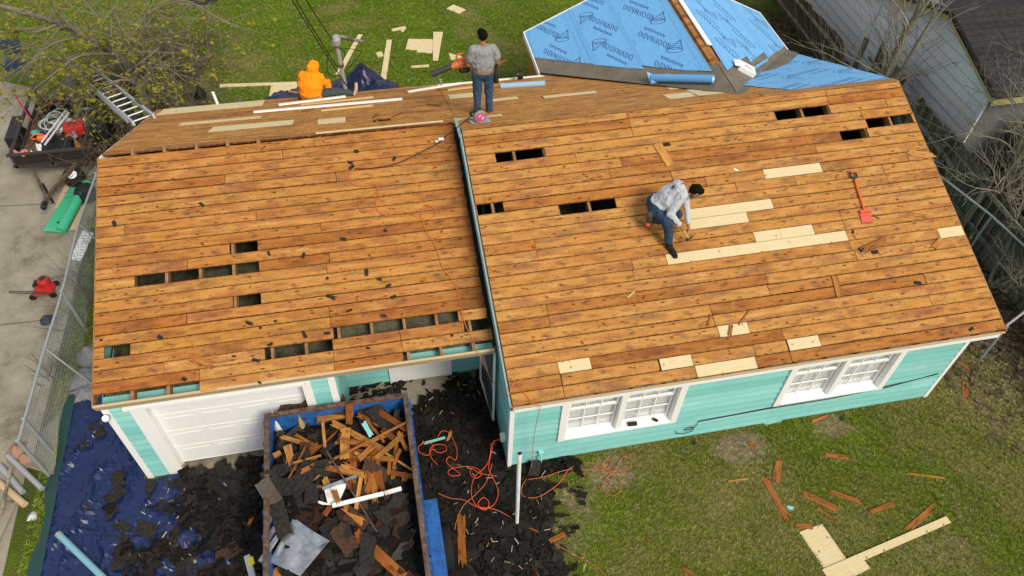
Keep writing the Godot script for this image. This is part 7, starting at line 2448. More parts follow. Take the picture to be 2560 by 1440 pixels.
	for q in [[V(-7.93, 0.00, -8.31), 0.22, 0.2], [V(-7.64, 0.00, -7.81), 0.16, 0.1]]:
		b = MB.new()
		var c: Vector3 = q[0] - gc.position + V(0, q[1], 0)
		var rot := Basis(Vector3.RIGHT, 0.35)
		b.lathe([Vector2(0.10, 0.11), Vector2(0.17, 0.12), Vector2(0.215, 0.08), Vector2(0.22, 0.0), Vector2(0.215, -0.08), Vector2(0.17, -0.12), Vector2(0.10, -0.11)], 24, Transform3D(rot, c))
		var w := obj("tyre", b, M.rubber, gc)
		b = MB.new()
		b.lathe([Vector2(0, 0.10), Vector2(0.03, 0.10), Vector2(0.05, 0.08), Vector2(0.10, 0.09), Vector2(0.115, 0.105)], 20, Transform3D(rot, c))
		obj("hub", b, M.white if q[2] > 0.15 else M.black, w)
	utility_trailer()
	# extension ladder leaning on the back left eave
	var ld := thing("extension_ladder", "aluminium extension ladder leaning against the back left corner of the roof", "ladder", V(-8.40, 0.00, -12.69))
	var l0 := V(-8.22, 0.50, -12.04) - ld.position
	var l1 := V(-5.59, 2.55, -6.77) - ld.position
	var dd := (l1 - l0).normalized()
	var sd := dd.cross(Vector3.UP).normalized()
	for k in 2:
		for sgn in [-1.0, 1.0]:
			b = MB.new()
			var w := 0.21 - 0.02 * k
			var up := sd.cross(dd) * (0.05 * k)
			b.beam(l0 + sd * sgn * w + up + dd * (0.0 if k == 0 else 0.9), l1 + sd * sgn * w + up - dd * (0.5 if k == 0 else 0.0), sd.cross(dd), 0.045, 0.085, 0.004)
			obj("rail", b, M.alu, ld)
	for k in 13:
		b = MB.new()
		var c := l0.lerp(l1, (k + 0.6) / 13.3)
		b.tube([c - sd * 0.2, c + sd * 0.2], 0.018, 8)
		obj("rung", b, M.alu, ld)
	b = MB.new()
	b.box(Transform3D(Basis(dd, sd.cross(dd), -sd), l0.lerp(l1, 0.82) + sd.cross(dd) * 0.105 + sd * -0.19), V(0.55, 0.004, 0.026))
	obj("label_strip", b, mat(0.02, 0.04, 0.13, 0.5), ld)
	leafy_tree()

func utility_trailer() -> void:
	var t := thing("utility_trailer", "black open utility trailer crammed with tools under the leafy branches", "trailer", V(-8.3, 0, -9.6))
	var b := MB.new()
	b.bx(-0.75, 0.72, 0.40, 0.44, -1.5, 1.05)
	obj("floor", b, M.rust, t)
	for q in [["side_rail", -0.76, -0.70, -1.5, 1.05], ["side_rail", 0.69, 0.75, -1.5, 1.05], ["front_rail", -0.80, 0.80, 1.02, 1.08]]:
		b = MB.new()
		b.bx(q[1], q[2], 0.74, 0.80, q[3], q[4], 0.008)
		b.bx(q[1] + 0.01, q[2] - 0.01, 0.44, 0.50, q[3] + 0.01, q[4] - 0.01)
		if q[0] == "side_rail":
			for zz in [-1.4, -0.6, 0.2, 1.0]:
				b.bx(q[1] + 0.012, q[2] - 0.012, 0.44, 0.75, zz - 0.025, zz + 0.025)
		else:
			for xx in [-0.72, 0.0, 0.70]:
				b.bx(xx - 0.025, xx + 0.025, 0.44, 0.75, 1.035, 1.07)
		obj(q[0], b, M.rust, t).material_override = mat(0.05, 0.045, 0.042, 0.7)
	b = MB.new()
	b.bx(-0.74, 0.72, 0.46, 0.72, 1.03, 1.045)
	obj("mesh_front", b, mat(0.03, 0.025, 0.022, 0.9), t)
	for s in [-1.0, 1.0]:
		b = MB.new()
		var c := V(0.90 * s, 0.32, -0.05)
		b.lathe([Vector2(0.16, -0.09), Vector2(0.28, -0.10), Vector2(0.32, -0.05), Vector2(0.32, 0.05), Vector2(0.28, 0.10), Vector2(0.16, 0.09), Vector2(0, 0.06)], 24, Transform3D(Basis(Vector3.FORWARD, PI / 2), c))
		obj("wheel", b, M.rubber, t)
		b = MB.new()
		b.bx(0.78 * s, 1.02 * s, 0.68, 0.70, -0.45, 0.35, 0.006)
		b.bx(0.78 * s, 1.02 * s, 0.45, 0.70, 0.35, 0.37)
		obj("fender", b, M.black, t)
	b = MB.new()
	b.beam(V(-0.45, 0.40, 1.05), V(0.0, 0.36, 2.05), Vector3.UP, 0.06, 0.08)
	b.beam(V(0.45, 0.40, 1.05), V(0.0, 0.36, 2.05), Vector3.UP, 0.06, 0.08)
	b.beam(V(0.0, 0.36, 1.95), V(0.0, 0.36, 2.25), Vector3.UP, 0.07, 0.08)
	obj("tongue", b, M.rust, t)
	b = MB.new()
	b.box(Transform3D(Basis(), V(0, 0.38, 2.30)), V(0.10, 0.12, 0.2), 0.03)
	b.tube([V(0.0, 0.1, 1.9), V(0.0, 0.62, 1.9)], 0.025, 8)
	obj("coupler", b, M.black, t)
	# what lies in it
	var at := func(x: float, y: float, z: float) -> Vector3:
		return t.position + V(x, y, z)
	var th := thing("toolbox", "bright red tool box in the right half of the utility trailer", "toolbox", at.call(0.42, 0.62, 0.28), 0.15)
	b = MB.new()
	b.box(Transform3D(Basis(), V(0, 0.10, 0)), V(0.40, 0.2, 0.26), 0.015)
	obj("box_body", b, M.red, th)
	b = MB.new()
	b.box(Transform3D(Basis(), V(0, 0.22, 0)), V(0.41, 0.05, 0.27), 0.012)
	obj("lid", b, M.red, th)
	b = MB.new()
	b.tube([V(-0.08, 0.25, 0), V(-0.07, 0.28, 0), V(0.07, 0.28, 0), V(0.08, 0.25, 0)], 0.01, 6)
	obj("handle", b, M.black, th)
	th = thing("air_hose", "coiled pale grey air hose piled in the middle of the utility trailer", "hose", at.call(-0.05, 0.65, 0.0))
	b = MB.new()
	var path: Array = []
	for k in 90:
		var a := k * 0.42
		var r := 0.20 + 0.06 * sin(k * 0.37)
		path.append(V(cos(a) * r + 0.06 * sin(k * 0.11), 0.02 + k * 0.002 + 0.02 * sin(k * 0.9), sin(a) * r * 1.2 + 0.08 * cos(k * 0.13)))
	b.tube(path, 0.014, 6)
	obj("coil", b, mat(0.42, 0.50, 0.50, 0.5), th)
	th = thing("chainsaw", "orange chainsaw lying left of the white rails in the utility trailer", "chainsaw", at.call(-0.22, 0.62, 0.42), 0.3)
	b = MB.new()
	b.box(Transform3D(Basis(), V(0, 0.07, 0)), V(0.26, 0.14, 0.15), 0.04)
	obj("body", b, M.orange, th)
	b = MB.new()
	b.tube(soft([V(-0.12, 0.06, 0.0), V(-0.22, 0.12, 0.0), V(-0.12, 0.19, 0.0), V(0.02, 0.15, 0)]), 0.016, 8)
	obj("handle", b, M.orange, th)
	b = MB.new()
	b.box(Transform3D(Basis(), V(0.28, 0.06, 0.03)), V(0.34, 0.06, 0.012), 0.005)
	obj("bar", b, M.black, th)
	for k in 2:
		th = thing("white_rail", ["long white rail laid across the utility trailer, left of the pair", "long white rail laid across the utility trailer, right of the pair"][k], "rail", at.call(0.02 + 0.12 * k, 0.86, 0.1))
		b = MB.new()
		var p0 := V(-8.12, 0.85, -9.84) - V(0.0, 0, 0) + V(0.09 * k, 0, 0.06 * k) - th.position
		var p1 := V(-8.42, 0.85, -8.79) + V(0.08 * k, 0, 0.10 * k) - th.position
		b.beam(p0, p1, Vector3.UP, 0.035, 0.03, 0.004)
		obj("rail", b, mat(0.62, 0.63, 0.72, 0.4), th)
	heap("white_bag", "white plastic bag in the front left corner of the utility trailer", "bag", [[at.call(-0.42, 0, 0.78), 0.24, 0.80], [at.call(-0.28, 0, 0.70), 0.2, 0.85]], M.dirty_white, 61, 0.44)
	th = thing("pink_tool", "pinkish red plastic tool hooked on the trailer's front left corner", "tool", at.call(-0.56, 0.70, 0.96))
	b = MB.new()
	b.tube(soft([V(-0.12, 0.06, -0.06), V(0.0, 0.05, 0.04), V(0.1, 0.08, -0.02), V(0.16, 0.06, 0.06), V(0.06, 0.04, 0.1)]), 0.035, 8)
	obj("loop", b, mat(0.55, 0.16, 0.15, 0.5), th)
	th = thing("black_crate", "black slatted plastic crate at the front of the utility trailer", "crate", at.call(0.13, 0.46, 0.78), 0.12)
	for k in 6:
		b = MB.new()
		b.bx(-0.28, 0.28, 0.26, 0.28, -0.17 + k * 0.06, -0.13 + k * 0.06)
		obj("slat", b, M.black, th)
	b = MB.new()
	for q in [[-0.29, -0.27, -0.2, 0.2], [0.27, 0.29, -0.2, 0.2], [-0.27, 0.27, -0.2, -0.18], [-0.27, 0.27, 0.18, 0.2]]:
		b.bx(q[0], q[1], 0.0, 0.28, q[2], q[3])
	obj("crate_wall", b, M.black, th)
	th = thing("broom", "red handled tool standing at the left rail of the utility trailer", "tool", at.call(-0.75, 0.45, 0.25))
	b = MB.new()
	b.tube([V(-8.83, 0.75, -9.74) - th.position, V(-9.18, 1.05, -10.36) - th.position], 0.016, 8)
	obj("handle", b, M.red, th)
	th = thing("folding_chair", "dark blue folding chair at the far left of the utility trailer", "chair", V(-9.52, 0.60, -11.82))
	b = MB.new()
	for q in [[-0.22, -0.2], [0.22, -0.2], [-0.22, 0.2], [0.22, 0.2]]:
		b.tube([V(q[0], 0, q[1]), V(q[0], 0.45, -q[1])], 0.014, 6)
	obj("frame", b, mat(0.03, 0.09, 0.2, 0.5), th)
	b = MB.new()
	b.box(Transform3D(Basis(Vector3.RIGHT, 0.2), V(0, 0.30, 0)), V(0.44, 0.02, 0.4), 0.008)
	obj("seat", b, mat(0.02, 0.04, 0.09, 0.8), th)
	b = MB.new()
	b.box(Transform3D(Basis(Vector3.RIGHT, -0.3), V(0, 0.62, -0.24)), V(0.44, 0.35, 0.02), 0.008)
	obj("backrest", b, mat(0.02, 0.04, 0.09, 0.8), th)
	for q in [["black bag lying behind the hose coil in the utility trailer", 0.0, -0.75, 0.32, 0.95, M.black, "bag"], ["brown tarpaulin bundle at the right rear of the utility trailer", 0.55, -1.2, 0.42, 1.0, mat(0.14, 0.075, 0.06, 0.9), "bundle"], ["dark grey sack at the left rear of the utility trailer", -0.4, -1.1, 0.36, 0.95, mat(0.04, 0.04, 0.045, 0.8), "sack"], ["whitish sack at the rear of the utility trailer under the branches", 0.05, -1.55, 0.30, 1.0, M.grey_tarp, "sack"], ["orange red bag on the whitish sack at the trailer's rear", -0.05, -1.75, 0.18, 1.15, M.orange, "bag"], ["brown block of scrap in the trailer's front right corner", 0.50, 0.72, 0.2, 0.72, M.wood, "scrap"]]:
		heap("bundle", q[0], q[6], [[at.call(q[1], 0, q[2]), q[3], q[4]]], q[5], 64 + int(q[3] * 100), 0.44)
	var stuffs := [["black strip", M.black], ["grey metal strip", M.galv], ["grey wooden strip", M.grey_wood], ["brown wooden strip", M.wood], ["whitish strip", M.dirty_white], ["rusty strip", M.rust]]
	for c6 in 6:
		var mids: Array = []
		for k in 5:
			mids.append(at.call(rf(-0.5, 0.5), 0.5 + rf(0.0, 0.22), rf(-1.2, 0.75)))
		var lb := zoned(mids, stuffs[c6][0] + " in the utility trailer,", ["left side", "right side"], [-8.3], ["rear", "middle", "front"], [-10.2, -9.4])
		for k in 5:
			var d := V(rf(-0.2, 0.2), rf(-0.04, 0.05), rf(-0.25, 0.25))
			lay("metal_strip" if c6 in [1, 5] else "loose_strip", lb[k], "strip", "strips crammed in the utility trailer", mids[k] - d, mids[k] + d, rf(0.03, 0.11), rf(0.02, 0.08), stuffs[c6][1])
	th = thing("leaf_blower_tube", "black plastic tube lying across the front of the utility trailer", "tube", at.call(0.1, 0.70, 0.52))
	b = MB.new()
	b.tube([V(-0.35, 0.05, -0.18), V(0.05, 0.02, 0.02), V(0.42, 0.0, 0.12)], 0.045, 10)
	obj("tube", b, M.black, th)
	th = thing("power_drill", "dark tool with a turquoise cap in the left half of the utility trailer", "tool", at.call(-0.45, 0.60, 0.30))
	b = MB.new()
	b.tube([V(0, 0, 0), V(0.06, 0.16, 0)], 0.05, 10)
	obj("body", b, M.black, th)
	b = MB.new()
	b.tube([V(0.02, 0.14, 0), V(0.14, 0.17, 0.02)], 0.055, 10)
	obj("cap", b, mat(0.04, 0.40, 0.34, 0.5), th)

func leafy_tree() -> void:
	var t := thing("leafy_tree", "leaning tree with sprawling pale branches and small yellow green leaves over the trailer", "tree", V(-6.3, 0, -9.2))
	var P := -t.position
	var tr := MB.new()
	var tips: Array = []
	var main: Array = [V(-6.3, 0, -9.2), V(-6.49, 1.20, -10.04), V(-6.67, 2.00, -10.08), V(-7.05, 2.60, -9.86), V(-7.37, 3.00, -9.72), V(-7.84, 3.30, -9.65), V(-8.34, 3.60, -9.53)]
	var m2: Array = []
	for q in main:
		m2.append(q + P)
	tr.tube(soft(m2, 4), soft_r([0.13, 0.105, 0.09, 0.08, 0.07, 0.06, 0.045], 4), 10)
	var arms := [[V(-6.67, 2.00, -10.08), V(-6.55, 3.00, -9.57), V(-6.76, 3.60, -9.61)], [V(-6.49, 1.20, -10.04), V(-6.26, 2.20, -9.78), V(-6.38, 2.90, -10.03), V(-6.42, 3.40, -10.00)], [V(-6.57, 1.60, -9.99), V(-6.07, 2.40, -10.05), V(-5.45, 3.00, -10.19)], [V(-6.67, 2.00, -10.08), V(-6.03, 2.60, -10.34), V(-4.98, 3.20, -9.89), V(-4.16, 3.40, -8.74), V(-3.85, 3.20, -8.71)], [V(-7.05, 2.60, -9.86), V(-7.20, 3.30, -9.38), V(-7.14, 3.90, -9.11)], [V(-6.49, 1.20, -10.04), V(-5.91, 1.60, -10.12), V(-5.15, 1.90, -8.91)], [V(-6.67, 2.00, -10.08), V(-7.10, 2.20, -10.06), V(-7.61, 2.30, -9.53), V(-8.60, 1.80, -10.93)], [V(-6.55, 1.40, -9.98), V(-7.07, 1.90, -9.62), V(-7.80, 1.60, -9.73), V(-8.37, 1.10, -9.80)], [V(-6.49, 1.20, -10.04), V(-6.64, 1.70, -9.55), V(-7.38, 1.50, -9.37), V(-7.75, 1.00, -9.26)], [V(-7.05, 2.60, -9.86), V(-7.60, 2.70, -9.48), V(-8.27, 2.30, -9.34), V(-8.78, 1.90, -9.52)], [V(-7.37, 3.00, -9.72), V(-7.85, 3.00, -9.46), V(-8.58, 2.80, -10.06)], [V(-6.49, 1.20, -10.04), V(-6.10, 1.50, -9.99), V(-5.92, 1.30, -9.28)], [V(-6.57, 1.60, -9.99), V(-5.79, 2.10, -10.02), V(-5.53, 2.20, -10.75)], [V(-6.67, 2.00, -10.08), V(-7.12, 2.50, -9.29), V(-7.80, 2.20, -9.06), V(-8.65, 1.50, -9.57), V(-9.30, 1.10, -10.42)]]
	var tw := MB.new()
	for a in arms:
		var q: Array = []
		for k in a:
			q.append(k + P)
		var s := soft(q, 4)
		var r: Array = []
		for k in s.size():
			r.append(lerpf(0.034, 0.006, float(k) / (s.size() - 1)))
		tw.tube(s, r, 6)
		for k in 20:
			var i := 2 + rng.randi() % (s.size() - 3)
			var d: Vector3 = (s[i + 1] - s[i]).normalized()
			limb(tw, s[i], (d * 0.6 + V(rf(-1, 1), rf(-0.7, 0.5), rf(-1, 1))).normalized(), rf(0.45, 1.0), r[i] * 0.55, 1, tips, 0.35, 0.10, 3)
	obj("trunk", tr, M.bark, t)
	obj("branches", tw, mat(0.23, 0.20, 0.145, 0.9), t)
	# small leaves in loose sprays along the twigs
	var lf := MB.new()
	for k in 5:
		var b := Basis(Vector3.UP, k * 1.3) * Basis(Vector3.RIGHT, 0.5 + 0.2 * (k % 3))
		var o := V(0, 0, 0)
		lf.quad(b * V(0, 0, 0), b * V(0.016, 0.004, 0.028), b * V(0, 0, 0.06), b * V(-0.016, 0.004, 0.028))
	var xs: Array = []
	var cs: Array = []
	for q in tips:
		if rng.randf() < 0.15:
			for k in 2 + rng.randi() % 4:
				xs.append(Transform3D((Basis(Vector3.UP, rf(0, TAU)) * Basis(Vector3.RIGHT, rf(-0.8, 0.8))).scaled(Vector3.ONE * rf(0.6, 1.25)), q + V(rf(-0.09, 0.09), rf(-0.07, 0.07), rf(-0.09, 0.09))))
				cs.append(Color(0.235, 0.215, 0.025) * rf(0.55, 1.3))
	var lm := mat(1, 1, 1, 0.7)
	lm.backlight_enabled = true
	lm.backlight = Color(0.3, 0.32, 0.05)
	copies("leaves", lf, lm, xs, cs, t)
	# brush heap under it and dead twigs along the fence
	var br := thing("brush_pile", "heap of brown dead brush between the trailer and the back lawn", "brush", V(-6.5, 0, -9.8))
	var bb := MB.new()
	var dump: Array = []
	for k in 380:
		var a := V(rf(-1.4, 1.3), rf(0, 0.5), rf(-3.9, 1.7))
		limb(bb, a, V(rf(-1, 1), rf(-0.2, 0.8), rf(-1, 1)).normalized(), rf(0.5, 1.1), rf(0.006, 0.014), 1, dump, 0.3, 0.05, 2)
	obj("twigs", bb, mat(0.135, 0.10, 0.065, 0.95), br)
	var db := thing("dead_bush", "bare tangled bush growing through the chain link fence", "bush", V(-7.05, 0, -4.6))
	bb = MB.new()
	for k in 26:
		limb(bb, V(rf(-0.25, 0.5), 0, rf(-0.9, 0.9)), V(rf(-0.7, 0.4), rf(0.5, 1), rf(-0.6, 0.6)).normalized(), rf(0.5, 0.9), rf(0.006, 0.012), 2, dump, 0.35, 0.0, 2)
	obj("twigs", bb, mat(0.16, 0.13, 0.09, 0.95), db)
	var sh := thing("green_shrub", "small yellow green shrub at the back left corner of the house", "shrub", V(-6.25, 0, -6.6))
	bb = MB.new()
	var tp: Array = []
	for k in 22:
		limb(bb, V(rf(-0.3, 0.3), 0, rf(-0.9, 0.9)), V(rf(-0.4, 0.4), 1, rf(-0.5, 0.5)).normalized(), rf(0.6, 1.0), 0.008, 2, tp, 0.3, 0.0, 2)
	obj("stems", bb, M.twig, sh)
	xs = []
	cs = []
	for q in tp:
		if rng.randf() < 0.6:
			xs.append(Transform3D((Basis(Vector3.UP, rf(0, TAU)) * Basis(Vector3.RIGHT, rf(-0.8, 0.8))).scaled(Vector3.ONE * rf(0.5, 1.0)), q))
			cs.append(Color(0.14, 0.19, 0.025) * rf(0.5, 1.3))
	copies("leaves", lf, lm, xs, cs, sh)
	var dl := thing("dry_plant", "withered brown plant tangled in the lower part of the chain link fence", "plant", V(-7.52, 0.00, -3.11))
	bb = MB.new()
	for k in 14:
		limb(bb, V(rf(-0.15, 0.15), 0, rf(-0.2, 0.2)), V(rf(-0.6, 0.6), 0.9, rf(-0.6, 0.6)).normalized(), rf(0.3, 0.5), 0.012, 1, dump, 0.4, 0.0, 3)
	obj("stems", bb, mat(0.12, 0.075, 0.035, 0.95), dl)


# One continuous skin round a skeleton: tapered capsules joined by a smooth minimum, meshed as surface nets.
# bone: [from, to, r0, r1, colour, k, axis or null, squash along the axis]
func flesh(b: MB, bones: Array, cell: float, cols: Array, wrinkle := 0.0, sd := 1) -> void:
	var lo := V(1e9, 1e9, 1e9)
	var hi := -lo
	for q in bones:
		var r: float = maxf(q[2], q[3]) * (1.0 / (q[7] if q.size() > 7 else 1.0)) + 0.05
		for e in [q[0], q[1]]:
			lo = lo.min(e - Vector3.ONE * r)
			hi = hi.max(e + Vector3.ONE * r)
	var n := Vector3i((hi - lo) / cell) + Vector3i(2, 2, 2)
	var sy := n.x
	var sz := n.x * n.y
	var F := PackedFloat32Array()
	F.resize(n.x * n.y * n.z)
	F.fill(1.0)
	var W := PackedByteArray()
	W.resize(F.size())
	var B := PackedFloat32Array()
	B.resize(F.size())
	B.fill(1.0)
	var fn := noise(0.9, sd, 2)
	for q in bones:
		var a: Vector3 = q[0]
		var e: Vector3 = q[1]
		var r0: float = q[2]
		var r1: float = q[3]
		var kk: float = q[5]
		var sq: float = q[7] if q.size() > 7 else 1.0
		var ax: Vector3 = q[6] if q.size() > 6 else Vector3.ZERO
		var m := maxf(r0, r1) / sq + kk + cell * 2
		var i0 := Vector3i((a.min(e) - Vector3.ONE * m - lo) / cell).clamp(Vector3i.ZERO, n - Vector3i.ONE)
		var i1 := Vector3i((a.max(e) + Vector3.ONE * m - lo) / cell).clamp(Vector3i.ZERO, n - Vector3i.ONE)
		var d := e - a
		var L2 := maxf(d.length_squared(), 1e-9)
		for z in range(i0.z, i1.z + 1):
			for y in range(i0.y, i1.y + 1):
				var base := z * sz + y * sy
				for x in range(i0.x, i1.x + 1):
					var p := lo + V(x, y, z) * cell
					var t := clampf((p - a).dot(d) / L2, 0.0, 1.0)
					var w := p - a - d * t
					if sq != 1.0:
						w += ax * (w.dot(ax) * (sq - 1.0))
					var v := w.length() - lerpf(r0, r1, t)
					if wrinkle > 0.0 and q[4] > 1:
						v += wrinkle * fn.get_noise_3d(p.x * 14.0, p.y * 9.0, p.z * 14.0)
					var i := base + x
					if v < B[i]:
						B[i] = v
						W[i] = q[4]
					var o := F[i]
					var h := maxf(kk - absf(o - v), 0.0) / kk
					F[i] = minf(o, v) - h * h * kk * 0.25
	var idx := PackedInt32Array()
	idx.resize(F.size())
	idx.fill(-1)
	var vs: Array[Vector3] = []
	var ns: Array[Vector3] = []
	var cs: Array[Color] = []
	for z in n.z - 1:
		for y in n.y - 1:
			var base := z * sz + y * sy
			for x in n.x - 1:
				var i := base + x
				var f0 := F[i]
				if f0 > 0.4:
					continue
				var s := 0
				var f := [f0, F[i + 1], F[i + sy], F[i + sy + 1], F[i + sz], F[i + sz + 1], F[i + sz + sy], F[i + sz + sy + 1]]
				for k in 8:
					if f[k] < 0.0:
						s += 1
				if s == 0 or s == 8:
					continue
				var acc := Vector3.ZERO
				var c := 0
				for ed in [[0, 1], [2, 3], [4, 5], [6, 7], [0, 2], [1, 3], [4, 6], [5, 7], [0, 4], [1, 5], [2, 6], [3, 7]]:
					var u: float = f[ed[0]]
					var w: float = f[ed[1]]
					if (u < 0.0) != (w < 0.0):
						var t := u / (u - w)
						var pa := V(ed[0] & 1, (ed[0] >> 1) & 1, ed[0] >> 2)
						var pb := V(ed[1] & 1, (ed[1] >> 1) & 1, ed[1] >> 2)
						acc += pa.lerp(pb, t)
						c += 1
				idx[i] = vs.size()
				vs.append(lo + (V(x, y, z) + acc / c) * cell)
				ns.append(V(f[1] + f[3] + f[5] + f[7] - f[0] - f[2] - f[4] - f[6], f[2] + f[3] + f[6] + f[7] - f[0] - f[1] - f[4] - f[5], f[4] + f[5] + f[6] + f[7] - f[0] - f[1] - f[2] - f[3]).normalized())
				cs.append(cols[W[i]])
	for z in range(1, n.z - 1):
		for y in range(1, n.y - 1):
			for x in range(1, n.x - 1):
				var i := z * sz + y * sy + x
				var f0 := F[i]
				if f0 > 0.4:
					continue
				for ax in 3:
					var st: int = [1, sy, sz][ax]
					var f1 := F[i + st]
					if (f0 < 0.0) == (f1 < 0.0):
						continue
					var u: int = [sy, sz, 1][ax]
					var w: int = [sz, 1, sy][ax]
					var q := [idx[i - u - w], idx[i - w], idx[i], idx[i - u]]
					if q.min() < 0:
						continue
					if f0 >= 0.0:
						q.reverse()
					for k in [0, 2, 1, 0, 3, 2]:
						var j: int = q[k]
						b.col = cs[j]
						b.vert(vs[j], ns[j])

# a hand: palm and five separate fingers curled round an axis
func hand(b: MB, wrist: Vector3, fwd: Vector3, palm_side: Vector3, thumb_side: Vector3, curl: float, skin: Color) -> void:
	var f := fwd.normalized()
	var s := thumb_side.normalized()
	var p := palm_side.normalized()
	var bones: Array = [[wrist, wrist + f * 0.085, 0.026, 0.030, 0, 0.012, p, 1.6]]
	var lens := [0.066, 0.074, 0.068, 0.052]
	for k in 4:
		var root := wrist + f * 0.088 + s * (0.030 - 0.020 * k)
		var d := f
		var q := root
		for j in 3:
			d = (d + p * tan(curl * (0.5 + 0.25 * j))).normalized()
			var e: Vector3 = q + d * lens[k] * (0.45 - 0.08 * j)
			bones.append([q, e, 0.0105 - 0.001 * j, 0.0098 - 0.001 * j, 0, 0.006])
			q = e
	var t0 := wrist + f * 0.03 + s * 0.03
	var t1 := t0 + (f * 0.6 + s * 0.6 + p * 0.3).normalized() * 0.042
	var t2 := t1 + (f * 0.8 + s * 0.1 + p * 0.6).normalized() * 0.032
	bones.append([t0 - f * 0.01, t1, 0.014, 0.0115, 0, 0.01])
	bones.append([t1, t2, 0.011, 0.009, 0, 0.006])
	flesh(b, bones, 0.0045, [skin])

# head with skull, jaw, nose, ears, brow; eyes, brows and mouth are drawn as small shapes; the frame looks along -z
func head(b: MB, c: Vector3, look: Basis, skin: Color, s := 1.0) -> void:
	var T := func(x: float, y: float, z: float) -> Vector3:
		return c + look * (V(x, y, z) * s)
	var bones: Array = [
		[T.call(0, 0.03, 0.02), T.call(0, 0.035, -0.015), 0.082 * s, 0.080 * s, 0, 0.03, look.x, 1.12],
		[T.call(0, -0.05, -0.045), T.call(0, -0.085, -0.055), 0.052 * s, 0.036 * s, 0, 0.04],
		[T.call(0, 0.0, -0.09), T.call(0, -0.03, -0.107), 0.010 * s, 0.014 * s, 0, 0.015],
		[T.call(-0.03, -0.025, -0.07), T.call(0.03, -0.025, -0.07), 0.024 * s, 0.024 * s, 0, 0.02],
		[T.call(-0.024, -0.065, -0.087), T.call(0.024, -0.065, -0.087), 0.007 * s, 0.007 * s, 1, 0.008],
		[T.call(-0.035, 0.022, -0.083), T.call(0.035, 0.022, -0.083), 0.008 * s, 0.008 * s, 0, 0.015],
		[T.call(-0.078, 0.015, 0.005), T.call(-0.080, -0.03, 0.0), 0.013 * s, 0.009 * s, 0, 0.01],
		[T.call(0.078, 0.015, 0.005), T.call(0.080, -0.03, 0.0), 0.013 * s, 0.009 * s, 0, 0.01]]
	flesh(b, bones, 0.006, [skin, Color(skin.r * 0.8, skin.g * 0.5, skin.b * 0.5)])
	for sx in [-1.0, 1.0]:
		b.col = Color(0.6, 0.58, 0.55)
		b.lathe([Vector2(0, 0.012), Vector2(0.009, 0.008), Vector2(0.012, 0), Vector2(0.009, -0.008), Vector2(0, -0.012)], 10, Transform3D(look, T.call(0.031 * sx, 0.0, -0.079)))
		b.col = Color(0.02, 0.012, 0.008)
		b.lathe([Vector2(0, 0.006), Vector2(0.006, 0), Vector2(0, -0.006)], 8, Transform3D(look, T.call(0.031 * sx, -0.001, -0.088)))
		b.box(Transform3D(look * Basis(Vector3.FORWARD, 0.12 * sx), T.call(0.032 * sx, 0.028, -0.089)), V(0.034, 0.007, 0.008), 0.003)

func hair(c: Vector3, look: Basis, parent: Node, s := 1.0) -> void:
	var b := MB.new()
	var T := func(x: float, y: float, z: float) -> Vector3:
		return c + look * (V(x, y, z) * s)
	flesh(b, [[T.call(0, 0.055, 0.03), T.call(0, 0.06, -0.02), 0.081 * s, 0.074 * s, 2, 0.03, look.x, 1.06], [T.call(-0.02, 0.02, 0.055), T.call(0.02, 0.02, 0.055), 0.058 * s, 0.058 * s, 2, 0.03], [T.call(0, -0.02, 0.06), T.call(0, -0.01, 0.06), 0.045 * s, 0.045 * s, 2, 0.03], [T.call(0, 0.085, -0.05), T.call(0, 0.095, -0.03), 0.04 * s, 0.04 * s, 2, 0.02]], 0.007, [Color.WHITE, Color.WHITE, Color(0.009, 0.008, 0.0075)], 0.012, 5)
	var hm := mat(1, 1, 1, 1.0)
	hm.metallic_specular = 0.15
	obj("hair", b, hm, parent)

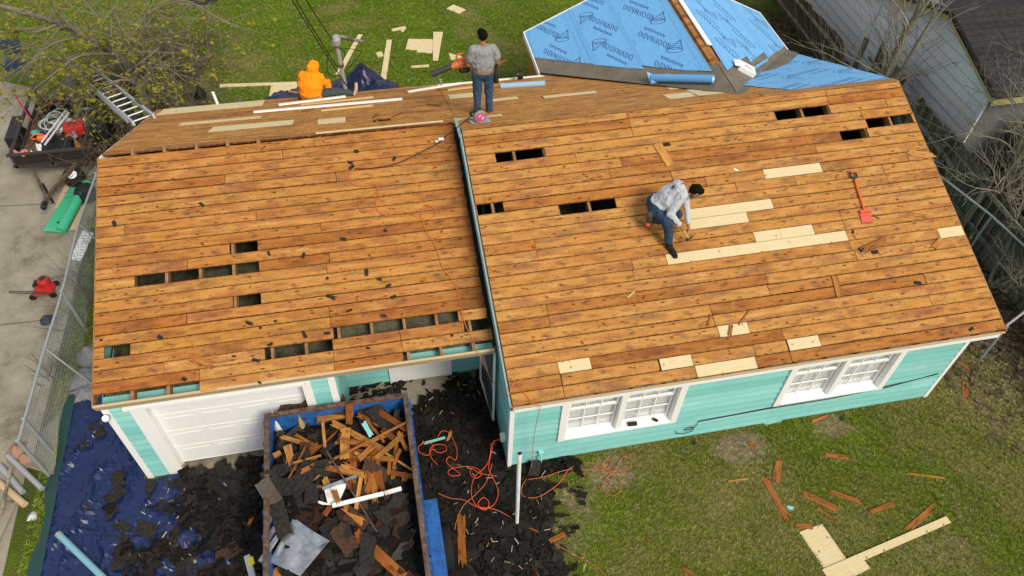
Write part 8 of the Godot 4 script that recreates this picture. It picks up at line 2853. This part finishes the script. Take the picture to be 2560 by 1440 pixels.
func build_people() -> void:
	var skin := Color(0.30, 0.155, 0.09)
	var jeans := Color(0.045, 0.085, 0.15)
	var skm := mat(1, 1, 1, 0.75)
	# ---- the man who stands behind the ridge with a leaf blower
	var a := thing("person", "person in grey t-shirt and jeans standing on the back slope holding a leaf blower", "person", V(0.46, 3.27, -5.10))
	a.scale = Vector3.ONE * 0.92
	var gy := Color(0.27, 0.275, 0.285)
	var hl := V(-0.10, 0.90, 0.0)
	var hr := V(0.10, 0.90, 0.01)
	var X := Vector3.RIGHT
	var bones: Array = [
		[V(-0.07, 0.93, 0.01), V(0.07, 0.93, 0.01), 0.125, 0.125, 3, 0.06],
		[V(0, 1.00, 0.0), V(0, 1.14, 0.0), 0.135, 0.140, 2, 0.06, X, 0.78],
		[V(0, 1.14, 0.0), V(0, 1.34, 0.0), 0.140, 0.128, 2, 0.06, X, 0.66],
		[V(-0.15, 1.40, 0.0), V(0.15, 1.40, 0.0), 0.070, 0.070, 2, 0.06],
		[V(0, 1.40, 0.0), V(-0.005, 1.52, -0.03), 0.065, 0.056, 0, 0.03],
		[V(-0.185, 1.395, 0.0), V(-0.235, 1.22, -0.01), 0.076, 0.078, 2, 0.03],
		[V(0.185, 1.395, 0.0), V(0.245, 1.23, 0.0), 0.076, 0.078, 2, 0.03],
		[V(-0.235, 1.23, -0.01), V(-0.265, 1.10, -0.02), 0.052, 0.046, 0, 0.02],
		[V(0.245, 1.23, 0.0), V(0.27, 1.11, -0.01), 0.052, 0.046, 0, 0.02],
		[V(-0.265, 1.10, -0.02), V(-0.235, 1.02, -0.22), 0.046, 0.032, 0, 0.02],
		[V(0.27, 1.11, -0.01), V(0.20, 1.03, -0.20), 0.046, 0.032, 0, 0.02],
		[hl, V(-0.105, 0.49, -0.02), 0.105, 0.078, 3, 0.04],
		[hr, V(0.115, 0.50, -0.03), 0.105, 0.078, 3, 0.04],
		[V(-0.105, 0.49, -0.02), V(-0.115, 0.10, 0.02), 0.078, 0.066, 3, 0.04],
		[V(0.115, 0.50, -0.03), V(0.125, 0.10, 0.01), 0.078, 0.066, 3, 0.04],
		[V(-0.115, 0.06, 0.03), V(-0.135, 0.045, -0.13), 0.048, 0.044, 4, 0.02],
		[V(0.125, 0.07, 0.03), V(0.15, 0.03, -0.13), 0.048, 0.044, 4, 0.02]]
	var cols := [skin, skin, gy, jeans, Color(0.22, 0.13, 0.07)]
	var b := MB.new()
	flesh(b, bones, 0.013, cols, 0.016, 3)
	var turn := Basis(Vector3.UP, 0.25) * Basis(Vector3.RIGHT, -0.25)
	head(b, V(-0.01, 1.615, -0.05), turn, skin)
	hand(b, V(-0.235, 1.02, -0.22), V(0.5, -0.1, -0.8), V(0.2, -0.9, 0.1), V(-0.5, 0.2, -0.5), 0.8, skin)
	hand(b, V(0.20, 1.03, -0.20), V(-0.6, -0.2, -0.8), V(-0.3, -0.9, 0.1), V(-0.5, 0.4, -0.3), 0.8, skin)
	obj("body", b, skm, a)
	hair(V(-0.01, 1.62, -0.05), turn, a)
	b = MB.new()
	var ring: Array = []
	for k in 25:
		var q := TAU * k / 24.0
		ring.append(V(cos(q) * 0.200, 1.005 - 0.015 * sin(q * 1.0 + 1.0), sin(q) * 0.163))
	for k in 24:
		var u := V(0, 0.028, 0)
		b.quad(ring[k] - u, ring[k] + u, ring[k + 1] + u, ring[k + 1] - u)
	obj("tool_belt", b, mat(0.30, 0.17, 0.09, 0.8), a)
	b = MB.new()
	b.box(Transform3D(Basis(Vector3.BACK, 0.12), V(0.225, 0.84, 0.02)), V(0.09, 0.28, 0.17), 0.03)
	b.box(Transform3D(Basis(Vector3.BACK, -0.5), V(0.28, 1.02, -0.06)), V(0.03, 0.22, 0.03), 0.008)
	obj("pouch", b, mat(0.035, 0.025, 0.02, 0.85), a)
	b = MB.new()
	b.box(Transform3D(Basis(Vector3.BACK, -1.0), V(0.36, 1.03, -0.08)), V(0.025, 0.2, 0.025), 0.006)
	obj("hammer_handle", b, M.wood, a)
	var lb := thing("leaf_blower", "orange leaf blower with black nozzle held by the standing person", "leaf blower", V(0.13, 4.19, -5.28))
	lb.scale = Vector3.ONE * 0.86
	b = MB.new()
	b.box(Transform3D(Basis(Vector3.BACK, 0.1), V(0.02, 0.02, 0.0)), V(0.26, 0.20, 0.19), 0.06)
	b.tube([V(-0.08, 0.02, 0.02), V(-0.22, -0.01, 0.06)], [0.085, 0.05], 14)
	obj("housing", b, mat(0.48, 0.11, 0.025, 0.5), lb)
	b = MB.new()
	b.tube([V(-0.18, 0.0, 0.04), V(-0.30, -0.015, 0.07), V(-0.62, -0.09, 0.12)], [0.052, 0.056, 0.062], 14)
	obj("nozzle", b, mat(0.03, 0.03, 0.03, 0.6), lb)
	b = MB.new()
	b.tube(soft([V(-0.1, 0.12, 0.0), V(-0.08, 0.22, 0.0), V(0.06, 0.22, 0.0), V(0.1, 0.12, 0.0)]), 0.018, 8)
	obj("handle", b, M.orange, lb)
	b = MB.new()
	b.box(Transform3D(Basis(), V(0.05, -0.12, 0.0)), V(0.22, 0.12, 0.17), 0.04)
	obj("engine", b, M.black, lb)
	# ---- the man kneeling on the right slope, hammering
	var o := V(2.85, 3.02, -1.95)
	a = thing("person", "person in pale long sleeved shirt kneeling on the right slope and hammering", "person", o)
	var sh := Color(0.47, 0.49, 0.53)
	var dj := Color(0.035, 0.06, 0.105)
	var P := func(x: float, y: float, z: float) -> Vector3:
		return V(x, y, z) - o
	var H: Vector3 = P.call(2.65, 3.44, -2.16)
	var back := V(0.62, 0.70, 0.1).normalized()
	var lat := V(0.0, 0.0, 1.0)
	bones = [
		[H + lat * -0.08, H + lat * 0.08, 0.125, 0.125, 3, 0.06],
		[H + back * 0.06, H + back * 0.26, 0.130, 0.135, 2, 0.06, lat, 0.75],
		[H + back * 0.26, H + back * 0.44, 0.135, 0.115, 2, 0.06, lat, 0.66],
		[P.call(2.95, 3.79, -1.98), P.call(2.98, 3.76, -2.24), 0.075, 0.070, 2, 0.05],
		[P.call(2.99, 3.82, -2.13), P.call(3.10, 3.80, -2.06), 0.060, 0.052, 0, 0.03],
		[P.call(2.94, 3.78, -1.96), P.call(2.77, 3.54, -1.86), 0.072, 0.056, 2, 0.03],
		[P.call(2.77, 3.54, -1.86), P.call(2.915, 3.37, -1.79), 0.056, 0.040, 2, 0.03],
		[P.call(2.99, 3.75, -2.24), P.call(3.12, 3.53, -2.16), 0.070, 0.055, 2, 0.03],
		[P.call(3.12, 3.53, -2.16), P.call(3.095, 3.33, -1.86), 0.054, 0.040, 2, 0.03],
		[H + V(0.0, -0.01, 0.09), P.call(2.735, 3.42, -1.80), 0.108, 0.080, 3, 0.04],
		[P.call(2.735, 3.42, -1.80), P.call(2.790, 3.08, -1.735), 0.080, 0.062, 3, 0.04],
		[H + V(0.02, -0.02, -0.10), P.call(3.07, 3.16, -2.20), 0.105, 0.078, 3, 0.04],
		[P.call(3.07, 3.16, -2.20), P.call(2.74, 3.22, -2.42), 0.074, 0.055, 3, 0.04],
		[P.call(2.795, 3.08, -1.74), P.call(2.80, 3.00, -1.715), 0.056, 0.056, 4, 0.02],
		[P.call(2.80, 2.975, -1.715), P.call(2.865, 2.925, -1.555), 0.048, 0.045, 4, 0.02],
		[P.call(2.74, 3.21, -2.42), P.call(2.68, 3.12, -2.40), 0.05, 0.045, 4, 0.02]]
	cols = [skin, skin, sh, dj, Color(0.022, 0.020, 0.019)]
	b = MB.new()
	flesh(b, bones, 0.012, cols, 0.015, 7)
	turn = Basis(V(0, 1, 0), -PI / 2 - 0.25) * Basis(Vector3.RIGHT, -0.85)
	var hc: Vector3 = P.call(3.165, 3.79, -2.02)
	head(b, hc, turn, skin)
	hand(b, P.call(2.915, 3.365, -1.79), V(0.7, -0.6, 0.4), V(0.1, -0.7, -0.6), V(0.3, 0.3, -0.8), 0.95, skin)
	hand(b, P.call(3.095, 3.325, -1.86), V(0.1, -0.75, 0.6), V(-0.8, -0.3, 0.2), V(-0.3, 0.2, 0.8), 0.7, skin)
	obj("body", b, skm, a)
	hair(hc, turn, a)
	b = MB.new()
	# print on the back of the shirt: a star shape with short marks
	var up := V(-0.66, 0.74, 0.0).normalized()
	var cen := H + back * 0.42 + up * 0.128
	var rt := back
	var st := PackedVector2Array()
	for k in 16:
		var q := TAU * k / 16.0
		var r := 0.052 if k % 2 == 0 else 0.016
		st.append(Vector2(cos(q), sin(q)) * r)
	b.prism(st, 0.0, 0.003, Transform3D(Basis(rt, up, rt.cross(up)), cen))
	b.box(Transform3D(Basis(rt, up, rt.cross(up)), cen - rt * 0.14 + rt.cross(up) * 0.02 + up * 0.008), V(0.03, 0.003, 0.05))
	b.box(Transform3D(Basis(rt, up, rt.cross(up)), cen - rt * 0.105 + rt.cross(up) * 0.02 + up * 0.006), V(0.012, 0.003, 0.07))
	obj("shirt_print", b, M.black, a)
	b = MB.new()
	b.box(Transform3D(Basis(V(0, 1, 0), 0.3) * Basis(Vector3.BACK, 0.25), H + V(-0.10, -0.10, 0.13)), V(0.16, 0.26, 0.09), 0.035)
	b.box(Transform3D(Basis(V(0, 1, 0), -0.5) * Basis(Vector3.BACK, -0.1), H + V(0.0, -0.10, 0.17)), V(0.14, 0.24, 0.07), 0.03)
	obj("tool_pouch", b, mat(0.07, 0.06, 0.055, 0.9), a)
	b = MB.new()
	b.box(Transform3D(Basis(), H + V(-0.14, -0.21, 0.17)), V(0.07, 0.06, 0.05), 0.015)
	obj("pouch_tag", b, mat(0.6, 0.09, 0.06, 0.6), a)
	var hm := thing("hammer", "hammer with pale wooden handle in the kneeling person's right hand", "hammer", V(2.97, 3.30, -1.75))
	b = MB.new()
	b.tube([V(-0.03, 0.05, -0.03), V(0.13, -0.19, 0.05)], [0.015, 0.012], 8)
	obj("handle", b, mat(0.55, 0.36, 0.16, 0.6), hm)
	b = MB.new()
	b.tube([V(0.08, -0.19, 0.07), V(0.13, -0.19, 0.05), V(0.20, -0.175, 0.02)], [0.022, 0.020, 0.010], 8)
	obj("hammer_head", b, mat(0.04, 0.035, 0.03, 0.5, 0.5), hm)
	# ---- the hooded man sitting at the rear eave
	o = V(-2.58, 2.33, -7.33)
	a = thing("person", "person in bright orange hoodie with hood up sitting at the rear eave", "person", o)
	var og := Color(0.98, 0.30, 0.012)
	var fwd := V(0.35, 0, -1).normalized()
	var rr := fwd.cross(Vector3.UP)
	bones = [
		[rr * -0.09 + V(0, 0.10, 0.0), rr * 0.09 + V(0, 0.10, 0.0), 0.125, 0.125, 2, 0.05],
		[V(0, 0.14, 0.0), fwd * 0.04 + V(0.01, 0.30, 0), 0.145, 0.150, 2, 0.06, rr, 0.70],
		[fwd * 0.04 + V(0.01, 0.30, 0), fwd * 0.10 + V(0.03, 0.44, 0), 0.150, 0.120, 2, 0.06, rr, 0.66],
		[fwd * 0.12 + rr * -0.17 + V(0.03, 0.45, 0), fwd * 0.12 + rr * 0.17 + V(0.03, 0.44, 0), 0.082, 0.082, 2, 0.05],
		[fwd * 0.10 + V(0.05, 0.48, 0), fwd * 0.15 + V(0.07, 0.58, 0), 0.09, 0.09, 2, 0.05],
		[fwd * 0.15 + V(0.07, 0.62, 0), fwd * 0.20 + V(0.08, 0.63, 0), 0.115, 0.105, 2, 0.04],
		[fwd * 0.12 + rr * 0.18 + V(0.03, 0.42, 0), fwd * 0.22 + rr * 0.27 + V(0.02, 0.20, 0), 0.080, 0.066, 2, 0.03],
		[fwd * 0.22 + rr * 0.27 + V(0.02, 0.20, 0), fwd * 0.42 + rr * 0.20 + V(0.02, 0.15, 0), 0.066, 0.048, 2, 0.03],
		[fwd * 0.12 + rr * -0.18 + V(0.03, 0.42, 0), fwd * 0.24 + rr * -0.26 + V(0, 0.20, 0), 0.080, 0.066, 2, 0.03],
		[fwd * 0.24 + rr * -0.26 + V(0, 0.20, 0), fwd * 0.44 + rr * -0.12 + V(0, 0.14, 0), 0.066, 0.048, 2, 0.03],
		[V(0.06, 0.08, 0.0), V(0.46, 0.11, -0.02), 0.105, 0.080, 3, 0.03],
		[V(0.46, 0.11, -0.02), V(0.78, 0.07, 0.0), 0.078, 0.060, 3, 0.03],
		[V(0.0, 0.08, -0.08), V(0.16, 0.06, -0.45), 0.105, 0.080, 3, 0.03],
		[V(0.16, 0.06, -0.45), V(0.18, -0.32, -0.50), 0.078, 0.060, 3, 0.03],
		[V(0.80, 0.08, 0.0), V(0.86, 0.24, -0.06), 0.045, 0.048, 4, 0.02],
		[V(0.18, -0.34, -0.50), V(0.22, -0.40, -0.66), 0.045, 0.048, 4, 0.02],
		[fwd * 0.27 + V(0.09, 0.60, 0), fwd * 0.26 + V(0.09, 0.56, 0), 0.06, 0.05, 0, 0.01]]
	cols = [skin, skin, og, Color(0.055, 0.075, 0.085), Color(0.03, 0.026, 0.024)]
	b = MB.new()
	flesh(b, bones, 0.013, cols, 0.017, 11)
	turn = Basis(Vector3.UP, -0.34) * Basis(Vector3.RIGHT, -0.5)
	head(b, fwd * 0.20 + V(0.085, 0.60, 0), turn, skin, 0.9)
	hand(b, fwd * 0.42 + rr * 0.20 + V(0.02, 0.15, 0), fwd - rr * 0.3, V(0, -1, 0), -rr, 0.6, skin)
	hand(b, fwd * 0.44 + rr * -0.12 + V(0, 0.14, 0), fwd + rr * 0.3, V(0, -1, 0), rr, 0.6, skin)
	obj("body", b, skm, a)
	b = MB.new()
	b.tube([V(0.83, 0.05, 0.045), V(0.885, 0.16, 0.02), V(0.90, 0.27, -0.03)], [0.03, 0.036, 0.03], 8)
	obj("boot_sole", b, mat(0.5, 0.42, 0.36, 0.8), a)
	b = MB.new()
	ring = []
	for k in 25:
		var q := TAU * k / 24.0
		ring.append(rr * cos(q) * 0.232 + fwd * sin(q) * 0.175 + V(0, 0.155 + 0.01 * sin(q), 0))
	for k in 24:
		var u := V(0, 0.022, 0)
		b.quad(ring[k] - u, ring[k] + u, ring[k + 1] + u, ring[k + 1] - u)
	obj("tool_belt", b, mat(0.35, 0.17, 0.05, 0.8), a)
	b = MB.new()
	b.box(Transform3D(Basis(rr, 0.1), rr * -0.22 + V(0, 0.06, 0)), V(0.09, 0.2, 0.16), 0.03)
	obj("tool_pouch", b, mat(0.10, 0.06, 0.035, 0.9), a)
	b = MB.new()
	b.tube([rr * -0.2 + V(0, 0.14, 0.03), rr * -0.42 + V(0, 0.17, 0.05)], 0.018, 8)
	obj("hammer_handle", b, M.wood, a)
